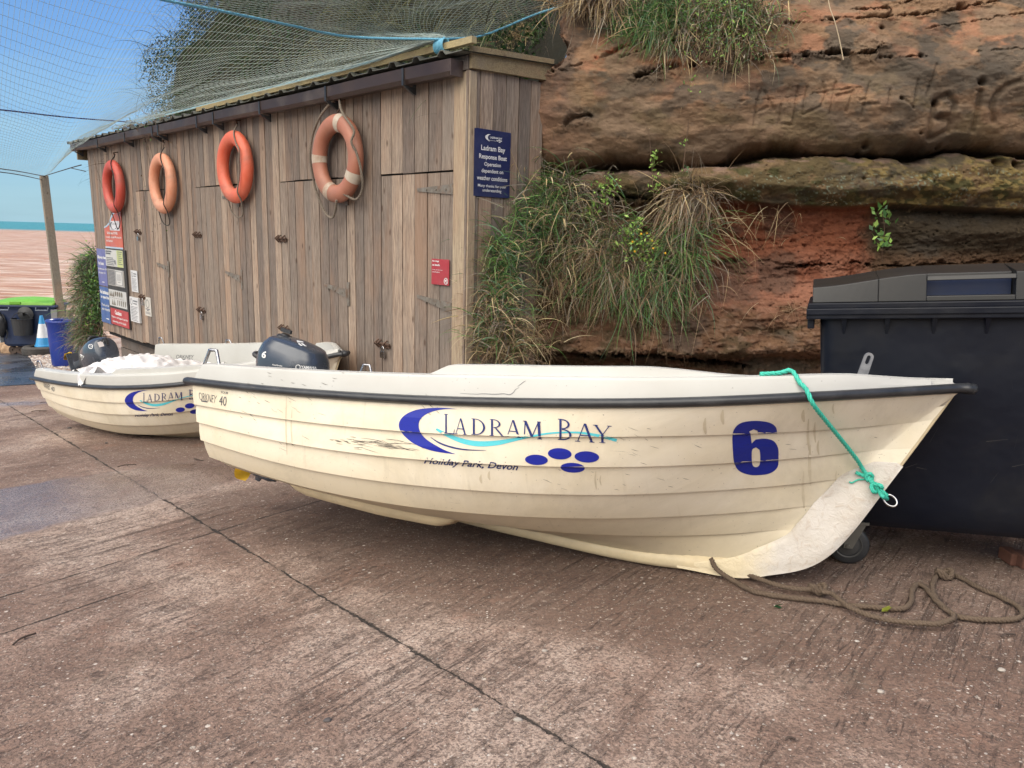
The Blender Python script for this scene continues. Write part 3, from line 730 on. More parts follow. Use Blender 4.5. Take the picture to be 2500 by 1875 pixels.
def gunwale_mat():
    t = NT('gunwale_gelcoat'); P = t.co(); n = t.noise(P, 2.5, 5, .6)
    col = t.mix(t.rng(n, .35, .7), (.49, .49, .465, 1), (.44, .435, .405, 1))
    s2 = t.N('ShaderNodeMapping'); s2.inputs['Scale'].default_value = (2.2, 2, 34); t.L(P, s2.inputs[0])
    sc = t.math('MULTIPLY', t.rng(t.noise(s2.outputs[0], 1.6, 6, .8, .8), .66, .69), t.rng(t.noise(P, 2.3, 3), .48, .58))
    col = t.mix(t.math('MULTIPLY', sc, .6), col, (.20, .18, .16, 1))
    sp = t.rng(t.noise(P, 70, 2, .5), .73, .77); col = t.mix(t.math('MULTIPLY', sp, .6), col, (.12, .11, .10, 1))
    return t.fin(col, .36, 0, .45, t.bump(t.noise(P, 9, 3), .12, .004))
M_gun = gunwale_mat()
M_guard = simple('rough_white_guard', (.60, .57, .52, 1), (.53, .49, .43, 1), .5, scale=6, bump=1.0, bscale=24, bdist=.006, dirt=(.42, .33, .25, 1), dirt_amt=.35)
def guard_mat():
    t = NT('worn_white_guard'); P = t.co(); n = t.noise(P, 6, 6, .7, .3); g = t.noise(P, 26, 5, .7, .8)
    sx = t.N('ShaderNodeSeparateXYZ'); t.L(P, sx.inputs[0])
    wh = t.mix(t.rng(n, .35, .65), (.62, .59, .55, 1), (.55, .505, .445, 1)); wh = t.mix(t.rng(g, .54, .66, 0, .5), wh, (.45, .36, .28, 1))
    k = t.rng(t.math('MULTIPLY_ADD', n, .35, sx.outputs[0]), 2.90, 3.15, 0, 1, True)
    return t.fin(t.mix(k, (.68, .585, .40, 1), wh), t.rng(n, .3, .7, .38, .6), 0, .4, t.bump(g, .8, .008))
M_guard = guard_mat()
M_keel = simple('keel_gelcoat', (.70, .60, .40, 1), (.62, .51, .32, 1), .45, scale=5, bump=.2, bscale=40, dirt=(.33, .27, .19, 1), dirt_amt=.5)
def decal_mat(name, c, wear=.6, under=(.66, .60, .48, 1)):
    t = NT(name); P = t.co(); s2 = t.N('ShaderNodeMapping'); s2.inputs['Scale'].default_value = (9, 3, 60); t.L(P, s2.inputs[0])
    w = t.rng(t.noise(s2.outputs[0], 1.5, 6, .8, .7), wear, wear + .03)
    d = t.rng(t.noise(s2.outputs[0], 2.3, 5, .8), .60, .64)
    col = t.mix(w, c, under); col = t.mix(t.math('MULTIPLY', d, .5), col, (.02, .02, .04, 1))
    return t.fin(col, .4, 0, .4)
M_navy = decal_mat('navy_vinyl', (.012, .022, .30, 1), .71); M_teal = decal_mat('turquoise_vinyl', (.10, .56, .64, 1), .68)
M_name = decal_mat('name_vinyl', (.02, .035, .16, 1), .70); M_ink = decal_mat('dark_script', (.018, .03, .12, 1), .9)
M_grey = decal_mat('grey_print', (.09, .095, .11, 1), .69)
M_wht = simple('white_print', (.75, .75, .74, 1), rough=.5, bump=0)

# ------------------------------------------------------------------ shed
shed = empty('shed', tuple(wall(0, -.17)), label='long narrow weathered timber boat store with four doors under a brown gutter', cat='shed')
def boards(mb, a0, a1, z0, z1, w=.135, out=0.0, fn=wall, slant=None, th=.02):
    n = max(1, int(round((a1 - a0) / w))); e = np.linspace(a0, a1, n + 1); e[1:-1] += rng.uniform(-.012, .012, n - 1)
    for i in range(n):
        g = .0045; o = out + rng.uniform(-.003, .004); zz0 = z0 + rng.uniform(-.006, .006); tilt = rng.uniform(-.003, .003)
        tn = float(rng.uniform(0, 1))
        a, b = e[i] + g, e[i + 1] - g
        p = []
        for z in (zz0, z1):
            s = tilt if z == z1 else 0
            sh = slant(z) if slant and i == n - 1 else 0
            for aa, oo in ((a, o - th), (b, o - th), (b, o), (a, o)):
                ex = sh if aa == b else 0
                p.append(fn(aa + s + ex, z, oo))
        mb.hexa(p, tn)
DOORS = [(.176, 1.134), (1.676, 2.914), (3.882, 5.042), (6.073, 7.131)]
fw = MB(); LEFT = 9.24
prev = None; spans = []
edges = [(.0, .172, True)]
cur = .176
wallspans = [(1.138, 1.672), (2.918, 3.878), (5.046, 6.069), (7.135, LEFT)]
for i, (a0, a1) in enumerate(wallspans):
    boards(fw, a0, a1, -.17, 2.66, slant=(lambda z: -.16 + .17 * (z + .17) / 2.83) if i == 3 else None)
for (a0, a1) in DOORS: boards(fw, a0, a1, 1.978, 2.66, w=.155 if a0 < 1 else .14)
fw.build('front_wall', M_board, shed, True)
bk = MB(); bk.wbox(.05, LEFT - .2, -.15, 2.66, -.06, -.03); bk.wbox(.05, LEFT - .2, -.15, 2.6, -.75, -.70)
bk.build('wall_lining', M_dark, shed, True)
for a0, a1 in DOORS:
    d = MB(); boards(d, a0 + .004, a1 - .004, -.15, 1.966, w=.155 if a0 < 1 else .145, out=.003); do = d.build('door', M_board, shed, True)
    # strap hinges on the right-hand (low a) edge, bolts on the left
    for z, drop in ((1.84, .005), (.95, .06)):
        h = MB(); ln = .44 if a0 < 1 else .40
        h.hexa([wall(a, zz, o) for o in (.006, .012) for a, zz in ((a0 + .0, z - .038), (a0 + ln, z - .012 + drop), (a0 + ln, z + .012 + drop), (a0 + .0, z + .038))])
        h.wbox(a0 - .045, a0 - .004, z - .105, z + .105, .004, .014)
        h.tube([wall(a0 - .002, z - .04, .016), wall(a0 - .002, z + .04, .016)], .009, 6)
        for q in (.08, .2, .32): h.tube([wall(a0 + q, z + drop * q, .010), wall(a0 + q, z + drop * q, .018)], .008, 6, tint=.2)
        h.build('hinge', M_hinge, do, True)
    for z in ((1.40, .49) if a0 > .5 else (.545,)):
        b = MB(); a = a1 - .045
        b.wbox(a - .09, a + .10, z - .012, z + .012, .004, .020); b.tube([wall(a - .10, z + .02, .025), wall(a + .09, z + .02, .025)], .010, 6)
        for q in (-.05, .04, .08): b.tube([wall(a + q, z - .02, .01), wall(a + q + .01, z + .02, .05), wall(a + q, z + .05, .01)], .008, 6)
        bo = b.build('bolt', M_rust, do, True)
        if z < 1 or a0 > 5:
            p = MB(); p.box(wall(a - .005, z - .075, .03), .05, .022, .055, (WU, WN, (0, 0, 1))); p.tube(smooth_path([wall(a - .022, z - .05, .03), wall(a - .022, z - .02, .03), wall(a - .005, z - .002, .03), wall(a + .012, z - .02, .03), wall(a + .012, z - .05, .03)], 3), .0045, 6)
            p.build('padlock', M_steel, do, True)
    if a0 > .5 and a0 < 5:
        pass
cp = MB(); cp.wbox(-.012, .166, -.20, 2.655, -.05, .016, .9); cp.build('corner_post', M_post, shed, True, bevel=.003)
sw = MB(); boards(sw, -.03, .75, -.20, 2.68, w=.125, out=.0, fn=side); sw.build('side_wall', M_board, shed, True)
fb = MB(); p = [side(-.02, 2.665, .004), side(.82, 2.70, .004), side(.82, 2.70, .034), side(-.02, 2.665, .034), side(-.02, 2.815, .004), side(.82, 2.862, .004), side(.82, 2.862, .034), side(-.02, 2.815, .034)]
fb.hexa(p); fb.build('bargeboard', M_fascia, shed, True, bevel=.002)
ef = MB(); ef.wbox(.0, 9.46, 2.66, 2.755, .002, .030, .3); ef.build('eaves_board', wood_mat('eaves_timber', (.16, .135, .12, 1), (.22, .19, .165, 1), (.09, .07, .06, 1), axis=0), shed, True)
# profiled roof sheet
rf = MB(); pr = []; a = -.06
while a < 9.55:
    for da, dz in ((0, 0), (.19, .0), (.215, .032), (.255, .032), (.28, 0)): pr.append((a + da, 2.762 + dz + rng.uniform(-.003, .003)))
    a += .30
ra = []
for o, up in ((.135, 0), (-.85, .06)):
    ra.append([wall(a, z + up, o + rng.uniform(-.008, .008) * (o > 0)) for a, z in pr]); 
top = ra; bot = [[q - np.array([0, 0, .006]) for q in r] for r in ra]
v = top[0] + top[1] + bot[0] + bot[1]; n = len(pr); f = []
for i in range(n - 1):
    f += [(i, i + 1, n + i + 1, n + i), (2*n + i, 3*n + i, 3*n + i + 1, 2*n + i + 1), (i, 2*n + i, 2*n + i + 1, i + 1)]
rf.add(v, f); rf.build('roof', M_roof, shed, True)
# end board at the far end of the eaves
eb = MB(); eb.wbox(9.40, 9.45, 2.50, 2.80, -.6, .10); eb.build('end_board', M_fascia, shed, True)
# gutter
gt = MB(); sec = [(.034, 2.715), (.034, 2.64), (.055, 2.612), (.115, 2.612), (.140, 2.64), (.142, 2.722), (.134, 2.722), (.132, 2.645), (.110, 2.622), (.060, 2.622), (.042, 2.645), (.042, 2.715)]
rings = [[wall(a, z + .004 * math.sin(a * 2.1) + (a * .002), o) for o, z in sec] for a in np.linspace(.055, 9.62, 50)]
gt.loft(rings); gt.wbox(.050, .058, 2.61, 2.72, .034, .142); g = gt.build('gutter', M_gutter, shed, True)
for a in (.62, 1.75, 3.0, 4.1, 4.55, 5.75, 5.95, 7.0, 8.2, 9.35):
    b = MB(); b.loft([[wall(aa, z, o) for o, z in ((.03, 2.725), (.03, 2.55), (.045, 2.55), (.150, 2.605), (.150, 2.728), (.144, 2.728), (.144, 2.61), (.045, 2.60), (.04, 2.725))] for aa in (a - .012, a + .012)])
    b.build('gutter_bracket', M_blackrub, g, True)
# timber base under the floor
pb = MB()
for a0, a1 in ((.2, 2.4), (2.4, 4.7), (4.7, 6.9), (6.9, 8.75)):
    for k, (z0, z1) in enumerate(((-.42, -.24), (-.62, -.43), (-.82, -.63), (-1.05, -.83))):
        pb.wbox(a0 + .01, a1 - .01, z0, z1, -.22 + .01 * k, -.14 + .01 * k, float(rng.uniform(.0, .5)))
pb.build('timber_base', wood_mat('base_timber', (.17, .145, .125, 1), (.24, .205, .175, 1), (.10, .08, .065, 1), axis=0), shed, True)
jb = MB(); jb.wbox(.1, 9.0, -.24, -.17, -.70, -.05, .1); jb.build('dark_gap_fill', M_dark, shed, True)  # near-black filler painted as the shade in the gap below the boards

# batten tied along the roof edge
bt = MB()
def beam(mb, A, B, w, h, tint=.5):
    A = np.asarray(A, float); B = np.asarray(B, float); d = B - A; L = np.linalg.norm(d); d /= L; y = np.cross([0, 0, 1], d); y /= np.linalg.norm(y); z = np.cross(d, y)
    mb.box((A + B) / 2, L, w, h, (d, y, z), tint)
beam(bt, wall(-.10, 2.835, .06), wall(4.6, 2.805, .10), .045, .045, .8); bt.build('net_batten', M_batten, None, label='pale yellow timber batten lying along the front edge of the shed roof', cat='batten')

# ------------------------------------------------------------------ signs
def flat(name, a0, a1, z0, z1, col, parent=None, out=.006, th=.006, rough=.4, **k):
    m = MB(); m.wbox(min(a0, a1), max(a0, a1), z0, z1, out, out + th)
    c2 = tuple(x * .82 for x in col[:3]) + (1,)
    return m.build(name, simple(name + '_face', col, c2, rough, scale=5, bump=.05, dirt=(.25, .22, .2, 1), dirt_amt=.25), parent, parent is not None, bevel=.001, **k)
def wtext(parent, vf, aL, aR, z0, z1, out, mat, name='lettering', zr=None):
    """2-D mesh laid on the wall between aL (left) and aR (right)"""
    v, f = fit_box(vf, aL, z0, aR, z1)
    P = [wall(a, z, out) for a, z in v]
    return mesh_obj(name, P, f, mat, parent, True)
def ellipse(cx, cy, rx, ry, n=28, rot=0): return [(cx + rx * math.cos(k * 2 * math.pi / n) * math.cos(rot) - ry * math.sin(k * 2 * math.pi / n) * math.sin(rot), cy + rx * math.cos(k * 2 * math.pi / n) * math.sin(rot) + ry * math.sin(k * 2 * math.pi / n) * math.cos(rot)) for k in range(n)]
def ring2d(cx, cy, r, w, n=28): return fill2d([ellipse(cx, cy, r, r, n), ellipse(cx, cy, r - w, r - w, n)])
def rect2d(x0, y0, x1, y1): return np.array([(x0, y0), (x1, y0), (x1, y1), (x0, y1)], float), [(0, 1, 2, 3)]
def fit_lines(lines, x0, x1, ytop, lh, bold=.02, align='C', shear=0):
    """list of (text, relative height) -> merged 2-D mesh, each line fitted by height"""
    out = []; y = ytop
    for body, h, wfrac in lines:
        if body:
            vf = text2d(body, bold); w = (x1 - x0) * wfrac; cx = (x0 + x1) / 2
            if align == 'C': out.append(fit_box(vf, cx - w / 2, y - h, cx + w / 2, y))
            else: out.append(fit_box(vf, x0, y - h, x0 + w, y))
        y -= h + lh
    return merge2d(out)
# blue sign on the side wall
M_bluesign = rgb(24, 30, 78)
bs = MB(); bs.hexa([side(d, z, o) for z in (1.789, 2.272) for d, o in ((.028, .005), (.398, .005), (.398, .012), (.028, .012))])
bsign = bs.build('sign', simple('sign_navy', (.012, .018, .085, 1), (.008, .012, .06, 1), .35, scale=4, bump=.03, dirt=(.3, .3, .34, 1), dirt_amt=.12), None, bevel=.003, label='navy blue response boat notice board on the side of the shed', cat='sign')
def side_map(v, f, mat, name, out=.0135):
    P = [side(.028 + .37 * x, 1.789 + .483 * y, out) for x, y in v]
    # child coordinates: the sign's object matrix is identity
    return mesh_obj(name, P, f, mat, bsign, True)
bl = merge2d([fit_box(text2d('Ladram Bay', .018), .19, .665, .84, .765), fit_box(text2d('Response Boat', .018), .14, .545, .89, .635), fit_box(text2d('Operation', .012), .28, .445, .73, .52),
              fit_box(text2d('dependent on', .012), .21, .345, .80, .42), fit_box(text2d('weather conditions', .012), .09, .25, .92, .315), fit_box(text2d('Many thanks for your', .005), .12, .135, .89, .19), fit_box(text2d('understanding', .005), .25, .065, .76, .125)])
side_map(*bl, M_wht, 'lettering')
side_map(*merge2d([fill2d([[(.44, .935), (.36, .93), (.30, .905), (.29, .88), (.32, .855), (.42, .825), (.37, .86), (.36, .89), (.38, .915)]]), fit_box(text2d('LADRAM BAY', .02), .42, .875, .75, .905), fit_box(text2d('Holiday Park, Devon', .01), .36, .838, .58, .852),
   fill2d([ellipse(.62, .852, .028, .008)]), fill2d([ellipse(.67, .862, .028, .008)]), fill2d([ellipse(.72, .856, .028, .008)]), fill2d([ellipse(.68, .838, .026, .008)])]), M_wht, 'emblem')
# red "no dogs" sign on the nearest door
nd = flat('sign', .203, .419, 1.12, 1.318, (.36, .035, .045, 1), out=.012, label='small red no dogs on beach sign on the nearest shed door', cat='sign')
wtext(nd, merge2d([fit_box(text2d('No dogs', .03), 0, .82, .45, .90), fit_box(text2d('on beach.', .03), 0, .68, .52, .76), fit_box(text2d('Thank you for your', .01), 0, .50, .70, .55), fit_box(text2d('consideration', .01), 0, .42, .50, .465), rect2d(.9995, .0, 1.0, .001)]), .408, .222, 1.13, 1.308, .0195, M_wht)
dg = [(.18, .25), (.25, .25), (.28, .5), (.55, .5), (.58, .25), (.66, .25), (.68, .62), (.80, .72), (.76, .82), (.62, .80), (.55, .66), (.30, .66), (.18, .78), (.15, .6)]
wtext(nd, merge2d([ring2d(.5, .5, .5, .09)]), .262, .212, 1.128, 1.178, .0195, M_wht, 'pictogram')
wtext(nd, merge2d([fill2d([dg])]), .252, .224, 1.138, 1.168, .0197, M_wht, 'pictogram')
wtext(nd, (np.array([(0, 1), (.12, 1), (1, 0), (.88, 0)]), [(0, 1, 2, 3)]), .255, .220, 1.135, 1.171, .0199, M_wht, 'pictogram')
# the notice board at the far end and its panels
nb_ = MB(); nb_.wbox(7.70, 8.62, -.03, 1.14, .004, .028, .1); nboard = nb_.build('notice_board', simple('board_dark', (.035, .033, .032, 1), rough=.6), None, label='dark backing board carrying a column of beach notices at the far end of the shed', cat='notice board')
# red curved-top sign
t_ = fill2d([[(0, 0), (1, 0), (1, 1.0), (.72, 1.0), (.56, .96), (.44, .86), (.30, .70), (.14, .62), (0, .58)]])
v, f = fit_box(t_, 8.62, 1.15, 7.80, 1.70)
def plate(vf, out, th, name, mat, parent=None, **k):
    v, f = vf; P = [wall(a, z, out + th) for a, z in v] + [wall(a, z, out) for a, z in v]; n = len(v)
    from collections import Counter
    ed = Counter(); 
    for q in f:
        for i in range(len(q)): ed[tuple(sorted((q[i], q[(i+1) % len(q)])))] += 1
    ff = list(f) + [tuple(n + i for i in reversed(q)) for q in f] + [(a, b, n + b, n + a) for (a, b), c in ed.items() if c == 1]
    return mesh_obj(name, P, ff, mat, parent, parent is not None, **k)
def signmat(n, c1, c2, wear=(.45, .4, .4, 1)):
    return simple(n, c1, c2, .4, scale=3.5, bump=.03, dirt=wear, dirt_amt=.3)
rs = plate((v, f), .008, .008, 'sign', signmat('sign_red_top', (.42, .055, .035, 1), (.50, .11, .055, 1)), label='tall red sign with a curved top and white logo panel, topmost on the shed end', cat='sign')
be, bf = fit_box(fill2d([[(0, .58), (.14, .62), (.30, .70), (.44, .86), (.56, .96), (.72, 1.0), (1, 1.0), (1, .965), (.75, .965), (.60, .925), (.49, .83), (.34, .66), (.16, .58), (0, .54)]]), 8.62, 1.447, 7.80, 1.70)
plate((be, bf), .016, .003, 'border', signmat('sign_border', (.30, .40, .50, 1), (.35, .45, .55, 1)), rs)
q_ = MB(); q_.wbox(7.80, 8.62, 1.15, 1.175, .016, .019); q_.build('border', signmat('sign_border2', (.30, .40, .50, 1), (.35, .45, .55, 1)), rs, True)
q_ = MB(); q_.wbox(7.89, 8.36, 1.42, 1.56, .016, .019); lp_ = q_.build('logo_panel', signmat('panel_white', (.62, .60, .62, 1), (.55, .54, .57, 1)), rs, True)
wtext(lp_, merge2d([fill2d([[(.34, 1), (.14, .93), (0, .7), (.02, .45), (.16, .2), (.36, .05), (.2, .3), (.14, .55), (.2, .8)]]), fill2d([ellipse(.62, .22, .06, .07)]), fill2d([ellipse(.78, .34, .06, .07)]), fill2d([ellipse(.92, .24, .06, .07)]), fill2d([ellipse(.8, .12, .06, .07)]), rect2d(.12, .06, .5, .1)]), 8.33, 7.92, 1.43, 1.55, .0205, M_grey, 'emblem')
wtext(lp_, text2d('Ladram Bay', .0), 8.22, 7.98, 1.50, 1.53, .0205, M_grey)
wtext(rs, merge2d([fit_box(text2d('Grid Reference: SY 097 852', .02), .10, .72, .78, .95), fit_box(text2d('In an emergency dial 999 and ask for', .02), 0, .35, 1, .56), fit_box(text2d('the Coastguard', .02), .02, 0, .42, .22)]), 8.57, 7.84, 1.24, 1.40, .018, M_wht)
# left blue-purple slipway sign
sl = flat('sign', 8.65, 9.13, .545, 1.125, (.12, .13, .32, 1), out=.006, label='faded blue and purple slipway fees sign at the far left of the shed', cat='sign')
wtext(sl, merge2d([fit_box(text2d('Slipway fees', .03), .1, .74, 1, .86), fit_box(text2d('for boats', .03), .14, .58, .72, .68), fit_box(text2d('Resident price - £20', .01), .08, .42, 1, .49), fit_box(text2d('Daily launch - £5', .01), .1, .30, .82, .37), rect2d(.4, .05, .66, .07)]), 9.10, 8.67, .60, 1.02, .0135, M_wht)
inf = flat('sign', 7.78, 8.60, .88, 1.13, (.50, .50, .48, 1), out=.030, label='pale information notice with a yellow-green right strip, below the curved red sign', cat='sign')
q_ = MB(); q_.wbox(7.782, 8.05, .882, 1.128, .0365, .0385); q_.build('strip', signmat('strip_green', (.46, .50, .20, 1), (.40, .45, .18, 1)), inf, True)
wtext(inf, merge2d([rect2d(.0, .92, .34, .97), rect2d(0, .84, .28, .89)] + [rect2d(.02, .70 - i * .06, .42 + .05 * (i % 3), .725 - i * .06) for i in range(5)] + [rect2d(.70, .94 - i * .07, .96 - .04 * (i % 3), .965 - i * .07) for i in range(7)] + [rect2d(.5, .5 , .55, .65)]), 8.57, 7.80, .90, 1.115, .0395, M_grey, 'print')
gd = flat('notice', 7.79, 8.56, .585, .835, (.34, .33, .31, 1), out=.030, label='grey notice of small boxed tables with a framed sheet, third down the board', cat='notice')
wtext(gd, merge2d([rect2d(0, i / 11, .5, i / 11 + .045) for i in range(11)]), 8.53, 7.95, .60, .82, .0375, M_grey, 'print')
wtext(gd, merge2d([rect2d(.04 + i * .09, 0, .052 + i * .09, 1) for i in range(6)] + [rect2d(.999, 0, 1, .01)]), 8.53, 7.83, .60, .82, .0379, M_grey, 'print')
q_ = MB(); q_.wbox(7.81, 8.16, .60, .83, .0365, .048); q2 = q_.build('frame', signmat('fr_w', (.55, .55, .53, 1), (.5, .5, .48, 1)), gd, True)
wtext(q2, merge2d([rect2d(0, 0, 1, .03), rect2d(0, .97, 1, 1), rect2d(0, .03, .06, .97), rect2d(.94, .03, 1, .97), rect2d(.3, .2, .7, .23)] + [rect2d(.2, .35 + .06 * i, .8, .365 + .06 * i) for i in range(8)]), 8.14, 7.83, .612, .818, .0495, M_grey, 'print')
pc = flat('sign', 7.75, 8.57, .268, .522, (.50, .51, .50, 1), out=.030, label='white sign with two rows of safety pictograms, between the grey notice and red caution sign', cat='sign')
tri = lambda x, y: (np.array([(x - .05, y - .16), (x + .05, y - .16), (x, y + .17)], float), [(0, 1, 2)])
wtext(pc, merge2d([tri(.08 + .1 * i, .74) for i in range(3)] + [ring2d(0, 0, 1, .2) for _ in range(0)] + [(np.array(ellipse(.40 + .12 * i, .76, .045, .14)), [tuple(range(28))]) for i in range(4)] + [tri(.2, .28), tri(.32, .28)] + [(np.array([(.46 + .11 * i, .12), (.50 + .11 * i, .16), (.535 + .11 * i, .42), (.49 + .11 * i, .44)], float), [(0, 1, 2, 3)]) for i in range(5)] + [rect2d(.05 + .12 * i, .5, .13 + .12 * i, .52) for i in range(7)]), 8.54, 7.78, .29, .51, .0375, simple('pictogram_ink', (.10, .13, .11, 1), (.16, .10, .06, 1), .5, scale=30), 'pictogram')
ca = flat('sign', 7.72, 8.545, -.02, .232, (.40, .035, .04, 1), out=.030, label='red caution sign reading no lifeguard service, lowest on the notice board', cat='sign')
wtext(ca, merge2d([fit_box(text2d('Caution', .035), .30, .66, .68, .95), fit_box(text2d('There is no lifeguard service', .015), .08, .36, 1, .54), fit_box(text2d('operating on this beach', .015), .14, .06, .90, .24)]), 8.52, 7.76, .01, .21, .0375, M_wht)
bb = flat('sign', 8.56, 9.12, -.045, .528, (.045, .11, .30, 1), out=.008, label='blue no barbecues or open fires sign, below the slipway fees sign', cat='sign')
wtext(bb, merge2d([fit_box(text2d('No barbecues', .03), 0, .78, .92, .90), fit_box(text2d('or open fires.', .03), .05, .62, .92, .74), fit_box(text2d('Thank you for', .01), .06, .40, .82, .49), fit_box(text2d('your cooperation.', .01), .06, .27, 1, .37), rect2d(.42, .04, .7, .065)]), 9.09, 8.58, .02, .48, .0155, M_wht)
for (a0, a1, z0, z1, lb) in ((7.28, 7.55, .555, .862, 'upper white notice with a prohibition symbol, right of the notice board'), (7.24, 7.61, .115, .475, 'white framed notice sheet beside the red caution sign'), (6.80, 7.05, .25, .515, 'small white card notice with a round symbol, rightmost of the notices')):
    w_ = flat('notice', a0, a1, z0, z1, (.60, .61, .62, 1) if a0 > 7 else (.55, .53, .48, 1), out=.006, th=.008 if z1 > .5 else .03, label=lb, cat='notice')
    oo = .0155 if z1 > .5 else .0375
    if a0 < 7: wtext(w_, merge2d([ring2d(.5, .80, .30, .05), fit_box(text2d('NOT SHOWN', .03), .1, .36, .9, .44), fit_box(text2d('SIGN', .03), .3, .26, .7, .34)]) if False else merge2d([ring2d(.5, .74, .28, .05), rect2d(.15, .36, .85, .42), rect2d(.35, .27, .65, .33)] + [rect2d(.1, .18 - .05 * i, .9, .20 - .05 * i) for i in range(3)]), a1 - .03, a0 + .03, z0 + .03, z1 - .03, oo, M_grey, 'print')
    else: wtext(w_, merge2d([ring2d(.2, .86, .13, .03), rect2d(.42, .88, .95, .93), rect2d(.42, .78, .85, .82)] + [rect2d(.08, .66 - .06 * i, .9 - .1 * (i % 3), .68 - .06 * i) for i in range(10)]), a1 - .03, a0 + .03, z0 + .02, z1 - .02, oo, M_grey, 'print')

# ------------------------------------------------------------------ life rings
def ring_mat(n, c, c2, d=(.16, .10, .07, 1), da=.5):
    return simple(n, c, c2, .5, scale=6, bump=.12, bscale=40, dirt=d, dirt_amt=da)
RINGS = [(1.671, 2.126, (.34, .125, .075, 1), (.40, .17, .11, 1), 'brown-orange life ring with four pale bands, nearest the corner of the shed'),
         (3.733, 2.143, (.62, .10, .045, 1), (.66, .17, .10, 1), 'bright orange-red life ring with cord over its right edge, second from the shed corner'),
         (5.849, 2.035, (.62, .24, .13, 1), (.68, .34, .22, 1), 'faded salmon pink life ring with muddy inner edge, on the shed front'),
         (7.778, 2.042, (.46, .055, .035, 1), (.52, .10, .07, 1), 'red life ring hanging furthest along the shed above the notice board')]
for i, (a, z, c1, c2, lb) in enumerate(RINGS):
    e = empty('life_ring', tuple(wall(a, z, .09)), label=lb, cat='life ring', group='life rings hung along the shed front')
    nb2 = 64; mb = MB(); rings = []
    for k in range(nb2):
        an = 2 * math.pi * k / nb2; ca_, sa_ = math.cos(an), math.sin(an); R = .298; rr = .077
        rings.append([wall(a + (R + rr * math.cos(q)) * ca_, z + (R + rr * math.cos(q)) * sa_, .09 + .062 * math.sin(q)) for q in np.linspace(0, 2 * math.pi, 20, endpoint=False)])
    mb.loft(rings + [rings[0]], cap=False); mb.build('ring_body', ring_mat('ring_paint%d' % i, c1, c2), e, True, True)
    if i == 0:
        for an0 in (75, 178, 248, 330):
            b = MB(); rg = []
            for an in np.radians(np.linspace(an0 - 7, an0 + 7, 6)):
                rg.append([wall(a - (.298 + .0795 * math.cos(q)) * math.cos(an), z + (.298 + .0795 * math.cos(q)) * math.sin(an), .09 + .0645 * math.sin(q)) for q in np.linspace(0, 2 * math.pi, 20, endpoint=False)])
            b.loft(rg, cap=False); b.build('band', simple('ring_band', (.52, .46, .38, 1), (.42, .34, .26, 1), .7, scale=12, dirt=(.25, .13, .08, 1), dirt_amt=.7), e, True, True)
    cr = MB()
    fz = lambda an, r, o: wall(a - r * math.cos(an), z + r * math.sin(an), o)
    if i == 0:
        pts = smooth_path([fz(math.radians(q), rr2, o) for q, rr2, o in ((90, .55, .05), (108, .44, .12), (125, .40, .14), (150, .42, .12), (172, .40, .13), (195, .43, .10), (215, .47, .08), (240, .52, .07), (262, .50, .10), (280, .36, .14))], 6)
        rope_mb(cr, pts, .011)
        pts = smooth_path([fz(math.radians(q), rr2, o) for q, rr2, o in ((90, .56, .05), (75, .44, .12), (55, .40, .15), (30, .41, .14), (18, .36, .16), (5, .37, .13), (-15, .42, .11), (-35, .46, .08), (-52, .44, .08), (-62, .34, .13))], 6)
        rope_mb(cr, pts, .011)
    else:
        pts = smooth_path([fz(math.radians(q), rr2, o) for q, rr2, o in ((88, .44, .05), (70, .36, .14), (48, .31, .16), (25, .33, .17), (0, .28, .17), (-25, .30, .17), (-50, .34, .17), (-62, .40, .12), (-78, .50, .07), (-95, .60 if i == 3 else .52, .06), (-112, .50, .06), (-125, .40, .08), (-150, .40, .07))], 6)
        cr.tube(pts, .008 if i == 1 else .0065, 6)
    cr.build('grab_rope', M_ringrope if i < 2 else M_dcord, e, True, True)
    hk = MB(); ht = {0: 2.60, 1: 2.60, 2: 2.545, 3: 2.50}[i]
    hk.tube(smooth_path([wall(a, ht + .03, .0), wall(a, ht + .02, .045), wall(a - .02, ht - .01, .06), wall(a - .03, ht + .02, .07)], 4), .007, 6)
    hk.tube(smooth_path([wall(a, ht, .04), wall(a + .012, (ht + z + .37) / 2, .05), wall(a, z + .37, .09)], 5), .006, 6, cap=True)
    hk.build('hanging_hook', M_rust, e, True, True)

# ------------------------------------------------------------------ clinker boat
ST = np.array([0, .25, .5, .72, .86, 1.0])
HB = np.array([[0.728,0.8183,0.8334,0.6926,0.445,0.0279],[0.6919,0.7955,0.8152,0.6554,0.3765,0.0178],[0.6626,0.7745,0.7871,0.6075,0.3181,0.0174],[0.6247,0.7272,0.7289,0.5293,0.2596,0.0171],[0.5544,0.6406,0.631,0.4212,0.1911,0.0171],[0.3963,0.4605,0.4527,0.2836,0.1225,0.0181]])
HZ = np.array([[0.6479,0.6608,0.7069,0.7828,0.8582,0.9457],[0.5463,0.5384,0.575,0.6524,0.7192,0.7978],[0.4499,0.4211,0.4499,0.5149,0.5815,0.666],[0.3517,0.307,0.326,0.3822,0.4433,0.5261],[0.2596,0.204,0.2087,0.2549,0.3094,0.3889],[0.1998,0.1562,0.1393,0.149,0.1834,0.2539]])
HX = np.array([3.608,3.4491,3.3285,3.2201,3.1048,2.962])
KXs = np.array([0.0,0.827,1.654,2.481,2.8945,3.184,3.3907,3.6388]); KZs = np.array([0.095,0.0493,0.0004,-0.0147,0.0323,0.1977,0.551,1.0206])
def keel_z(x): return crv(KXs, KZs, x)
def stem_x(z):          # x of the stem face at height z
    xs = np.linspace(2.6, 3.66, 200); zz = keel_z(xs); return np.interp(z, zz, xs)
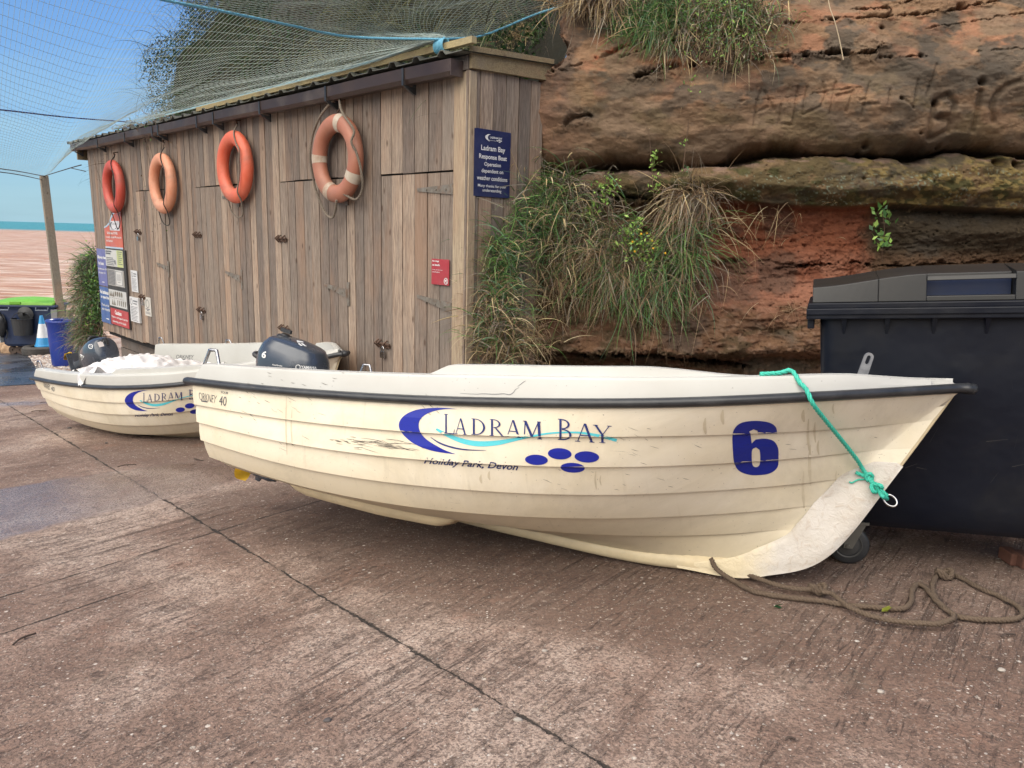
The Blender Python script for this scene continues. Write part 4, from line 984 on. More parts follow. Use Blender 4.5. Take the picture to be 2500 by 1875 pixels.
def hull_section():
    """columns along the hull; each column the list of section points top->keel (x,b,z)"""
    T = np.concatenate([np.linspace(0, .90, 46), np.linspace(.915, 1, 8)])
    cols = []
    for t in T:
        P = [np.array([HX[i] * t, crv(ST, HB[i], t), crv(ST, HZ[i], t)]) for i in range(6)]
        xk = 2.80 * t; P.append(np.array([xk, .040 * (1 - t * .4), keel_z(xk) + .055]))
        cols.append((t, P))
    for k in (.12, .25, .4, .6, .8, 1.0):
        P = []
        for i in range(6):
            z = HZ[i][-1]; x1 = stem_x(z) - .004; P.append(np.array([HX[i] * (1 - k) + x1 * k, HB[i][-1] * (1 - k) + .012 * k, z + .02 * k * (i > 0)]))
        P.append(np.array([2.80 + .02 * k, .02, keel_z(2.8) + .055 + .02 * k])); cols.append((1 + k * .03, P))
    out = []
    for t, P in cols:
        lap = .017 * float(sstep(1.0, .93, t)); ring = []
        ring.append(P[0])
        for i in range(1, 7):
            A, B = P[i - 1], P[i]; d = B - A; n = np.array([0, -d[2], d[1]]); n = n / (np.linalg.norm(n) + 1e-9)
            if n[1] < 0: n = -n
            for u in (.5,): ring.append(A * (1 - u) + B * u + n * (lap * .5 if i > 0 else 0) + n * .004)
            if i < 6:
                ring.append(B + n * lap); ring.append(B - n * 0.001 + np.array([0, 0, .001]))
            else: ring.append(B)
        out.append(ring)
    return out
def hull_half(x, z):
    """half breadth at x, height z (no laps)"""
    bs = []; zs = []
    for i in range(6):
        t = min(max(x / HX[i], 0), 1); bs.append(float(crv(ST, HB[i], t))); zs.append(float(crv(ST, HZ[i], t)))
        if x > HX[i]: bs[-1] = .012
    zs.append(float(keel_z(min(x, 2.8))) + .055); bs.append(.03)
    zs = np.array(zs); bs = np.array(bs); o = np.argsort(zs); return float(np.interp(z, zs[o], bs[o]))
GT = np.array([0, .03, .25, .5, .72, .875, .94, 1.0]); GH = np.array([.09, .095, .103, .107, .092, .078, .048, .025]); GI = np.array([.006, .006, .006, .006, .008, .012, .02, .01])
def top_pt(t, inn=0.0, up=0.0):
    b = float(crv(ST, HB[0], t)); z = float(crv(ST, HZ[0], t)) + .02
    x = HX[0] * t + (.045 * max(0, 1 - t / .03) if t < .03 else 0)
    return np.array([x - (.03 if t > .97 else 0), max(b - float(np.interp(t, GT, GI)) - inn, .004), z + float(np.interp(t, GT, GH)) + up])
def rail_pt(t, out=0.0, dz=0.0):
    return np.array([HX[0] * t, float(crv(ST, HB[0], t)) + out, float(crv(ST, HZ[0], t)) + dz])
def mirror(P): P = np.array(P); P = P.copy(); P[..., 1] *= -1; return P
def both(rings_fn):
    return rings_fn
def sheet(mb, rows, tint=.5, flip=False):
    n = len(rows[0]); v = [p for r in rows for p in r]; f = []
    for i in range(len(rows) - 1):
        for k in range(n - 1):
            q = (i * n + k, i * n + k + 1, (i + 1) * n + k + 1, (i + 1) * n + k); f.append(q[::-1] if flip else q)
    mb.add(v, f, tint)
def local_mat(pos, yaw, pt, heel):
    cy, sy, cp_, sp, ch, sh = math.cos(yaw), math.sin(yaw), math.cos(pt), math.sin(pt), math.cos(heel), math.sin(heel)
    Rz = np.array([[cy, -sy, 0], [sy, cy, 0], [0, 0, 1]]); Ry = np.array([[cp_, 0, -sp], [0, 1, 0], [sp, 0, cp_]]); Rx = np.array([[1, 0, 0], [0, ch, -sh], [0, sh, ch]])
    R = Rz @ Ry @ Rx; M = Matrix.Identity(4)
    for i in range(3):
        for j in range(3): M[i][j] = R[i, j]
        M[i][3] = pos[i]
    return M
MB6 = local_mat((-1.4422, 4.4780, -.0867), -.42968, .02137, -.19953)
MB10 = local_mat((-4.5013, 8.2898, -.6689), math.radians(-30.31), math.radians(3.02), math.radians(4.08))

def build_boat(mat, label):
    e = empty('dinghy', mat=mat, label=label, cat='boat', group='white clinker hire boats on the slip')
    # hull
    secs = hull_section(); h = MB()
    for sgn in (1, -1):
        rows = [[np.array([p[0], p[1] * sgn, p[2]]) for p in r] for r in secs]; sheet(h, rows, flip=(sgn > 0))
    # keel closing strip and transom
    kz = [r[-1] for r in secs]
    sheet(h, [[p, np.array([p[0], -p[1], p[2]])] for p in kz])
    hull = h.build('hull', M_hull, e, smooth=False)
    me = hull.data; me.polygons.foreach_set('use_smooth', np.ones(len(me.polygons), bool))
    try: me.set_sharp_from_angle(angle=math.radians(48))
    except Exception: pass
    r0_ = secs[0]; tr = MB(); ztop = .50
    L_ = [np.array([0.0, -p[1], p[2]]) for p in r0_][::-1]; 
    pts = [np.array([0, p[1], p[2]]) for p in r0_]; cut = [np.array([0.0, .60, .655]), np.array([0.0, .50, .52]), np.array([0.0, -.50, .52]), np.array([0.0, -.60, .655])]
    # polygon: right side down, left side up, then the cut-down top
    poly = pts + L_ + cut[::-1]
    cen = np.array([0, 0, .35]); v = poly + [p + np.array([.05, 0, 0]) for p in poly]; n = len(poly)
    f = [(i, (i + 1) % n, n + (i + 1) % n, n + i) for i in range(n)]
    # fan both faces from a centre point
    v += [cen, cen + np.array([.05, 0, 0])]
    f += [(2 * n, (i + 1) % n, i) for i in range(n)] + [(2 * n + 1, n + i, n + (i + 1) % n) for i in range(n)]
    tr.add(v, f); tr.build('transom', M_hull, e)
    # gunwale moulding, inner liner and floor
    g = MB(); T = np.concatenate([np.linspace(0, .9, 50), np.linspace(.91, 1, 12)])
    rows = {1: [], -1: []}
    for t in T:
        a = rail_pt(t, .0, .015); b = top_pt(t); inn = min(.075, max(b[1] - .003, 0)); c = top_pt(t, inn, .004)
        lip = b * .5 + c * .5 + np.array([0, 0, .006])
        wide = c[1]
        d = np.array([c[0], max(c[1] - min(.02, wide * .3), .002), c[2] - .07])
        fl = float(np.interp(t, [0, .5, .8, .95, 1], [.24, .24, .42, .80, .95])); fl = min(fl, d[2] - .01)
        eb_ = np.array([c[0], max(min(hull_half(c[0], fl) - .04, d[1]), .0015), fl])
        midp = (d + eb_) / 2 + np.array([0, .02 * (t < .9), 0]) * (1 if d[1] > .2 else 0)
        fl0 = np.array([c[0], 0.0, fl])
        row = [a, a * .5 + b * .5 + np.array([0, .003, 0]), b - np.array([0, 0.0, .010]), b + np.array([0, -.006, 0]), lip, c, d, midp, eb_, fl0]
        for s in (1, -1): rows[s].append([np.array([p[0], p[1] * s, p[2]]) for p in row])
    for s in (1, -1): sheet(g, rows[s], flip=(s > 0))
    for s in (1, -1):      # closing faces at the stern corners
        r_ = rows[s][0]; g.add(r_[:6] + [r_[6]], [(0, 1, 2, 3, 4, 5, 6)])
    gun = g.build('gunwale', M_gun, e, smooth=True)
    try: gun.data.set_sharp_from_angle(angle=math.radians(13))
    except Exception: pass
    # side decks step up forward of the cockpit: raised coaming
    for s in (-1,):
        c = MB(); rr = []
        for t in np.linspace(.405, .80, 50):
            k = float(sstep(.405, .445, t) * sstep(.80, .66, t)); hgt = .045 * k + .0005
            o = top_pt(t, .030, .0); i_ = top_pt(t, .072, .004)
            rr.append([o + (0, 0, -.01), o + np.array([0, -.006, hgt]), o + np.array([0, -.018, hgt + .004]), i_ + np.array([0, 0, hgt + .003]), i_ + np.array([0, -.010, hgt - .004]), i_ + np.array([0, -.015, -.12])])
        c.loft([[np.array([p[0], p[1] * s, p[2]]) for p in r] for r in rr]); c.build('coaming', M_gun, e, smooth=False, bevel=0)
    # rubbing strake
    r = MB(); rr = {1: [], -1: []}
    for t in np.concatenate([np.linspace(-.012, .96, 60), np.linspace(.965, 1.012, 8)]):
        p = rail_pt(min(max(t, 0), 1)); p[0] = HX[0] * t; w = .030
        for s in (1, -1):
            rr[s].append([np.array([p[0], (p[1] + w * math.cos(q) * (1 if math.cos(q) > 0 else .5)) * s, p[2] + .014 + .021 * math.sin(q)]) for q in np.linspace(0, 2 * math.pi, 12, endpoint=False)])
    for s in (1, -1): r.loft(rr[s])
    tip = rail_pt(1.0); r.lathe([(.0, -.024), (.026, -.022), (.036, -.01), (.038, .006), (.032, .020), (.0, .026)], 20, (HX[0] * 1.008, 0, tip[2] + .014))
    r.build('rub_rail', M_blackrub, e, smooth=True)
    # keel and stem
    k = MB(); rings = []
    for x in np.concatenate([np.linspace(.95, 2.7, 40), np.linspace(2.72, 3.60, 50)]):
        z = float(keel_z(x)); dz = float((keel_z(x + .004) - keel_z(x - .004)) / .008)
        tn = np.array([1, 0, dz]); tn /= np.linalg.norm(tn); nn = np.array([-tn[2], 0, tn[0]])
        depth = float(np.interp(x, [.95, 1.3, 2.2, 2.9, 3.05, 3.2, 3.6], [.015, .06, .075, .09, .085, .06, .035])); w = float(np.interp(x, [.95, 1.3, 2.6, 3.0, 3.15, 3.6], [.025, .036, .038, .030, .008, .005]))
        P = np.array([x, 0, z]); prof = [(0, .0), (w * .55, .004), (w * .95, .022), (w * 1.05, depth)]
        pts = [P + nn * d_ + np.array([0, y, 0]) for y, d_ in prof]
        rings.append(pts + [np.array([q[0], -q[1], q[2]]) for q in pts[::-1][:-1]])
    k.loft(rings); k.build('keel', M_keel, e, smooth=True)
    # rough white guard laid over the forefoot
    gd_ = MB()
    for s in (1, -1):
        rows_ = []
        for x in np.concatenate([np.linspace(2.50, 3.0, 24), np.linspace(3.02, 3.42, 34)]):
            z = float(keel_z(x)); dz = float((keel_z(x + .004) - keel_z(x - .004)) / .008); tn = np.array([1, 0, dz]); tn /= np.linalg.norm(tn); nn = np.array([-tn[2], 0, tn[0]])
            D_ = float(np.interp(x, [2.50, 2.8, 3.0, 3.15, 3.25, 3.34, 3.40, 3.42], [.022, .105, .155, .19, .20, .18, .10, .03])); row = []
            for u in np.linspace(0, 1, 10):
                q = np.array([x, 0, z]) + nn * (D_ * u + float(np.interp(x, [2.5, 2.8], [.012, -.002]))); hb = hull_half(q[0], q[2]); base = float(np.interp(u * D_, [0, .006, .024, .07], [.003, .022, .040, .043])) * float(np.interp(x, [2.5, 2.65, 3.2, 3.42], [.82, 1, 1, .5]))
                y = max(base, hb + .006) if u < .97 else hb + .002
                q[1] = y * s; row.append(q)
            rows_.append(row)
        sheet(gd_, rows_, flip=(s < 0))
    gd_.build('bow_guard', M_guard, e, smooth=True)
    # bilge keels aft
    for s in (1, -1):
        b = MB(); rr = []
        for u in np.linspace(0, 1, 30):
            x = .42 + 1.08 * u
            y0 = float(np.interp(u, [0, 1], [.40, .33])); w = .05
            zb = float(crv(ST, HZ[5], x / HX[5])); dep = float(np.interp(u, [0, .06, .14, .55, .86, .93, 1.0], [.0, .045, .065, .085, .085, .06, .0])) + .012
            zt = zb + .05
            rr.append([np.array([x, (y0 + w * 1.3) * s, zt]), np.array([x, (y0 + w) * s, zb - dep * .75 + .02]), np.array([x, (y0 + w * .6) * s, zb - dep + .015]), np.array([x, (y0 - w * .6) * s, zb - dep + .015 - .01]), np.array([x, (y0 - w) * s, zb - dep * .6]), np.array([x, (y0 - w * 1.3) * s, zt - .04])])
        b.loft(rr); b.build('bilge_keel', M_keel, e, smooth=True)
    # thwarts
    for x0, x1, z in ((.75, 1.05, .44), (1.75, 2.05, .47)):
        t_ = MB(); w0 = hull_half(x0, z) - .04; w1 = hull_half(x1, z) - .04
        t_.hexa([(x0, -w0, z - .05), (x1, -w1, z - .05), (x1, w1, z - .05), (x0, w0, z - .05), (x0, -w0, z), (x1, -w1, z), (x1, w1, z), (x0, w0, z)]); t_.build('thwart', M_gun, e, bevel=.012)
    # stainless grab handles
    for t, s in ((.022, -1), (.022, 1), (.32, 1)):
        hdl = MB(); A = top_pt(t, .035, .004); dx = .055 if t < .1 else .06; hh = .072 if t < .1 else .038
        pts = [A + np.array([-dx, 0, -.01]), A + np.array([-dx * .45, 0, hh]), A + np.array([dx * .45, 0, hh]), A + np.array([dx, 0, -.01])]
        P = []
        for i in range(3): P += [pts[i] * (1 - u) + pts[i + 1] * u for u in (0, .12, .5, .88)]
        P.append(pts[3]); P = [np.array([p[0], p[1] * s, p[2]]) for p in P]
        hdl.tube(P, .0085, 8); hdl.build('grab_handle', M_steel, e, smooth=True)
    # bow eye
    by = MB(); zc = .475; c = np.array([stem_x(zc), 0, zc]); out_ = np.array([.80, 0, -.60])
    P = [c + out_ * (-.01) + np.array([.60, 0, .80]) * -.012]
    ring = [c + out_ * (.045 + .030 * math.cos(q)) + np.array([.0, .012, 0]) + np.array([.6, .3, .74]) * .022 * math.sin(q) for q in np.linspace(0, 2 * math.pi, 20, endpoint=False)]
    by.tube(ring, .0055, 8, closed=True); by.tube([c - out_ * .02, c + out_ * .03], .007, 8); by.build('bow_ring', M_steel, e, smooth=True)
    return e, hull
boat6, hull6 = build_boat(MB6, 'white clinker boat with blue number 6, nearest on the slip, green rope at its bow')
def bvh_of(objs):
    V = []; Fc = []; b = 0
    for o in objs:
        mw = o.matrix_world
        V += [mw @ v.co for v in o.data.vertices]; Fc += [tuple(b + i for i in p.vertices) for p in o.data.polygons]; b = len(V)
    return BVHTree.FromPolygons(V, Fc)
bpy.context.view_layer.update()
BV6 = bvh_of([hull6]); BV6all = bvh_of([o for o in boat6.children if o.type == 'MESH'])
def hit(bv, px, py):
    d = Vector(ray(px, py)).normalized(); r = bv.ray_cast(Vector(CP), d); return r
def decal(name, vf, mat, parent, bv, step=9, lift=.0016):
    """marks given in photo pixels, laid onto the surface behind them as real geometry"""
    if isinstance(vf, dict):
        V_ = []; F_ = []
        for kk, L_ in vf.items():
            p_, f_ = decal_data(L_, bv, step, lift + .0003 * kk); F_ += [tuple(len(V_) + i for i in q) for q in f_]; V_ += list(p_)
        return mesh_obj(name, V_, F_, mat, parent, True)
    P, f = decal_data(vf, bv, step, lift); return mesh_obj(name, P, f, mat, parent, True)
def decal_data(vf, bv, step, lift):
    if step: vf = grid_cut(vf, step)
    v, f = vf; P = []; ok = []
    for x, y in v:
        loc, nor, _, _ = hit(bv, x, y)
        if loc is None: P.append((0, 0, 0)); ok.append(False); continue
        if nor.dot(Vector(ray(x, y))) > 0: nor = -nor
        P.append(tuple(loc + nor * lift)); ok.append(True)
    f = [q for q in f if all(ok[i] for i in q)]
    # drop slivers bridging far apart points
    Pn = np.array(P); f = [q for q in f if max(np.linalg.norm(Pn[q[i]] - Pn[q[i - 1]]) for i in range(len(q))) < .08]
    return P, f
def Rm(*p): return [(900 + x / 2.765, 850 + y / 2.765) for x, y in p]
sp_ = lambda L, n=6: [tuple(q) for q in smooth_path([np.array(p) for p in L], n)]
cres = sp_(Rm((600, 411), (480, 402), (350, 411), (270, 437), (222, 474), (205, 515), (215, 556), (252, 602), (310, 646), (400, 684), (500, 705), (588, 714))) + sp_(Rm((588, 714), (520, 690), (440, 648), (380, 606), (347, 560), (339, 515), (352, 478), (390, 446), (450, 423), (520, 412), (600, 411)))
LOGO = [('emblem_crescent', fill2d([cres]), M_navy, 9, .0016)]
def ribbon(L, W):
    P = np.array(smooth_path([np.array(p, float) for p in L], 6)); w = np.interp(np.linspace(0, 1, len(P)), np.linspace(0, 1, len(W)), W)
    T = np.gradient(P, axis=0); T /= np.linalg.norm(T, axis=1)[:, None]; N_ = np.stack([-T[:, 1], T[:, 0]], 1)
    A = P + N_ * w[:, None] / 2; B = P - N_ * w[:, None] / 2; n = len(P)
    return np.concatenate([A, B]), [(i, i + 1, n + i + 1, n + i) for i in range(n - 1)]
LOGO.append(('emblem_wave', ribbon(Rm((457, 545), (540, 590), (640, 628), (740, 645), (860, 640), (980, 618), (1100, 594), (1220, 574), (1330, 568), (1440, 571), (1560, 592), (1675, 622)), [5, 9, 12, 13, 12, 8, 5, 4, 4, 5, 7, 7]), M_teal, 9, .0016))
LOGO.append(('emblem_wave', ribbon(Rm((420, 602), (480, 640), (560, 668), (660, 685), (795, 689)), [1, 4, 4, 3, .6]), M_name, 9, .0016))
for cx, cy, rx, ry in ((1133, 753, 77, 35), (1290, 712, 80, 38), (1473, 733, 83, 38), (1377, 806, 82, 33)):
    c = Rm((cx, cy))[0]; LOGO.append(('emblem_dot', fill2d([ellipse(c[0], c[1], rx / 2.765, ry / 2.765, 32, .05)]), M_navy, 9, .0016))
# serif capitals built from strokes in a unit box (y up)
def glyph(ch):
    S_ = []; th, tk, sf = .05, .13, .035
    def q(x0, y0, x1, y1, w):
        d = np.array([x1 - x0, y1 - y0]); d /= np.linalg.norm(d); n = np.array([-d[1], d[0]]) * w / 2
        n = np.array([w / 2, 0]) if abs(d[1]) > .35 else n
        a = np.array([x0, y0]); b = np.array([x1, y1]); S_.append((np.array([a - n, b - n, b + n, a + n]), [(0, 1, 2, 3)]))
    def ser(x, y, w=.30): S_.append((np.array([(x - w / 2, y - sf / 2 if y > .5 else y), (x + w / 2, y - sf / 2 if y > .5 else y), (x + w / 2, y + sf / 2 if y > .5 else y + sf), (x - w / 2, y + sf / 2 if y > .5 else y + sf)]), [(0, 1, 2, 3)]))
    def arc(cx, cy, rx, ry, a0, a1, w0, w1, n=16):
        A = np.radians(np.linspace(a0, a1, n)); w = w0 + (w1 - w0) * np.sin(np.linspace(0, np.pi, n))
        O = np.stack([cx + (rx + w / 2) * np.cos(A), cy + (ry + .01) * np.sin(A)], 1); I = np.stack([cx + (rx - w / 2) * np.cos(A), cy + (ry - .04) * np.sin(A)], 1)
        S_.append((np.concatenate([O, I]), [(i, i + 1, n + i + 1, n + i) for i in range(n - 1)]))
    if ch == 'L': q(.25, 0, .25, 1, tk); ser(.25, .98); ser(.30, 0, .40); q(.3, .02, .92, .02, .05); q(.88, 0, .95, .25, .05)
    if ch == 'A': q(.12, 0, .48, 1, th); q(.86, 0, .50, 1, tk); q(.25, .35, .72, .35, .05); ser(.12, 0, .26); ser(.86, 0, .28)
    if ch == 'D': q(.2, 0, .2, 1, tk); ser(.18, .98, .26); ser(.18, 0, .26); arc(.30, .5, .56, .49, -90, 90, .05, .13)
    if ch == 'R': q(.2, 0, .2, 1, tk); ser(.18, .98, .26); ser(.18, 0, .28); arc(.30, .74, .40, .25, -90, 90, .05, .12); q(.45, .48, .92, 0, tk); ser(.92, 0, .2)
    if ch == 'M': q(.12, 0, .17, 1, th); q(.17, 1, .5, .12, tk); q(.83, 1, .5, .12, th); q(.88, 0, .83, 1, tk); ser(.12, 0, .2); ser(.88, 0, .24); ser(.15, .98, .18); ser(.85, .98, .18)
    if ch == 'B': q(.2, 0, .2, 1, tk); ser(.18, .98, .26); ser(.18, 0, .26); arc(.28, .76, .40, .23, -90, 90, .05, .12); arc(.28, .27, .50, .26, -90, 90, .05, .13)
    if ch == 'Y': q(.5, 0, .5, .45, tk); q(.5, .45, .12, 1, tk); q(.5, .45, .88, 1, th); ser(.5, 0, .32); ser(.12, .98, .26); ser(.88, .98, .24)
    return S_
for ch, x0, x1, yt, yb in (('L', 503, 585, 446, 577), ('A', 580, 664, 474, 581), ('D', 690, 795, 477, 586), ('R', 813, 916, 481, 593), ('A', 922, 1030, 485, 601), ('M', 1034, 1172, 492, 611), ('B', 1272, 1388, 479, 621), ('A', 1395, 1525, 508, 632), ('Y', 1516, 1640, 519, 638)):
    for k, (v, f) in enumerate(glyph(ch)):
        vv = np.stack([900 + (x0 + v[:, 0] * (x1 - x0)) / 2.765, 850 + (yb + (yt - yb) * v[:, 1] + (v[:, 0] - .5) * 8) / 2.765], 1)
        glyph_l = globals().setdefault('_gl', []); glyph_l.append((vv, f, k))
LOGO.append(('boat_name', {k: merge2d([(v, f) for v, f, kk in _gl if kk == k]) for k in range(8) if any(kk == k for _, _, kk in _gl)}, M_name, 7, .0019))
t2 = text2d('Holiday Park, Devon', .018, .35)
b0 = Rm((373, 790), (1010, 838), (373, 738), (1010, 780))
LOGO.append(('park_name', quad_map(t2, *b0), M_ink, 10, .0016))
for nm, vf, mt, st__, lf in LOGO: decal(nm, vf, mt, boat6, BV6, st__, lf)
# number six
def R4p(*p): return [(1700 + x / 2.765, 850 + y / 2.765) for x, y in p]
outer = sp_(R4p((545, 572), (535, 530), (490, 500), (400, 489), (310, 500), (262, 535), (243, 590), (246, 690), (255, 770), (285, 825), (350, 852), (420, 856), (500, 842), (548, 800), (554, 730), (550, 670), (520, 625), (460, 609), (400, 615)), 4) + R4p((373, 642), (365, 575), (355, 562), (385, 546), (412, 556), (418, 580), (480, 578), (545, 574))
inner = sp_(R4p((402, 668), (378, 682), (373, 720), (378, 785), (402, 802), (426, 785), (431, 725), (426, 685)), 4, )
decal('number', fill2d([outer, inner]), decal_mat('number_vinyl', (.008, .018, .23, 1), .735), boat6, BV6)
def Rz_(*p): return [(450 + x / 3.95, 780 + y / 3.95) for x, y in p]
def qtext(body, TL, TR, BL, BR, bold=.0, shear=0): return quad_map(text2d(body, bold, shear), BL, BR, TL, TR)
decal('maker_name', merge2d([qtext('ORKNEY', *Rz_((138, 700), (318, 735), (150, 775), (300, 805)), bold=-.01), (np.array(Rz_((165, 778), (225, 788), (225, 800), (165, 790))), [(0, 1, 2, 3)])]), M_grey, boat6, BV6)
decal('maker_name', merge2d([qtext('FOUR', *Rz_((358, 690), (425, 698), (356, 712), (424, 722)))]), M_grey, boat6, BV6)
decal('maker_name', merge2d([qtext('40', *Rz_((342, 735), (412, 745), (335, 825), (405, 835)), bold=.0)]), M_grey, boat6, BV6)
# crack in the gunwale moulding
def thin(L, w): return ribbon(L, [w * .4, w, w, w * .3])
G4 = lambda *p: [(1100 + x / 5.53, 860 + y / 5.53) for x, y in p]
decal('crack', thin(G4((130, 552), (340, 565), (430, 560), (600, 566), (720, 560), (800, 572), (850, 540), (880, 500), (930, 478)), 1.3), M_grey, boat6, BV6all, 0)
decal('crack', thin(G4((905, 462), (950, 430), (990, 400), (1020, 385)), 1.1), M_grey, boat6, BV6all, 0)

scf = []
def scuff(n, x0, x1, y0, y1, l0, l1, w, ang=.10, slope=.0):
    for _ in range(n):
        x = rng.uniform(x0, x1); y = rng.uniform(y0, y1) + slope * (x - x0); l = rng.uniform(l0, l1); a = rng.normal(ang, .10)
        scf.append(ribbon([(x, y), (x + l * .5 * math.cos(a), y + l * .5 * math.sin(a) + rng.uniform(-1, 1)), (x + l * math.cos(a), y + l * math.sin(a))], [w * .3, w * rng.uniform(.5, 1.3), w * .2]))
scuff(34, 860, 985, 1068, 1098, 10, 55, 1.3, .16); scuff(12, 800, 860, 1062, 1082, 8, 24, 1.6, .12); scuff(10, 985, 1060, 1078, 1100, 12, 44, 1.2, .2)
scuff(16, 560, 760, 955, 1010, 4, 18, 1.0, .5); scuff(12, 580, 800, 985, 1100, 5, 22, .9, .6); scuff(14, 1230, 1700, 1100, 1200, 6, 26, .9, .3); scuff(10, 1500, 1700, 1040, 1110, 8, 30, .9, .4)
scuff(14, 590, 880, 905, 945, 4, 12, 1.1, .3); scuff(8, 1700, 2200, 1000, 1160, 5, 20, .9, .1); scuff(12, 1000, 1080, 960, 1020, 4, 16, 1.0, .8)
decal('scuff_marks', merge2d(scf), simple('scuff_dark', (.09, .08, .07, 1), (.16, .14, .115, 1), .7, scale=60, bump=0), boat6, BV6all, 0, .0014)
rn_ = []
for x, y0, y1, w in ((1974, 1022, 1100, 6), (1990, 1030, 1080, 5), (1978, 1085, 1185, 7), (1962, 1150, 1240, 6), (1998, 1075, 1110, 5), (1765, 1000, 1036, 8), (1722, 1020, 1060, 7), (1962, 1000, 1030, 8), (2035, 985, 1010, 4), (1455, 1148, 1195, 4), (1467, 1160, 1185, 3), (1175, 1158, 1180, 5), (1195, 1150, 1172, 5), (2042, 1150, 1180, 4), (700, 960, 1110, 3), (713, 1000, 1090, 3)):
    rn_.append(ribbon([(x, y0), (x - 2, (y0 + y1) / 2), (x + 1, y1)], [w * .2, w, w * 1.1, w * .4]))
decal('run_stains', merge2d(rn_), simple('stain_tan', (.60, .53, .395, 1), (.55, .48, .35, 1), .4, scale=40, bump=0), boat6, BV6, 6, .0008)
tr_ = []
for px, py in ((800, 1150), (920, 955)): pass

# second boat: same mould, its own marks are the copied ones without the number
boat10 = boat6.copy(); COL.objects.link(boat10); boat10.matrix_world = MB10
boat10['label'] = 'white clinker boat holding a crumpled white sheet, behind and left of boat 6'
bpy.context.view_layer.update()
for ch in list(boat6.children):
    if ch.name.split('.')[0] in ('number', 'crack', 'scuff_marks', 'run_stains') or ch.name.split('.')[0].startswith(('emblem', 'boat_name', 'park_name', 'maker_name')): continue
    c = ch.copy(); COL.objects.link(c); c.parent = boat10; c.matrix_parent_inverse = ch.matrix_parent_inverse.copy()
bpy.context.view_layer.update()
BH10 = bvh_of([o for o in boat10.children if o.name.split('.')[0] == 'hull'])
def to10(v): X = 305 + .403 * (v[:, 0] - 974); return np.stack([X, 984 + .46 * (v[:, 1] - 1052) - .12 * (X - 305)], 1)
for nm, vf, mt, st__, lf in LOGO: decal(nm, {k: (to10(q[0]), q[1]) for k, q in vf.items()} if isinstance(vf, dict) else (to10(vf[0]), vf[1]), mt, boat10, BH10, 5, lf)
Rz1 = lambda *p: [(x / 3.95, 680 + y / 3.95) for x, y in p]
decal('maker_name', qtext('ORKNEY', *Rz1((412, 990), (482, 1020), (425, 1045), (485, 1078))), M_grey, boat10, BH10, 5)
decal('maker_name', qtext('40', *Rz1((495, 1035), (528, 1048), (492, 1078), (526, 1092))), M_grey, boat10, BH10, 5)
BG10 = bvh_of([o for o in boat10.children if o.name.split('.')[0] == 'gunwale'])
decal('maker_name', merge2d([qtext('ORKNEY', *Rz1((1700, 735), (1872, 738), (1700, 772), (1862, 772))), (np.array(Rz1((1705, 775), (1860, 777), (1860, 783), (1705, 783))), [(0, 1, 2, 3)])]), M_grey, boat10, BG10, 5)
BV10 = bvh_of([o for o in boat10.children if o.type == 'MESH' and o.name.split('.')[0] in ('hull', 'gunwale', 'coaming', 'thwart', 'transom')])

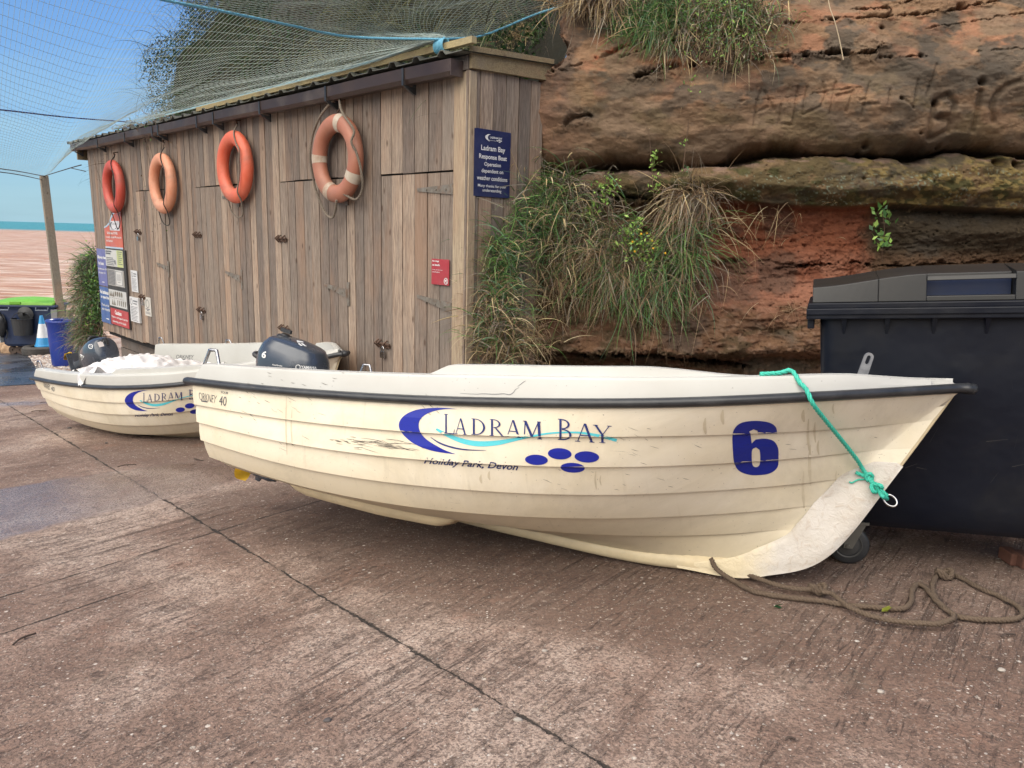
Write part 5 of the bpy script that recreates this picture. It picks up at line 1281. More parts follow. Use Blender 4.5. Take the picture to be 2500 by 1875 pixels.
# ------------------------------------------------------------------ outboard motors
M_cowl = simple('cowling_paint', (.055, .066, .085, 1), (.045, .055, .072, 1), .26, metal=.15, scale=4, bump=.03, dirt=(.12, .12, .12, 1), dirt_amt=.25, coat=.3)
M_plastic = simple('black_plastic', (.02, .021, .023, 1), (.03, .031, .033, 1), .45, scale=20, bump=.1)
M_prop = simple('yellow_propeller', (.72, .46, .03, 1), (.62, .38, .02, 1), .4, scale=20, dirt=(.2, .14, .06, 1), dirt_amt=.3)
def build_motor(mat, label, tiller=(.30, -.10, .05), sx=1.0, sz=1.0, lk=1.0):
    """local axes: x forward over the transom, z up the leg; origin at the clamp"""
    e = empty('outboard_motor', mat=mat, label=label, cat='outboard motor', group='grey outboard motors on the hire boats')
    def ringz(z, x0, x1, w, pw=2.6, n=28):
        out = []
        for k in range(n):
            q = 2 * math.pi * k / n; c, s = math.cos(q), math.sin(q)
            out.append(np.array([(x0 + x1) / 2 + (x1 - x0) / 2 * abs(c)**(2 / pw) * (1 if c > 0 else -1), w * abs(s)**(2 / pw) * (1 if s > 0 else -1), z]))
        return out
    K = lambda p: (p[0] * sx, p[1], p[2] * sz)
    prof = [(.05, -.19, .19, .105), (.07, -.215, .205, .125), (.13, -.235, .215, .142), (.20, -.245, .225, .150), (.27, -.235, .215, .146), (.325, -.205, .185, .130), (.358, -.155, .14, .10), (.372, -.08, .07, .05)]
    prof = [(z * sz, a * sx, b * sx, w) for z, a, b, w in prof]
    m = MB(); zs = [p[0] for p in prof]; zz = np.concatenate([np.linspace(.05, .33, 16), np.linspace(.338, .372, 7)]) * sz
    m.loft([ringz(z, *[float(crv(zs, [p[i] for p in prof], z)) for i in (1, 2, 3)]) for z in zz]); cw = m.build('cowling', M_cowl, e, smooth=True)
    m = MB(); m.loft([ringz(z, a, b, w) for z, a, b, w in ((-.02, -.15, .16, .08), (.03, -.19, .195, .112), (.055, -.20, .20, .118))]); m.build('lower_cover', M_plastic, e, smooth=True)
    m = MB(); m.lathe([(.0, .036), (.022, .035), (.03, .028), (.046, .024), (.050, .014), (.052, .0), (.056, -.02)], 24, K((-.115, 0, .345))); m.box(K((-.115, 0, .345 + .055 / sz)), .075, .018, .022)
    m.build('fuel_cap', M_plastic, e, smooth=False)
    m = MB(); m.tube(smooth_path([K((-.22, -.05, .19)), K((-.27, -.05, .20)), K((-.285, 0, .20)), K((-.27, .05, .20)), K((-.22, .05, .19))], 4), .016, 8); m.build('starter_handle', M_plastic, e, smooth=True)
    m = MB(); m.tube(smooth_path([K((.19, -.03, .16)), K((.27, -.03, .14)), K((.32, -.02, .08)), K((.29, -.02, -.01)), K((.16, -.02, -.03))], 4), .013, 8); m.build('carry_handle', M_cowl, e, smooth=True)
    m = MB(); m.tube([(.13, -.06, .0), (.26, -.08, .02), tuple(np.array((.26, -.08, .02)) + np.array(tiller))], [.018, .016, .018], 10); m.build('tiller', M_plastic, e, smooth=True)
    LK = lambda L: [(z * lk, a, b, w) for z, a, b, w in L]
    m = MB(); m.loft([ringz(z, a, b, w, 2.2, 16) for z, a, b, w in LK(((-.02, -.12, .02, .05), (-.12, -.11, -.0, .04), (-.40, -.11, -.02, .026), (-.50, -.12, -.01, .03), (-.51, -.20, .01, .03)))]); m.box((-.10, 0, -.515 * lk), .24, .15, .012)
    m.build('leg', M_cowl, e, smooth=False, bevel=.003)
    m = MB(); m.lathe([(.0, .14), (.02, .13), (.036, .08), (.040, 0), (.038, -.08), (.026, -.11)], 18, (-.07, 0, -.62 * lk), ((0, 1, 0), (0, 0, 1), (1, 0, 0))); m.loft([ringz(z, a, b, w, 2.2, 12) for z, a, b, w in LK(((-.51, -.12, -.01, .022), (-.60, -.11, -.02, .028), (-.68, -.10, -.05, .01), (-.70, -.10, -.06, .004)))]); gb = m.build('gearcase', M_cowl, e, smooth=False)
    m = MB()
    for k in range(3):
        a0 = 2 * math.pi * k / 3 + .5; rows_ = []
        for u in np.linspace(0, 1, 8):
            r = .028 + .082 * u; w = .055 * math.sin(math.pi * (.18 + .78 * u))**.7; rw = []
            for s in np.linspace(-1, 1, 7):
                an = a0 + s * w / max(r, .04) * .9; rw.append(np.array([-.205 + s * .026, r * math.cos(an), -.62 * lk + r * math.sin(an)]))
            rows_.append(rw)
        sheet(m, rows_); sheet(m, [[p + np.array([.004, 0, 0]) for p in r] for r in rows_], flip=True)
    m.lathe([(.0, -.05), (.022, -.045), (.030, 0), (.030, .05)], 16, (-.205, 0, -.62 * lk), ((0, 1, 0), (0, 0, 1), (1, 0, 0))); m.build('propeller', M_prop, e, smooth=True)
    m = MB(); m.box((.03, 0, -.10), .03, .16, .20); m.box((.09, .06, -.16), .04, .03, .10); m.box((.09, -.06, -.16), .04, .03, .10); m.box((.06, 0, -.02), .10, .17, .02); m.build('clamp', M_plastic, e, bevel=.004)
    return e, cw
def motor_mat(pos, yaw, tilt, roll=0):
    return Matrix.Translation(Vector(pos)) @ Matrix.Rotation(yaw, 4, 'Z') @ Matrix.Rotation(tilt, 4, 'Y') @ Matrix.Rotation(roll, 4, 'X')
m6pos = MB6 @ Vector((.03, -.02, .585))
mot6, cw6 = build_motor(motor_mat(m6pos, math.radians(-24.6), math.radians(13), math.radians(-6)), 'grey outboard motor with a white 6, tilted on the stern of the nearest boat', lk=.83)
m10pos = MB10 @ Vector((-.20, -.02, .66))
mot10, cw10 = build_motor(motor_mat(m10pos, math.radians(-30), math.radians(66), math.radians(6)), 'grey outboard motor with a white 10 sticker, tipped up on the far boat', tiller=(-.02, -.06, .30), sx=.78, sz=1.38, lk=.62)

# marks on the motors
bpy.context.view_layer.update()
BC6 = bvh_of([cw6]); BC10 = bvh_of([cw10])
Rq = lambda *p: [(600 + x / 3.16, 450 + y / 3.16) for x, y in p]
decal('number', quad_map(text2d('6', .03), (638, 872), (648, 876), (643, 855), (653, 859)), M_wht, mot6, BC6, 4, .002)
decal('maker_name', quad_map(text2d('YAMAHA', .03), *Rq((425, 1422), (545, 1428), (428, 1398), (548, 1406))), M_wht, mot6, BC6, 6, .002)
c_ = Rq((404, 1410))[0]; decal('maker_emblem', ring2d(c_[0], c_[1], 6.2, 1.6), M_wht, mot6, BC6, 4, .002)
decal('sticker', merge2d([(np.array(Rq((392, 1205), (440, 1215), (448, 1222), (398, 1222))), [(0, 1, 2, 3)]), (np.array(Rq((425, 1228), (440, 1228), (470, 1252), (450, 1250))), [(0, 1, 2, 3)]), (np.array(Rq((400, 1228), (415, 1228), (440, 1250), (425, 1248))), [(0, 1, 2, 3)])]), M_wht, mot6, BC6, 5, .002)
decal('slogan', quad_map(text2d('FourStroke', .02), *Rq((208, 1397), (282, 1407), (208, 1385), (284, 1396))), M_wht, mot6, BC6, 6, .002)
Rn = lambda *p: [(x / 3.16, 450 + y / 3.16) for x, y in p]
st_ = decal('sticker', (np.array(Rn((606, 1345), (630, 1360), (652, 1328), (622, 1308))), [(0, 1, 2, 3)]), M_wht, mot10, BC10, 4, .002)
decal('number', quad_map(text2d('10', .02), *Rn((612, 1344), (636, 1352), (622, 1318), (646, 1328))), M_plastic, mot10, BC10, 4, .0035)
c_ = Rn((700, 1251))[0]; decal('maker_emblem', ring2d(c_[0], c_[1], 5.8, 1.4), M_wht, mot10, BC10, 4, .002)
decal('maker_emblem', merge2d([(np.array([(c_[0] + math.cos(a) * 1 - math.sin(a) * .5, c_[1] + math.sin(a) + math.cos(a) * .5), (c_[0] + math.cos(a) * 3.8 - math.sin(a) * .5, c_[1] + math.sin(a) * 3.8 + math.cos(a) * .5), (c_[0] + math.cos(a) * 3.8 + math.sin(a) * .5, c_[1] + math.sin(a) * 3.8 - math.cos(a) * .5), (c_[0] + math.cos(a) + math.sin(a) * .5, c_[1] + math.sin(a) - math.cos(a) * .5)]), [(0, 1, 2, 3)]) for a in (0, 2.09, 4.19)]), M_wht, mot10, BC10, 0, .0022)
decal('sticker', (np.array(Rn((750, 1220), (788, 1210), (806, 1248), (768, 1258))), [(0, 1, 2, 3)]), simple('faded_sticker', (.48, .42, .40, 1), (.5, .48, .46, 1), .5), mot10, BC10, 4, .002)

# ------------------------------------------------------------------ ropes
M_green = simple('green_rope', (.03, .42, .30, 1), (.06, .52, .40, 1), .55, scale=120, bump=.5, bscale=300)
M_brown = simple('brown_rope', (.085, .060, .042, 1), (.14, .10, .07, 1), .9, scale=150, bump=.9, bscale=260)
BVo = bvh_of([o for o in boat6.children if o.type == 'MESH' and o.name.split('.')[0] in ('hull', 'gunwale', 'coaming', 'rub_rail', 'bow_guard', 'keel')])
def on_boat(px, py, lift=.012, dep=3.2):
    r = hit(BVo, px, py)
    if r[0] is None: return at_depth(px, py, dep)
    n = r[1]
    if n.dot(Vector(ray(px, py))) > 0: n = -n
    return np.array(r[0] + n * lift)
gr = MB()
tp = on_boat(*R4p((560, 188))[0], lift=.012)
deck = [on_boat(*R4p((430, 186))[0], lift=.006), on_boat(*R4p((560, 184))[0], lift=.010)]
path = deck + [on_boat(*p, lift=l) for p, l in zip(R4p((640, 182), (690, 240), (735, 300), (775, 352), (850, 455), (950, 590), (1050, 722), (1110, 800), (1160, 870), (1215, 930), (1262, 975)), (.018, .014, .016, .02, .03, .04, .035, .02, .014, .014, .02))]
endp = at_depth(*R4p((1290, 1000))[0], dep=float((path[-1] - CP) @ fwd) + .0); path.append(endp)
rope_mb(gr, smooth_path(path, 6), .0095)
p2 = [on_boat(*p, lift=.018) for p in R4p((1075, 832), (1110, 842), (1150, 872), (1190, 915), (1225, 960), (1255, 1000))] + [endp + np.array([0, 0, -.012])]
rope_mb(gr, smooth_path(p2, 6), .0085)
p3 = [on_boat(*p, lift=.010) for p in R4p((1032, 900), (1050, 908), (1090, 888), (1140, 885), (1172, 878))]; gr.tube(smooth_path(p3, 5), .004, 6)
kc = on_boat(*R4p((1212, 942))[0], lift=.022)
rope_mb(gr, smooth_path([kc + np.array([.022 * math.cos(q), -.012 * math.sin(q * 2), .018 * math.sin(q)]) for q in np.linspace(0, 2 * math.pi, 10)], 4), .009)
kc = on_boat(*R4p((1165, 868))[0], lift=.020)
rope_mb(gr, smooth_path([kc + np.array([.016 * math.cos(q), .0, .016 * math.sin(q)]) for q in np.linspace(0, 2 * math.pi, 9)], 4), .008)
gr.build('green_rope', M_green, None, smooth=True, label='turquoise green rope tied from the bow ring over the gunwale of boat 6', cat='rope')
R5 = lambda *p: [(1600 + x / 2.458, 1200 + y / 2.458) for x, y in p]
br = MB()
def groundpath(pts, up=.013): return [on_ground(px, py, up) for px, py in pts]
hole = on_boat(*R5((335, 405))[0], lift=-.005); h2 = on_boat(*R5((350, 430))[0], lift=.012)
pa = [hole, h2, on_boat(*R5((385, 472))[0], lift=.02, dep=3.1)] + groundpath(R5((470, 535), (580, 595), (700, 622), (850, 642), (1000, 657), (1150, 682), (1300, 693), (1430, 703), (1505, 697), (1537, 655), (1542, 600), (1570, 556), (1620, 575), (1700, 668), (1800, 742), (1900, 764), (2050, 771), (2165, 764), (2203, 735), (2180, 690), (2060, 625), (1950, 580), (1860, 530), (1780, 495), (1720, 485), (1680, 520), (1662, 580), (1690, 650), (1740, 700)), .014)
rope_mb(br, smooth_path(pa, 8), .0125, lay=.05)
pb_ = groundpath(R5((560, 500), (680, 545), (800, 578), (930, 588), (985, 570), (1000, 600), (1060, 612), (1110, 650), (1170, 695), (1300, 748), (1450, 778), (1600, 791), (1700, 793), (1785, 765), (1790, 742)), .028)
rope_mb(br, smooth_path(pb_, 8), .0125, lay=.05)
for (kx, ky) in ((975, 580), (1735, 490)):
    c = on_ground(*R5((kx, ky))[0], .03)
    for s in range(2): rope_mb(br, smooth_path([c + np.array([.035 * math.cos(q + s), .02 * math.sin(q + s), .018 * math.cos(q * 2 + s)]) for q in np.linspace(0, 2 * math.pi, 10)], 4), .011)
br.build('brown_rope', M_brown, None, smooth=True, label='old brown rope threaded through the keel of boat 6 and looped on the concrete', cat='rope')

# ------------------------------------------------------------------ large dark wheeled bin
M_bin = simple('dark_bin_plastic', (.0050, .0068, .013, 1), (.007, .0088, .015, 1), .40, scale=2.5, bump=.5, bscale=3.2, bdist=.03, dirt=(.026, .025, .022, 1), dirt_amt=.45, spec=.22)
M_binlid = simple('dark_lid_plastic', (.013, .0125, .0115, 1), (.008, .009, .011, 1), .42, scale=3, bump=.06, dirt=(.05, .045, .036, 1), dirt_amt=.3)
bX = np.array([.93, -.366, .0733]); bX /= np.linalg.norm(bX); bZ = GN / np.linalg.norm(GN); bY = np.cross(bZ, bX)
bO = np.array([1.40, 3.385, 0]); bO[2] = gz(bO[0], bO[1])
Mb = Matrix.Identity(4)
for i in range(3): Mb[i][0], Mb[i][1], Mb[i][2], Mb[i][3] = bX[i], bY[i], bZ[i], bO[i]
BW, BD, RZ = 1.27, .98, 1.215
bin_ = empty('wheeled_bin', mat=Mb, label='large dark blue-black four-wheeled bin behind the bow of boat 6', cat='bin')
m = MB(); rr = []
for z, ix, iy in ((.20, .14, .16), (.24, .10, .12), (.34, .09, .10), (1.0, .065, .055), (RZ, .06, .05)):
    r = .06; x0, x1, y0, y1 = ix, BW - ix, iy, BD - iy; ring = []
    for cx, cy, a0 in ((x1 - r, y1 - r, 0), (x0 + r, y1 - r, 90), (x0 + r, y0 + r, 180), (x1 - r, y0 + r, 270)):
        for a in (0, 22, 45, 68, 90): q = math.radians(a0 + a); ring.append(np.array([cx + r * math.cos(q), cy + r * math.sin(q), z]))
    rr.append(ring)
m.loft(rr); body = m.build('body', M_bin, bin_, smooth=False); body.data.polygons.foreach_set('use_smooth', np.ones(len(body.data.polygons), bool)); body.data.set_sharp_from_angle(angle=math.radians(40))
m = MB(); m.box((BW / 2, BD / 2, RZ + .014), BW, BD, .030); m.box((BW / 2, BD / 2, RZ + .040), BW - .012, BD - .012, .026)
m.box((BW / 2, .018, RZ - .005), BW, .02, .03); m.box((.02, BD / 2, RZ - .03), .03, BD * .9, .07)
m.build('rim', M_bin, bin_, bevel=.005)
sc_ = []
for _ in range(16):
    x = rng.uniform(.2, 1.15); z = rng.uniform(.35, 1.1); l = rng.uniform(.01, .09); a = rng.choice([rng.normal(0, .3), rng.normal(1.5, .4)])
    sc_.append((np.array([(x, z), (x + l * math.cos(a), z + l * math.sin(a)), (x + l * math.cos(a), z + l * math.sin(a) + .0015), (x, z + .0025)]), [(0, 1, 2, 3)]))
v_, f_ = merge2d(sc_); yf = np.interp(v_[:, 1], [.34, 1.0, RZ], [.10, .055, .05]) - .0015
mesh_obj('scratches', np.stack([v_[:, 0], yf, v_[:, 1]], 1), f_, simple('scratch_grey', (.022, .022, .024, 1), (.032, .032, .034, 1), .7), bin_)
g_ = []
for i, x in enumerate((.16, .335, .52, .72, .93, 1.10)):
    m = MB(); y = .045; w = .012
    m.hexa([(x - .004, y + .012, RZ - .10), (x + .004, y + .012, RZ - .10), (x + .004, y + .06, RZ - .10), (x - .004, y + .06, RZ - .10), (x - w, y - .035, RZ), (x + w, y - .035, RZ), (x + w, y + .05, RZ), (x - w, y + .05, RZ)])
    m.build('gusset', M_bin, bin_)
def lid_h(x): return .074 + .050 * float(sstep(.0, .50, x)) - .05 * float(sstep(.85, 1.27, x))
m = MB(); lz = RZ + .054
def lidblock(x0, x1, y0, zlo=0, zhi=None, n=8):
    rr = []
    for x in np.linspace(x0, x1, n):
        h = lid_h(x) if zhi is None else zhi
        rr.append([np.array([x, y0, lz + zlo]), np.array([x, y0 + .012, lz + h - .006]), np.array([x, y0 + .03, lz + h]), np.array([x, .30, lz + h + .03 * (zhi is None)]), np.array([x, .65, lz + h + .02]), np.array([x, BD - .03, lz + .03]), np.array([x, BD - .03, lz + zlo])])
    m.loft(rr)
RX0, RX1 = .485, .815
lidblock(.025, .295, .028); lidblock(.295, RX0, .034); lidblock(RX1, BW - .03, .034); lidblock(RX0, RX1, .11, zlo=.0)
for z0, z1 in ((0, .022),):
    m.hexa([(RX0, .034, lz + z0), (RX1, .034, lz + z0), (RX1, .115, lz + z0), (RX0, .115, lz + z0), (RX0, .036, lz + z1), (RX1, .036, lz + z1), (RX1, .115, lz + z1), (RX0, .115, lz + z1)])
lid = m.build('lid', M_binlid, bin_, bevel=.003)
m = MB(); m.hexa([(RX0, .034, lz + .088), (RX1, .034, lz + .090), (RX1, .055, lz + .090), (RX0, .055, lz + .088), (RX0, .040, lz + .108), (RX1, .040, lz + .110), (RX1, .058, lz + .110), (RX0, .058, lz + .108)])
m.build('handle', M_binlid, lid, bevel=.003)
m = MB(); m.box(((RX0 + RX1) / 2, .108, lz + .06), RX1 - RX0 - .01, .004, .075); m.build('recess_panel', simple('blue_plastic', (.012, .022, .060, 1), (.010, .018, .048, 1), .3, bump=.02), lid)
for x, y in ((.21, .17), (BW - .12, .24), (.30, BD - .2), (BW - .12, BD - .2)):
    m = MB(); m.lathe([(.02, -.02), (.085, -.022), (.095, -.015), (.097, 0), (.095, .015), (.085, .022), (.02, .02)], 28, (x, y, .097), ((1, 0, 0), (0, 0, 1), (0, 1, 0)))
    w_ = m.build('wheel', M_blackrub, bin_, smooth=True)
    m = MB(); m.lathe([(.0, -.026), (.02, -.026), (.055, -.020), (.062, -.024), (.066, -.0235)], 24, (x, y, .097), ((1, 0, 0), (0, 0, 1), (0, 1, 0))); m.build('hub', simple('wheel_hub', (.05, .05, .05, 1), rough=.6), w_)
    m = MB()
    for s in (-1, 1): m.hexa([(x - .02, y + s * .034, .085), (x + .02, y + s * .034, .085), (x + .02, y + s * .038, .085), (x - .02, y + s * .038, .085), (x + .0, y + s * .034, .215), (x + .08, y + s * .034, .215), (x + .08, y + s * .038, .215), (x + .0, y + s * .038, .215)])
    m.box((x + .04, y, .215), .10, .09, .012); m.tube([(x, y - .045, .097), (x, y + .045, .097)], .009, 8); m.build('castor_fork', simple('fork_steel', (.16, .155, .14, 1), (.11, .105, .095, 1), .6, .4, dirt=(.2, .12, .07, 1)), bin_)
# slotted lifting bar standing up in front of the bin
T1 = at_depth(2120, 872, 3.22); T0 = at_depth(2088, 962, 3.25); 
dv = (T0 - T1) / np.linalg.norm(T0 - T1); pv = np.cross(dv, fwd); pv /= np.linalg.norm(pv); qv = np.cross(dv, pv)
o1 = fill2d([[(.020 * math.cos(q), .020 * math.sin(q)) for q in np.linspace(0, math.pi, 12)] + [(-.022, -.12), (.022, -.12)], [(.0085 * math.cos(q), .0085 * math.sin(q)) for q in np.linspace(0, math.pi, 8)] + [(.0085 * math.cos(q), -.022 + .0085 * math.sin(q)) for q in np.linspace(math.pi, 2 * math.pi, 8)]])
from collections import Counter
def extr(vf, o, X, Y, Z, th):
    v, f = vf; n = len(v); P = [o + X * a + Y * b for a, b in v] + [o + X * a + Y * b + Z * th for a, b in v]; ed = Counter()
    for q in f:
        for i in range(len(q)): ed[tuple(sorted((q[i], q[(i + 1) % len(q)])))] += 1
    return P, list(f) + [tuple(n + i for i in reversed(q)) for q in f] + [(a, b, n + b, n + a) for (a, b), c in ed.items() if c == 1]
P_, f_ = extr(o1, T1, pv, -dv, qv, .006)
mesh_obj('lifting_bar', P_, f_, simple('galvanised_bar', (.40, .41, .43, 1), (.25, .26, .28, 1), .5, .7, scale=30, bump=.4, dirt=(.10, .10, .10, 1), dirt_amt=.6), bin_, True)

# ------------------------------------------------------------------ far end of the slip
def frame_at(px, py, yaw=0):
    P = on_ground(px, py); return Matrix.Translation(Vector(P)) @ Matrix.Rotation(yaw, 4, 'Z')
gb_pos = on_ground(88, 858); D = float((gb_pos - CP) @ fwd); sc_ = 1.0
Mg = frame_at(88, 862, math.radians(8))
gbin = empty('wheeled_bin', mat=Mg, label='navy wheeled bin with a bright lime green lid at the far end of the slip', cat='bin')
M_navyb = simple('navy_bin', (.018, .034, .085, 1), (.015, .028, .07, 1), .4, dirt=(.16, .16, .16, 1), dirt_amt=.15); M_lime = simple('lime_lid', (.13, .34, .025, 1), (.11, .30, .02, 1), .45)
W_ = 1.30; m = MB(); rr = []
for z, ix, iy in ((.20, .17, .12), (.26, .12, .08), (1.05, .03, .03), (1.14, .0, .0)): rr.append([np.array([x, y, z]) for x, y in ((-W_/2+ix, -.38+iy), (W_/2-ix, -.38+iy), (W_/2-ix, .38-iy), (-W_/2+ix, .38-iy))])
m.loft(rr); m.build('body', M_navyb, gbin, bevel=.015)
for s in (-1, 1):
    m = MB(); m.hexa([(s * .63, -.30, .3), (s * .56, -.39, .3), (s * .53, -.3, .3), (s * .60, -.2, .3), (s * .70, -.34, 1.08), (s * .60, -.43, 1.08), (s * .56, -.34, 1.08), (s * .66, -.25, 1.08)])
    m.build('corner_guard', simple('guard_grey', (.42, .43, .42, 1), (.35, .36, .35, 1), .5), gbin)
m = MB(); m.box((0, 0, 1.155), W_ + .10, .84, .05); m.build('rim', M_navyb, gbin, bevel=.01)
m = MB()
for x in (-.42, .42): m.tube([(x - .13, -.43, 1.13), (x - .13, -.47, 1.07), (x + .13, -.47, 1.07), (x + .13, -.43, 1.13)], .014, 6)
m.build('handle', simple('handle_grey', (.16, .19, .24, 1)), gbin)
m = MB(); m.loft([[np.array([x, y, z]) for y, z in ((-.42, 1.18), (-.40, 1.18 + h * .6), (-.2, 1.18 + h), (.2, 1.18 + h * 1.25), (.42, 1.20))] for x, h in ((-.64, .07), (-.60, .085), (-.3, .11), (0, .12), (.3, .11), (.60, .085), (.64, .07))])
m.box((-.16, -.415, 1.23), .24, .03, .07); m.box((-.60, -.38, 1.24), .08, .06, .12); m.build('lid', M_lime, gbin, bevel=.01)
m = MB(); m.lathe([(.02, .0), (.15, .0), (.17, .03), (.05, .06)], 20, (.05, -.40, .98), ((1, 0, 0), (0, 0, 1), (0, -1, 0))); m.build('lock_housing', M_plastic, gbin)
for x in (-.42, -.26, .40):
    m = MB(); m.lathe([(.02, -.03), (.09, -.03), (.10, 0), (.09, .03), (.02, .03)], 18, (x, -.15, .10), ((1, 0, 0), (0, 0, 1), (0, 1, 0))); m.box((x, -.15, .17), .06, .08, .10); m.build('wheel', simple('dirty_wheel', (.09, .06, .045, 1), (.05, .035, .03, 1), .8), gbin)
bkM = frame_at(82, 862); bk0 = np.array(Mg @ Vector((-.02, -.46, .50)))
buck = empty('bucket', tuple(bk0), label='black bucket hanging against the front of the lime-lidded bin', cat='bucket')
m = MB(); m.lathe([(.0, 0), (.19, .0), (.22, .36), (.235, .36), (.235, .38), (.215, .38), (.18, .02)], 24, bk0); m.build('pail', M_plastic, buck, True, smooth=False)
m = MB(); m.tube([bk0 + np.array([.22 * math.cos(q), 0, .36 + .16 * math.sin(q)]) for q in np.linspace(0, math.pi, 12)], .008, 6); m.build('handle', M_plastic, buck, True)
# tyre and cone
ty = on_ground(100, 866); tyre = MB(); 
tyre.lathe([(.20, .02), (.24, .0), (.33, .0), (.365, .03), (.375, .10), (.365, .17), (.33, .20), (.24, .20), (.20, .18), (.22, .10), (.20, .02)], 36, ty + np.array([.0, 0, .01]))
for k in range(5): tyre.lathe([(.378, .05 + k * .025), (.380, .055 + k * .025), (.378, .06 + k * .025)], 36, ty + np.array([0, 0, .01]))
tyre.build('tyre', simple('tyre_rubber', (.04, .038, .036, 1), (.06, .055, .05, 1), .85, dirt=(.16, .13, .11, 1), dirt_amt=.4), None, smooth=False, label='old tyre lying flat in front of the far bin, the cone standing on it', cat='tyre')
cb = ty + np.array([.12, -.05, .215]); cone = empty('traffic_cone', tuple(cb), label='blue and white traffic cone standing on the old tyre', cat='traffic cone')
m = MB(); m.lathe([(.0, .0), (.185, .0), (.18, .03), (.165, .04), (.128, .20)], 24, cb); m.build('cone_foot', simple('cone_blue', (.03, .25, .52, 1), (.03, .22, .46, 1), .45), cone, True)
m = MB(); m.lathe([(.129, .19), (.066, .52)], 24, cb); m.build('white_band', simple('cone_white', (.62, .64, .66, 1), (.5, .52, .54, 1), .5), cone, True)
m = MB(); m.lathe([(.067, .515), (.036, .68), (.030, .70), (.0, .70)], 24, cb); m.build('cone_tip', bpy.data.materials['cone_blue'], cone, True)
# blue barrel
bp_ = on_ground(167, 893); bar = empty('barrel', tuple(bp_), label='open blue plastic barrel standing between the far boat and the timber post', cat='barrel')
m = MB(); s_b = .30
m.lathe([(.0, .01), (.255, .0), (.275, .05), (.295, .5), (.302, .84), (.318, .86), (.322, .885), (.312, .90), (.298, .895), (.290, .84), (.27, .06), (.0, .05)], 40, bp_); m.build('drum', simple('blue_drum', (.010, .028, .20, 1), (.012, .035, .24, 1), .35, scale=3, dirt=(.12, .15, .25, 1), dirt_amt=.15), bar, True, smooth=True)
# timber posts
pbase = on_ground(160, 862); dpt = float((pbase - CP) @ fwd); ptop = at_depth(107, 430, dpt - .2)
m = MB(); beam(m, pbase + np.array([0, 0, -.2]), ptop, .165, .165, .6)
post = m.build('timber_post', wood_mat('post_timber', (.22, .19, .145, 1), (.32, .28, .215, 1), (.13, .11, .085, 1)), None, bevel=.008, label='tall leaning timber post holding the net lines beside the sea', cat='post')
for (bx, by, tx, tyy, w, lb) in ((163, 850, 168, 757, .14, 'short leaning timber stump just right of the tall post'), (200, 855, 200, 755, .15, 'short upright brown post between the barrel and the shed grass')):
    b_ = on_ground(bx, by); d_ = float((b_ - CP) @ fwd); t_ = at_depth(tx, tyy, d_); m = MB(); beam(m, b_ + np.array([0, 0, -.1]), t_, w, w, .2); m.build('short_post', M_post, None, bevel=.008, label=lb, cat='post')
# rubber mats on the slip
t = NT('wet_rubber_mat'); P = t.co(); br_ = t.N('ShaderNodeTexBrick'); br_.inputs['Scale'].default_value = 9; br_.inputs['Mortar Size'].default_value = .03; t.L(P, br_.inputs['Vector'])
n_ = t.noise(P, 1.2, 6, .7); colm = t.mix(t.rng(n_, .4, .65), (.020, .022, .028, 1), (.05, .052, .06, 1)); colm = t.mix(t.rng(t.noise(P, 14, 3), .68, .74), colm, (.3, .3, .32, 1))
M_mat = t.fin(colm, t.rng(n_, .4, .6, .18, .5), 0, .6, t.bump(t.voro(P, 30), .6, .006))
outl = [(-130, 870), (0, 850), (32, 851), (72, 858), (97, 885), (106, 936), (0, 942), (-150, 950)]
P0 = [on_ground(x, y, .012) for x, y in outl]; n = len(P0); vv = P0 + [p - np.array([0, 0, .03]) for p in P0]
mesh_obj('rubber_mat', vv, [tuple(range(n))] + [(i, n + i, n + (i + 1) % n, (i + 1) % n) for i in range(n)], M_mat, None, label='dark wet rubber matting laid across the slip at the far left', cat='mat')
# gravel
def scatter_stones(name, pts, smin, smax, mat, **k):
    V = []; Fc = []
    base = np.array([(1,0,0),(.3,.9,0),(-.8,.6,0),(-.8,-.6,0),(.3,-.9,0),(.5,.3,.6),(-.4,.3,.7),(-.2,-.5,.6)]); 
    fc = [(0,1,5),(1,2,6,5),(2,3,7,6),(3,4,7),(4,0,5,7),(5,6,7)]
    for i, p in enumerate(pts):
        s = rng.uniform(smin, smax); a = rng.uniform(0, 6.28); b = len(V)
        R_ = np.array([[math.cos(a), -math.sin(a), 0], [math.sin(a), math.cos(a), 0], [0, 0, 1]])
        V += list((base * rng.uniform(.7, 1.2, 3) * s) @ R_.T + p); Fc += [tuple(b + j for j in q) for q in fc]
    tn = np.repeat(rng.uniform(0, 1, len(pts)), 8)
    return mesh_obj(name, V, Fc, mat, attr={'tint': tn}, **k)
def tintmat(name, stops, rough=.85):
    t = NT(name); s = t.N('ShaderNodeSeparateColor'); t.L(t.attr('tint'), s.inputs[0]); return t.fin(t.ramp(s.outputs[0], stops), rough, 0, .3)
M_stone = tintmat('beach_stones', [(0, (.16, .11, .09, 1)), (.3, (.30, .23, .19, 1)), (.6, (.42, .35, .30, 1)), (.85, (.25, .24, .24, 1)), (1, (.6, .56, .5, 1))])
gp = []
while len(gp) < 2600:
    x, y = rng.uniform(62, 175), rng.uniform(858, 918)
    lim = np.interp(x, [62, 75, 100, 140, 175], [860, 876, 912, 905, 900])
    if y < lim: gp.append(on_ground(x, y, .0))
scatter_stones('gravel', gp, .018, .045, M_stone, kind='stuff', label='strip of loose pink and grey beach gravel around the barrel', cat='gravel')
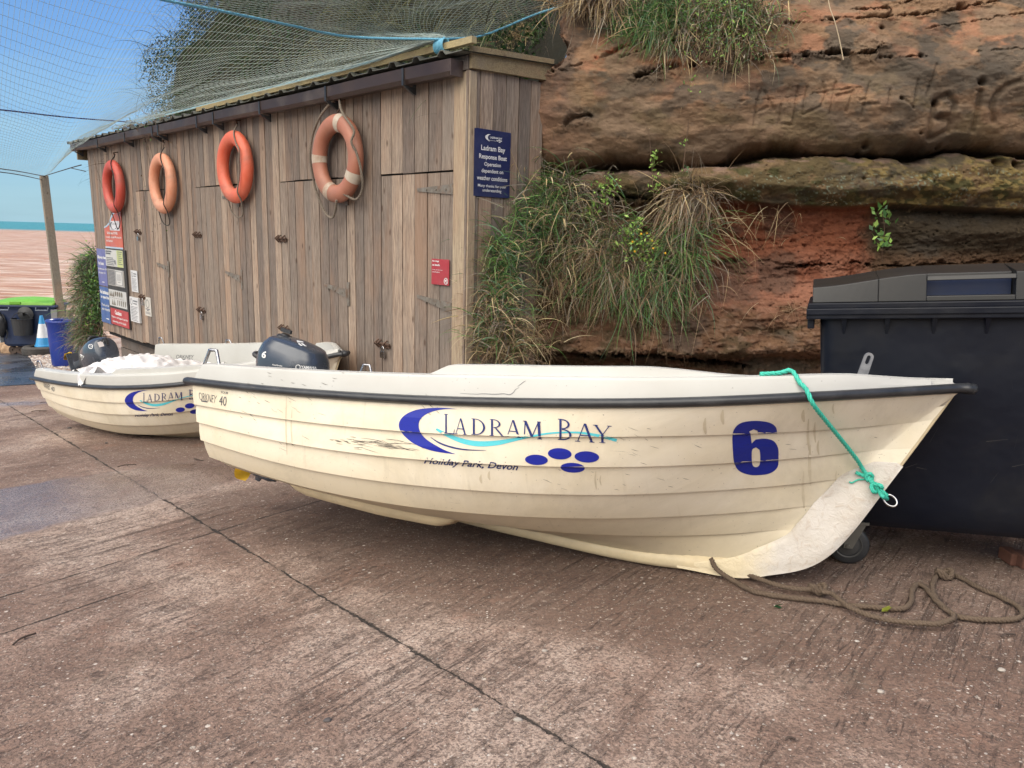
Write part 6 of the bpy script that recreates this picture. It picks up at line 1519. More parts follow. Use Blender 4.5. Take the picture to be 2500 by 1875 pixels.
# boulders and bag at the left edge of the picture
M_rock = simple('tan_rock', (.42, .29, .18, 1), (.30, .19, .12, 1), .9, scale=6, bump=.7, bscale=14, bdist=.03)
def blob(name, c, r, mat, seed, **k):
    bm = bmesh.new(); bmesh.ops.create_icosphere(bm, subdivisions=4, radius=1)
    V = np.array([tuple(v.co) for v in bm.verts]); Fc = [tuple(v.index for v in f.verts) for f in bm.faces]; bm.free()
    n = fbm(V[:, 0] * 1.6 + seed, V[:, 1] * 1.6 + V[:, 2] * 1.3, 4, seed); V = V * (0.72 + .55 * n[:, None]) * np.array(r); return mesh_obj(name, V + c, Fc, mat, smooth=True, **k)
for i, (px, py, r, lb) in enumerate(((10, 858, (.35, .3, .30), 'tan boulder at the left picture edge beyond the mat, largest of three'), (28, 862, (.22, .2, .2), 'pale boulder just left of the far bin'), (-12, 846, (.3, .3, .26), 'brown boulder half cut by the left picture edge'))):
    p = on_ground(px, py); blob('boulder', p + np.array([0, 0, r[2] * .4]), r, M_rock, 5 + i, label=lb, cat='boulder', group='boulders at the water edge')
bgp = at_depth(-2, 792, 17.5); bag = empty('rucksack', tuple(bgp), label='black rucksack with straps cut by the left picture edge, above the boulders', cat='bag')
blob('bag_body', bgp * 0 + 0, (.17, .12, .27), M_plastic, 9).parent = bag
m = MB(); m.tube(smooth_path([(.10, 0, .24), (.16, -.02, .1), (.14, 0, -.05), (.17, 0, -.2), (.13, 0, -.33)], 5), .012, 6); m.tube(smooth_path([(-.05, 0, .26), (0, 0, .34), (.05, 0, .26)], 4), .01, 6); m.build('strap', M_plastic, bag)
bp2 = MB(); b2 = on_ground(-30, 850)
for i in (0,): beam(bp2, b2, at_depth(-14, 760, 17.6), .10, .10, .3)
bp2.build('short_post', M_post, None, label='wooden rail post the rucksack hangs from, at the left picture edge', cat='post')

# ------------------------------------------------------------------ white sheet in the far boat
sh = MB(); NX, NY = 90, 60; rows = []
for i in range(NX):
    u = i / (NX - 1); row = []
    for j in range(NY):
        v = j / (NY - 1); x = .30 + 1.28 * u + .06 * math.sin(v * 7); y = -.70 + 1.05 * v + .05 * math.sin(u * 9)
        a = float(fbm(np.array(x * 3.2 + 4), np.array(y * 3.6), 4, 401)) - .5; b = abs(float(fbm(np.array(x * 6 + y * 3), np.array(y * 5 - x * 2), 3, 411)) - .5)
        crown = math.sin(math.pi * min(max(u, .0), 1))**.5 * math.sin(math.pi * min(v + .12, 1))**.6
        z = .70 + .15 * crown + .16 * a - .20 * b
        if y < -.60: z = float(np.interp(y, [-.85, -.72, -.60], [.70, .80, z]))
        row.append(np.array([x, y, z]))
    rows.append(row)
sheet(sh, rows); 
tw = MB()
clothm = simple('white_sheet', (.70, .69, .70, 1), (.60, .58, .57, 1), .8, scale=5, bump=.2, bscale=80, dirt=(.32, .24, .17, 1), dirt_amt=.45)
so = sh.build('sheet', clothm, None, smooth=True, label='crumpled dirty white sheet heaped in the stern of the far boat', cat='sheet'); so.matrix_world = MB10
q = MB(); pts = [(.98, -.70, .83), (1.03, -.78, .80), (1.06, -.80, .72), (1.12, -.79, .76), (1.20, -.74, .84)]
rows = []
for i, p in enumerate(smooth_path([np.array(p) for p in pts], 5)): rows.append([p + np.array([0, .06 * s, .02 * math.sin(i + s * 3)]) + np.array([.02 * s, 0, -.04 * abs(s)]) for s in np.linspace(-1, 1, 7)])
sheet(q, rows); q.build('loose_corner', clothm, so, smooth=True)

# ------------------------------------------------------------------ vegetation
def leafmat(name, rough=.6, trans=.25):
    t = NT(name); c = t.attr('col'); t.fin(c, rough, 0, .25)
    tr = t.N('ShaderNodeBsdfTranslucent'); t.L(c, tr.inputs['Color']); mx = t.N('ShaderNodeMixShader'); mx.inputs[0].default_value = trans
    t.L(t.b.outputs[0], mx.inputs[1]); t.L(tr.outputs[0], mx.inputs[2]); t.L(mx.outputs[0], t.out.inputs[0]); return t.m
M_grass = leafmat('grass_blades'); M_leaf = leafmat('leaves', .5, .3)
PAL = dict(green=[(.06, .135, .035), (.095, .19, .05), (.14, .235, .075), (.06, .13, .05), (.10, .18, .10)], straw=[(.42, .33, .18), (.34, .26, .14), (.50, .42, .26), (.28, .20, .11)],
           brown=[(.17, .11, .065), (.22, .15, .09), (.12, .08, .05), (.26, .19, .12)], grey=[(.20, .17, .13), (.15, .12, .10), (.27, .24, .19)], bright=[(.20, .34, .07), (.28, .42, .11), (.16, .28, .06)])
def pick(mix, n):
    cols = []; ks = list(mix.keys()); w = np.array([mix[k] for k in ks], float); w /= w.sum()
    ch = rng.choice(len(ks), n, p=w)
    return np.array([PAL[ks[c]][rng.integers(len(PAL[ks[c]]))] for c in ch]) * rng.uniform(.9, 1.65, (n, 1))
def blades(roots, dirs, lens, wid, droop, cols, seg=6, wob=.12):
    n = len(roots); d = dirs / np.linalg.norm(dirs, axis=1)[:, None]; p = roots.copy(); V = []; step = lens[:, None] / seg
    wv = np.cross(d, rng.normal(size=(n, 3))); wv /= (np.linalg.norm(wv, axis=1)[:, None] + 1e-9)
    curl = rng.normal(size=(n, 3)) * wob
    for s in range(seg + 1):
        w = wid[:, None] * (1 - (s / seg)**2.2) + .0003
        V.append(p - wv * w / 2); V.append(p + wv * w / 2)
        p = p + d * step; d = d + np.array([0, 0, -1.0]) * (droop[:, None] / seg) + curl / seg; d /= np.linalg.norm(d, axis=1)[:, None]
    V = np.stack(V, 1)                       # n, 2(seg+1), 3
    base = np.arange(n)[:, None, None] * (2 * (seg + 1)); k = np.arange(seg)[None, :, None] * 2
    f = base + k + np.array([0, 1, 3, 2])[None, None, :]
    return V.reshape(-1, 3), f.reshape(-1, 4), np.repeat(cols, 2 * (seg + 1), 0)
def leaves(pts, size, cols, asp=.45, up=None, bend=.25):
    n = len(pts); a = rng.normal(size=(n, 3)); a /= np.linalg.norm(a, axis=1)[:, None]
    if up is not None: a = a * .6 + up; a /= np.linalg.norm(a, axis=1)[:, None]
    b = np.cross(a, rng.normal(size=(n, 3))); b /= (np.linalg.norm(b, axis=1)[:, None] + 1e-9); c = np.cross(a, b); s = size[:, None]
    V = np.stack([pts, pts + a * s * .45 + b * s * asp * .5 + c * s * bend * .3, pts + a * s, pts + a * s * .45 - b * s * asp * .5 + c * s * bend * .3], 1)
    f = np.arange(n)[:, None] * 4 + np.array([0, 1, 2, 3]); return V.reshape(-1, 3), f, np.repeat(cols, 4, 0)
def cat(L):
    V = []; Fc = []; C_ = []; b = 0
    for v, f, c in L: V.append(v); Fc.append(f + b); C_.append(c); b += len(v)
    return np.concatenate(V), np.concatenate(Fc), np.concatenate(C_)
CX = np.array([CLN[1], -CLN[0], 0])          # along the cliff, to the right
def grass_region(n, px, py, sx, sy, out, spread, lean, droop, ln, mix, w=(.0035, .0085), rise=.15, seed_heads=0):
    """n blades rooted round photo point (px,py) on the rock, growing outward and falling"""
    L = []; X = rng.normal(px, sx, n); Y = rng.normal(py, sy, n)
    R_ = np.array([cl_plane(x, y) for x, y in zip(X, Y)]) - CLN * (.10 + rng.uniform(0, out, n))[:, None]
    D_ = -CLN * rng.uniform(.3, 1.0, n)[:, None] + CX * (lean + rng.normal(0, spread * 1.5, n))[:, None] + np.array([0, 0, 1.0]) * (rise + rng.normal(0, .55, n))[:, None]
    lens = rng.uniform(ln[0] * .55, ln[1] * .95, n); c = pick(mix, n)
    L.append(blades(R_, D_, lens, rng.uniform(w[0], w[1], n), droop * rng.uniform(.25, .95, n), c, wob=.55))
    if seed_heads:
        m = seed_heads; k = rng.integers(0, n, m); D2 = D_[k] + np.array([0, 0, .35])
        v, f, cc = blades(R_[k], D2, lens[k] * 1.15, np.full(m, .0022), np.full(m, 1.5), pick({'straw': 1}, m), 8, .05); L.append((v, f, cc))
        tip = v.reshape(m, -1, 3)[:, -3]; dn = (tip - v.reshape(m, -1, 3)[:, -7]); dn /= np.linalg.norm(dn, axis=1)[:, None]
        L.append(blades(tip - dn * .03, dn + np.array([0, 0, -.3]), rng.uniform(.07, .12, m), np.full(m, .009), np.full(m, .9), pick({'straw': 1}, m) * 1.15, 5, .05))
    return cat(L)
def free_grass(n, px, py, sx, sy, dep, lean, droop, ln, mix, w=(.004, .008), spread=.4):
    X = rng.normal(px, sx, n); Y = rng.normal(py, sy, n); Dp = dep + rng.normal(0, .12, n)
    R_ = CP + ((X - 1250)[:, None] * cam_r - (Y - 937.5)[:, None] * cam_u + F * fwd) / F * Dp[:, None]
    D_ = np.stack([lean + rng.normal(0, spread, n), rng.normal(-.3, .3, n), rng.normal(.4, .35, n)], 1)
    return blades(R_, D_, rng.uniform(ln[0], ln[1], n), rng.uniform(w[0], w[1], n), droop * rng.uniform(.4, 1.2, n), pick(mix, n), wob=.4)
def veg(name, parts, label, mat=M_grass, cat_='grass clump', kind=None, group=None):
    V, Fc, C_ = cat(parts); return mesh_obj(name, V, Fc, mat, attr={'col': C_}, label=label, cat=cat_, kind=kind, group=group)
G_ = 'grass clumps hanging on the sandstone'
A = [grass_region(700, 1330, 470, 45, 28, .14, .5, -.5, 2.2, (.25, .55), {'green': 6, 'grey': 2, 'straw': 1}, seed_heads=120),
     grass_region(900, 1280, 560, 40, 45, .20, .5, -.5, 2.4, (.25, .5), {'green': 8, 'grey': 2, 'brown': 1}, seed_heads=60),
     grass_region(900, 1240, 680, 26, 60, .20, .4, -.35, 2.6, (.25, .5), {'green': 6, 'grey': 3, 'brown': 3}),
     grass_region(700, 1240, 790, 40, 40, .15, .4, -.1, 2.6, (.25, .45), {'brown': 6, 'green': 2, 'grey': 3}),
     grass_region(700, 1390, 600, 45, 60, .14, .5, .0, 2.8, (.3, .6), {'brown': 5, 'straw': 3, 'green': 2, 'grey': 3}),
     grass_region(500, 1400, 470, 45, 18, .10, .7, .1, 2.0, (.2, .4), {'grey': 6, 'brown': 2, 'green': 2}),
     grass_region(350, 1330, 700, 30, 40, .12, .4, -.1, 3., (.3, .5), {'brown': 6, 'straw': 2})]
A += [free_grass(1200, 1275, 520, 38, 40, 6.1, -.5, 1.6, (.15, .38), {'green': 8, 'straw': 2, 'grey': 1}, (.004, .008), .6),
      free_grass(1600, 1228, 640, 24, 55, 5.95, -.35, 1.8, (.15, .38), {'green': 8, 'straw': 2, 'grey': 2}, (.004, .008), .6),
      free_grass(1300, 1208, 780, 26, 50, 5.9, -.2, 2.0, (.15, .36), {'green': 4, 'brown': 4, 'straw': 3, 'grey': 3}, (.004, .008), .6),
      free_grass(800, 1250, 840, 40, 30, 6.0, -.1, 2.2, (.15, .34), {'brown': 5, 'straw': 3, 'green': 1}, (.003, .007), .6)]
veg('grass_clump', A, 'big green and straw grass clump hanging beside the corner of the shed', group=G_)
A = [grass_region(900, 1500, 640, 50, 40, .14, .4, .0, 2.8, (.3, .6), {'brown': 5, 'green': 4, 'grey': 3, 'straw': 2}),
     grass_region(700, 1560, 690, 50, 40, .14, .4, .05, 3.0, (.3, .6), {'green': 5, 'brown': 4, 'grey': 2}),
     grass_region(400, 1490, 560, 40, 25, .10, .6, .0, 2.2, (.2, .4), {'grey': 4, 'green': 4, 'brown': 2})]
veg('grass_clump', A, 'tangled brown and green grass hanging below the yellow-flowered plant', group=G_)
A = [grass_region(330, 1672, 488, 16, 8, .14, .28, -.15, 3.2, (.3, .6), {'straw': 3, 'brown': 5, 'grey': 2}),
     grass_region(260, 1728, 490, 12, 8, .14, .25, -.2, 3.2, (.25, .5), {'grey': 4, 'brown': 5}),
     grass_region(700, 1660, 620, 32, 50, .14, .4, .0, 3.0, (.3, .55), {'green': 6, 'brown': 3, 'grey': 2}),
     grass_region(120, 1700, 560, 30, 30, .12, .6, .3, 2.6, (.3, .55), {'straw': 2, 'green': 2, 'brown': 4})]
veg('grass_clump', A, 'drooping pale grass tuft spilling onto the red mudstone, rightmost of the low clumps', group=G_)
A = [grass_region(700, 1480, 5, 40, 22, .12, .35, .0, 3.0, (.25, .5), {'brown': 5, 'straw': 3, 'grey': 4}), grass_region(250, 1420, 20, 30, 10, .1, .4, -.1, 3, (.2, .4), {'straw': 3, 'brown': 4})]
veg('grass_clump', A, 'dry brown grass tuft hanging from the top edge left of the green tuft', group=G_)
A = [grass_region(1100, 1610, 80, 36, 22, .14, .45, -.25, 2.6, (.18, .38), {'green': 8, 'straw': 1}), grass_region(400, 1640, 110, 30, 18, .12, .3, .0, 3.2, (.25, .42), {'grey': 4, 'straw': 2, 'brown': 2}), grass_region(600, 1620, 30, 40, 20, .1, .5, -.2, 2.4, (.2, .4), {'green': 5, 'grey': 3})]
veg('grass_clump', A, 'bright green grass tuft high on the rock above the long crack', group=G_)
A = [grass_region(1300, 1770, 50, 62, 45, .16, .4, .05, 3.0, (.2, .42), {'grey': 4, 'brown': 4, 'straw': 3, 'green': 3}), grass_region(350, 1800, 110, 30, 30, .12, .35, .0, 3.4, (.2, .42), {'brown': 4, 'straw': 3})]
n = 2600; X = rng.normal(1770, 55, n); Y = rng.normal(70, 50, n); Pp = np.array([cl_plane(x, y) for x, y in zip(X, Y)]) - CLN * rng.uniform(.15, .42, n)[:, None]
A.append(leaves(Pp, rng.uniform(.018, .04, n), pick({'green': 4, 'grey': 2, 'bright': 1}, n) * 1.2, .3))
veg('grass_clump', A, 'thick bushy mat of herbs and dry grass at the top middle of the rock', group=G_)
A = [free_grass(600, 1345, 112, 22, 14, 6.9, -.2, 2.8, (.18, .36), {'green': 5, 'grey': 3}), free_grass(500, 1300, 100, 26, 16, 7.1, -.4, 2.4, (.2, .45), {'straw': 6, 'brown': 3})]
veg('grass_clump', A, 'grey-green and straw tuft at the left edge of the rock, above the shed bargeboard', group=G_)
# leafy stems
def sapling(name, pts, leafpos, lsize, mix, label, r=.004, stem=(.13, .08, .05, 1), asp=.45, flowers=None, cat_='plant', extra=None):
    P3 = [cl_plane(x, y) - CLN * o for x, y, o in pts]
    e = empty(name, tuple(P3[0]), label=label, cat=cat_)
    m = MB(); sm = smooth_path(P3, 6); m.tube(sm, list(np.linspace(r, r * .4, len(sm))), 5)
    L = []
    for (x, y, o, sp, k) in leafpos:
        c = cl_plane(x, y) - CLN * o; p = c + rng.normal(0, 1, (k, 3)) * np.array([sp, sp * .6, sp]); L.append(leaves(p, rng.uniform(lsize[0], lsize[1], k), pick(mix, k), asp, up=np.array([0, -.2, .25])))
        for q in p[::4]: m.tube([c + rng.normal(0, .01, 3), q], r * .3, 3, cap=False)
    m.build('stem', simple(name + '_stem', stem, rough=.85, bump=0), e, True)
    V, Fc, C_ = cat(L); mesh_obj('foliage', V, Fc, M_leaf, e, True, attr={'col': C_})
    if flowers:
        f = MB()
        for x, y in flowers: c = cl_plane(x, y) - CLN * .42; f.lathe([(.0, .009), (.007, .007), (.009, .0), (.006, -.007)], 10, c, ((1, 0, 0), (0, 0, 1), (0, -1, 0)))
        f.build('flower', simple('yellow_flower', (.75, .42, .02, 1), rough=.6, bump=0), e, True)
    return e
sapling('leafy_stem', [(1500, 610, .25), (1496, 540, .32), (1490, 490, .34), (1498, 455, .35)], [(1478, 465, .35, .035, 26), (1515, 460, .35, .03, 20), (1497, 445, .35, .02, 16), (1490, 500, .34, .02, 10), (1465, 520, .3, .025, 16), (1445, 528, .3, .03, 22), (1495, 480, .34, .03, 16)], (.025, .045), {'bright': 3, 'green': 1}, 'fresh green leafy stem left of the yellow-flowered plant')
sapling('leafy_stem', [(1600, 560, .25), (1612, 520, .30), (1600, 470, .32), (1600, 420, .32), (1604, 380, .32)], [(1605, 470, .32, .02, 16), (1600, 412, .32, .02, 14), (1606, 385, .32, .016, 12), (1600, 403, .32, .02, 12), (1604, 440, .32, .015, 8)], (.022, .045), {'bright': 4}, 'thin green leafy stem climbing the rock, middle of the three')
sapling('leafy_stem', [(1668, 485, .22), (1670, 420, .25), (1680, 330, .26), (1684, 290, .26), (1700, 255, .27), (1712, 240, .28)], [(1685, 232, .27, .035, 30), (1716, 246, .28, .02, 14), (1690, 250, .27, .025, 14), (1674, 362, .25, .014, 8), (1673, 420, .25, .014, 8), (1680, 292, .25, .012, 6)], (.018, .036), {'bright': 3, 'green': 1}, 'tallest bare stem with a tuft of green leaves at its tip, reaching over the rock')
sapling('leafy_stem', [(1600, 480, .25), (1595, 400, .28), (1590, 340, .28), (1575, 290, .28)], [(1572, 300, .28, .03, 16), (1585, 330, .28, .02, 8)], (.008, .016), {'grey': 3, 'brown': 2}, 'withered grey twig stem between the two green climbing stems', r=.0025)
e_ = sapling('flowering_plant', [(1560, 680, .25), (1565, 630, .34), (1568, 590, .38)], [(1565, 560, .38, .045, 60), (1545, 600, .40, .05, 60), (1580, 610, .40, .05, 60), (1600, 590, .38, .045, 40), (1540, 575, .38, .03, 30), (1590, 640, .36, .04, 36), (1568, 540, .38, .02, 16)], (.022, .045), {'bright': 4, 'green': 2}, 'bushy light green plant with small yellow flowers', flowers=[(1575, 572), (1555, 590), (1600, 588), (1602, 605), (1630, 616), (1560, 612), (1588, 570)])
sapling('leafy_stem', [(2150, 640, .05), (2145, 610, .12), (2148, 560, .15), (2142, 515, .15)], [(2130, 520, .16, .018, 8), (2148, 512, .16, .02, 8), (2150, 540, .17, .02, 8), (2128, 560, .16, .02, 7), (2160, 548, .17, .02, 4), (2145, 578, .16, .02, 8), (2152, 590, .16, .018, 6), (2125, 585, .16, .012, 4), (2140, 600, .15, .012, 4)], (.045, .07), {'bright': 1, 'green': 2}, 'small broad-leaved seedling growing from the red mudstone above the big bin', r=.003, asp=.5)
A = [grass_region(60, 1840, 560, 60, 60, .02, .6, .1, 2.8, (.15, .45), {'straw': 2, 'brown': 2}, (.002, .004)), grass_region(10, 2025, 492, 5, 4, .02, .6, -.4, 1.5, (.08, .14), {'straw': 1}, (.003, .004)), grass_region(24, 1920, 760, 20, 14, .03, .4, 0, 3, (.15, .35), {'brown': 3}, (.002, .004))]
veg('roots', A, 'bare roots and stalks trailing over the red mudstone', cat_='roots')
m = MB(); m.tube(smooth_path([cl_plane(x, y) - CLN * o for x, y, o in ((1995, 15, .45), (2000, 60, .47), (2012, 95, .47), (2022, 130, .46), (2032, 180, .46))], 5), [.002 + .0018 * min(1, i / 10) for i in range(21)], 5)
m.build('dry_stalk', simple('dry_stalk', (.50, .40, .27, 1), rough=.8, bump=0), None, label='single long pale stalk hanging down the upper right rock', cat='stalk')

# ------------------------------------------------------------------ planted slope behind the shed
def hill_scrub():
    n = 120000; z = rng.uniform(2.2, 7.4, n); s = rng.uniform(0, 1, n)**.9
    am = np.interp(z, [p[0] for p in SE], [p[1] for p in SE]); a = .3 + (am + .12 - .3) * s
    cl = fbm(a * 1.1, z * 1.3, 4, 501); keep = rng.uniform(0, 1, n) < sstep(.34, .56, cl) * .8 + .16
    a, z, cl, s = a[keep], z[keep], cl[keep], s[keep]; n = len(a)
    nz = fbm(a * .9, z * .9, 5, 301) - .5
    edge = sstep(.93, 1.0, s)
    P = hill_pt(a, z, nz * .9 - edge * 1.5 + rng.uniform(0, .55, n) * (.4 + cl) + .35 * (cl - .4))
    size = rng.uniform(.025, .065, n); pal = fbm(a * .7 + 20, z * 1.0, 3, 511)
    c = np.where((pal < .46)[:, None], pick({'green': 6, 'grey': 1}, n) * .55, np.where((pal < .54)[:, None], pick({'green': 2, 'grey': 3, 'brown': 1}, n) * .7, pick({'brown': 2, 'grey': 3, 'green': 2}, n) * .75))
    L = [leaves(P, size, c * 1.25, .5)]
    # long pale stems and hanging grass
    m = 6500; k = rng.integers(0, n, m); L.append(blades(P[k] + WN * .15, rng.normal(0, .5, (m, 3)) + WN * .5 + np.array([0, 0, .3]), rng.uniform(.25, .8, m), rng.uniform(.004, .009, m), rng.uniform(.8, 3.0, m), pick({'grey': 4, 'straw': 3, 'brown': 3, 'green': 3}, m) * .9, 6, .35))
    m = 2500; az = rng.uniform(.4, 3.5, m); zz = rng.uniform(2.6, 4.6, m); Pq = hill_pt(az, zz, .6 + rng.uniform(0, .3, m)); L.append(blades(Pq, rng.normal(0, .5, (m, 3)) + WN * .6, rng.uniform(.25, .7, m), rng.uniform(.004, .009, m), rng.uniform(1.5, 3.5, m), pick({'straw': 5, 'brown': 3, 'grey': 3}, m), 6, .3))
    # thin twigs on the skyline
    m = 240; zz = rng.uniform(3.2, 6.6, m); aa = np.interp(zz, [p[0] for p in SE], [p[1] for p in SE]) - rng.uniform(0, .25, m); Pq = hill_pt(aa, zz, -1.0)
    L.append(blades(Pq, WU * rng.uniform(.2, 1.0, m)[:, None] + np.array([0, 0, 1.0]) * rng.uniform(.1, 1.2, m)[:, None], rng.uniform(.15, .5, m), np.full(m, .007), rng.uniform(-.3, .8, m), pick({'brown': 1, 'grey': 1}, m) * .6, 6, .4))
    m2 = 3600; kk = rng.integers(0, m, m2); Pl = Pq[kk] + WU * rng.uniform(-.1, .30, m2)[:, None] + np.array([0, 0, 1.0]) * rng.uniform(-.15, .35, m2)[:, None] + rng.normal(0, .05, (m2, 3)); L.append(leaves(Pl, rng.uniform(.03, .07, m2), pick({'green': 3, 'brown': 2, 'grey': 1}, m2) * .6, .5))
    V, Fc, C_ = cat(L); mesh_obj('hillside_scrub', V, Fc, M_leaf, attr={'col': C_ * np.array([.27, .34, .26])}, kind='stuff', label='dense dark ivy, brambles and dry stems covering the slope behind the shed', cat='scrub')
hill_scrub()
# grassy bank at the far end of the shed
A = []
for (px, py, sx, sy, ln, mix, k) in ((232, 660, 14, 20, (.3, .6), {'green': 4, 'grey': 3}, 700), (228, 740, 14, 30, (.35, .65), {'green': 5, 'grey': 3, 'brown': 2}, 1100), (228, 820, 16, 22, (.3, .55), {'grey': 4, 'brown': 3, 'green': 3}, 900)):
    A.append(free_grass(k, px, py, sx, sy, 13.2, -.35, 2.8, ln, mix, (.006, .014)))
m = 900; X = rng.normal(228, 12, m); Y = rng.normal(720, 40, m); A.append(leaves(np.array([at_depth(x, y, 12.9 + rng.uniform(-.2, .3)) for x, y in zip(X, Y)]), rng.uniform(.04, .09, m), pick({'green': 4, 'bright': 1}, m) * .8, .4))
veg('grassy_bank', A, 'shaggy green grass and leaves hanging off the far left end of the shed', cat_='bush')
m = MB(); tl = []
for k in range(16):
    a = np.array([rng.uniform(215, 232), rng.uniform(640, 800)]); b = a + np.array([-rng.uniform(20, 55), rng.uniform(-45, 30)]); mid = (a + b) / 2 + (0, -10)
    pp = smooth_path([at_depth(*a, 12.9), at_depth(*mid, 12.8), at_depth(*b, 12.7)], 5); m.tube(pp, .004, 4, cap=False); tl += [p + rng.normal(0, .05, 3) for p in pp[3:] for _ in range(3)]
tw_ = m.build('bramble', simple('bramble_stem', (.05, .035, .03, 1), rough=.8, bump=0), None, label='thin bare bramble twigs reaching over the sea from the shed end', cat='bramble')
tl = np.array(tl); V, Fc, C_ = leaves(tl, rng.uniform(.02, .05, len(tl)), pick({'green': 2, 'brown': 2}, len(tl)) * .7); mesh_obj('foliage', V, Fc, M_leaf, tw_, attr={'col': C_})
# dead creeper over the gutter
m = MB(); tl = []
for k in range(46):
    a0 = rng.uniform(5.6, 7.3); pts = [wall(a0, 2.80 + rng.uniform(-.03, .08), rng.uniform(-.1, .12))]
    for _ in range(4): pts.append(pts[-1] + WU * rng.uniform(-.28, .28) + WN * rng.uniform(-.03, .05) + np.array([0, 0, rng.uniform(-.10, .05)]))
    pp = smooth_path(pts, 4); m.tube(pp, .0035, 4, cap=False); tl += [p + rng.normal(0, .03, 3) for p in pp[::2]]
for a0, b0, z1 in ((6.2, 6.6, .9), (6.35, 5.95, 1.25), (6.5, 6.9, 1.6), (8.6, 8.3, 1.3), (6.1, 6.3, 1.7)):
    pts = [wall(a0, 2.7, .14), wall(a0 * .7 + b0 * .3 + .05, 2.2, .05), wall(a0 * .4 + b0 * .6 - .06, 1.8 if z1 < 1.5 else 1.95, .03), wall(b0, z1, .03)]; pp = smooth_path(pts, 8); m.tube(pp, .0028, 4, cap=False); tl += [p + rng.normal(0, .03, 3) for p in pp[5::2]]
cr_ = m.build('dead_creeper', simple('creeper_stem', (.17, .13, .10, 1), rough=.9, bump=0), None, label='dead grey creeper tangled over the gutter and trailing down the boards', cat='creeper')
tl = np.array(tl); V, Fc, C_ = leaves(tl, rng.uniform(.015, .045, len(tl)), pick({'brown': 4, 'grey': 3, 'green': 2}, len(tl))); mesh_obj('foliage', V, Fc, M_leaf, cr_, attr={'col': C_})

# ------------------------------------------------------------------ net and its lines
M_net = simple('net_twine', (.36, .42, .38, 1), (.28, .36, .34, 1), .6, bump=0); M_blue = simple('blue_line', (.16, .45, .60, 1), (.12, .36, .52, 1), .5, scale=60, bump=.3); M_dblue = simple('dark_blue_line', (.03, .04, .16, 1), (.04, .05, .2, 1), .5, scale=60, bump=.2)
TIE = wall(.22, 2.885, .07)
def pd(L): return [at_depth(x, y, d) for x, y, d in L]
rope1 = smooth_path([TIE] + pd([(860, 90, 5.35), (700, 60, 5.0), (515, 22, 4.6), (400, 0, 4.35), (200, -50, 4.0), (-300, -190, 3.3)]), 10)
rope2 = smooth_path([TIE] + pd([(1180, 86, 5.9), (1300, 38, 6.0), (1405, 0, 6.05), (1650, -110, 6.2)]), 10)
eave = [TIE] + [wall(a, 2.835 - .002 * a, .10) for a in (1.2, 2.2, 3.2, 4.4, 5.6, 6.8, 8.0, 9.35)]
PT = ptop
low = smooth_path(eave + [PT] + pd([(-60, 405, 12.5), (-400, 380, 9.5)]), 8)
def resamp(P, n):
    P = np.array(P); s = np.concatenate([[0], np.cumsum(np.linalg.norm(np.diff(P, axis=0), axis=1))]); q = np.linspace(0, s[-1], n); return np.stack([np.interp(q, s, P[:, i]) for i in range(3)], 1)
def wires(mb_lines, r):
    """thin three-sided twines, built in bulk"""
    V = []; Fc = []; b = 0
    for P in mb_lines:
        P = np.asarray(P); n = len(P); T = np.gradient(P, axis=0); T /= (np.linalg.norm(T, axis=1)[:, None] + 1e-9)
        X = np.cross(T, [.1, .3, .95]); X /= (np.linalg.norm(X, axis=1)[:, None] + 1e-9); Y = np.cross(T, X)
        ring = np.stack([P + r * (math.cos(a) * X + math.sin(a) * Y) for a in (0, 2.094, 4.189)], 1); V.append(ring.reshape(-1, 3))
        i = np.arange(n - 1)[:, None] * 3; f = np.concatenate([np.concatenate([i + k, i + (k + 1) % 3, i + 3 + (k + 1) % 3, i + 3 + k], 1) for k in range(3)]); Fc.append(f + b); b += n * 3
    return np.concatenate(V), np.concatenate(Fc)
def patch(E_, O_, nu, nv, sag, vpow=1.0, seed=1):
    E_ = resamp(E_, nu); O_ = resamp(O_, nu); v = np.linspace(0, 1, nv)**vpow; U = np.linspace(0, 1, nu)
    G = E_[:, None] * (1 - v)[None, :, None] + O_[:, None] * v[None, :, None]
    uu, vv = np.meshgrid(U, v, indexing='ij'); G[..., 2] -= sag * np.sin(np.pi * vv) * np.minimum(1, uu * 2.5)
    w = (fbm(uu * 9, vv * 7, 3, seed) - .5) * .07 * np.sin(np.pi * vv); w2 = (fbm(uu * 9 + 7, vv * 7, 3, seed + 1) - .5) * .07 * np.sin(np.pi * vv)
    G[..., 0] += w; G[..., 2] += w2; return G
NL = []
G1 = patch(low, rope1, 118, 46, .06, 1.0, 601)
for j in range(G1.shape[1]): NL.append(G1[:, j])
for i in range(2, G1.shape[0]): NL.append(G1[i])
G2 = patch(rope1, rope2, 64, 56, -.05, 1.0, 611)
for j in range(1, G2.shape[1]): NL.append(G2[:, j])
for i in range(3, G2.shape[0]): NL.append(G2[i])
V, Fc = wires(NL, .0013)
net = mesh_obj('safety_net', V, Fc, M_net, smooth=True, label='large pale mesh net strung over the slip from the shed roof up the cliff', cat='net')
for P, r, mt, lb in ((rope1, .009, M_blue, 'pale blue line edging the net from the roof corner to the upper left'), (rope2, .008, M_blue, 'pale blue line running from the roof corner up to the right over the cliff'), ([p + np.array([0, 0, .012]) for p in smooth_path(eave[:6], 8)], .007, M_blue, 'pale blue line lacing the net along the shed roof edge')):
    m = MB(); rope_mb(m, P, r, n=5); m.build('net_line', mt, None, smooth=True, label=lb, cat='rope', group='lines of the safety net')
m = MB(); c = wall(.24, 2.84, .08)
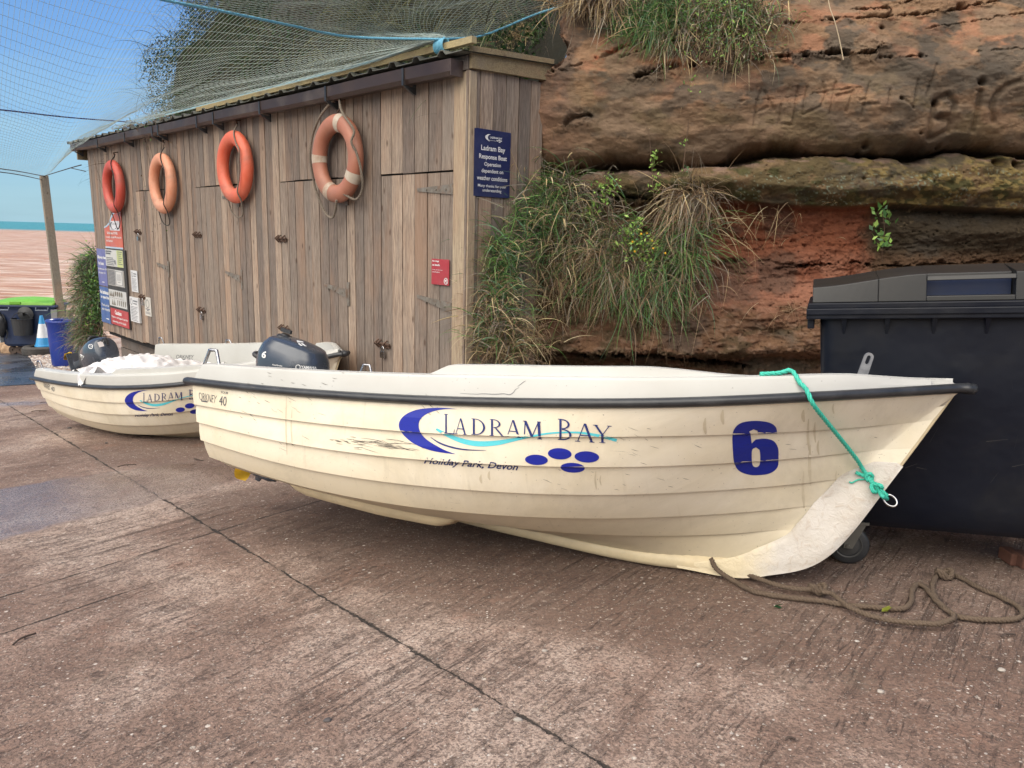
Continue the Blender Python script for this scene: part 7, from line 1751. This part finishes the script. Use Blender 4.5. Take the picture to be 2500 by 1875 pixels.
for k in range(7):
    o = c + WU * (-.05 + .016 * k); m.tube([o + (WN * .035 * math.cos(q)) + np.array([0, 0, .045 * math.sin(q)]) for q in np.linspace(0, 2 * math.pi, 14, endpoint=False)], .006, 5, closed=True)
m.build('rope_lashing', M_blue, None, smooth=True, label='coil of pale blue lashing binding the lines to the batten at the roof corner', cat='rope')
for L_, r, mt, lb in ((smooth_path([wall(6.6, 2.83, .1)] + pd([(170, 287, 9.0), (0, 268, 7.4), (-300, 240, 5.5)]), 8), .008, M_dblue, 'dark blue line crossing the sky to the shed gutter'),
                  (smooth_path([PT, *pd([(172, 410, 13.5)]), wall(9.40, 2.42, .06)], 6), .009, M_dcord, 'thin dark line from the timber post top up to the end of the gutter'),
                  (smooth_path([at_depth(172, 410, 13.5), wall(9.3, 2.32, .03)], 3), .007, M_dcord, 'short dark line branching to the shed edge below the gutter end'),
                  (smooth_path([PT, *pd([(0, 412, 12.5), (-200, 400, 11)])], 6), .009, M_dcord, 'upper thin dark line running left from the timber post'),
                  (smooth_path([PT + np.array([-.05, 0, -.08]), *pd([(0, 420, 12.5), (-200, 412, 11)])], 6), .009, M_dcord, 'lower thin dark line running left from the timber post')):
    m = MB(); m.tube(L_, r, 5); m.build('net_line', mt, None, smooth=True, label=lb, cat='rope', group='lines of the safety net')

# ------------------------------------------------------------------ litter on the slip
M_twig = simple('twig', (.07, .05, .04, 1), rough=.9)
for px, py, l, a, lb in ((120, 983, .22, .2, 'dark twig on the concrete left of the far boat, nearest its rail'), (95, 1004, .16, .3, 'dark twig below the other on the concrete left of the far boat'), (310, 1137, .14, .6, 'small twig near the cracked joint left of boat 6'), (485, 1122, .12, 2.6, 'curled twig beside the stern of boat 6'), (2462, 1552, .07, .3, 'dark scrap on the concrete near the right edge'), (1930, 1805, .03, .1, 'tiny pale splinter on the concrete, lower right'), (60, 1560, .10, 1.2, 'bent twig by the lower cross crack at far left')):
    c = on_ground(px, py, .008); m = MB(); d = np.array([math.cos(a), math.sin(a), 0]); pv_ = np.array([-d[1], d[0], 0])
    m.tube(smooth_path([c - d * l / 2, c - d * l * .1 + pv_ * l * .08 + (0, 0, .006), c + d * l / 2 + pv_ * l * .02], 5), .004, 5); m.tube([c, c + d * l * .2 + pv_ * l * .22], .0025, 4)
    m.build('twig', M_twig, None, label=lb, cat='twig', group='twigs and scraps on the slip')
for px, py, r, lb in ((170, 1046, .035, 'grey pebble on the concrete under the far boat stern'), (260, 1082, .022, 'dark pebble near the start of the long joint'), (1330, 1590, .018, 'white pebble right of the long joint, below the boat'), (1160, 1735, .02, 'pale pebble at the edge of the long joint'), (800, 1760, .022, 'black pebble in the lower left foreground'), (2445, 1637, .022, 'pale pebble at the right edge of the foreground'), (2150, 1690, .02, 'small white pebble in the right foreground'), (1264, 1760, .024, 'white chip in the broken patch beside the joint')):
    p = on_ground(px, py); r *= .62; blob('pebble', p + np.array([0, 0, r * .2]), (r, r * .8, r * .5), simple('pebble_%d' % px, (.38, .34, .30, 1) if 'white' in lb or 'pale' in lb else (.08, .07, .07, 1), rough=.7), 12 + px % 7, label=lb, cat='pebble', group='loose pebbles on the slip')
for px, py, lb in ((1889, 1481, 'dark green leaf lying left of the rope knot'), (2152, 1493, 'yellow-green leaf tucked under the brown rope')):
    c = on_ground(px, py, .010); V, Fc, C_ = leaves(np.array([c, c + (.004, .003, .001)]), np.array([.05, .045]), np.array([(.03, .11, .04), (.04, .13, .05)]) if px < 2000 else np.array([(.20, .22, .03), (.18, .2, .03)]), .5, up=np.array([1.5, .5, .1])); mesh_obj('leaf', V, Fc, M_leaf, attr={'col': C_}, label=lb, cat='leaf')
for k, (px, py) in enumerate(((2465, 1362), (2493, 1370))):
    c = on_ground(px, py + 12, .0); m = MB(); m.box(c + np.array([0, 0, .035]), .06, .10, .06, tint=.5); m.build('brick', simple('brick_%d' % k, (.12, .05, .032, 1), (.09, .04, .028, 1), .9, bump=.4), None, bevel=.006, label=('left' if k == 0 else 'right') + ' broken red brick end in the shade beneath the big bin', cat='brick', group='bricks under the bin')
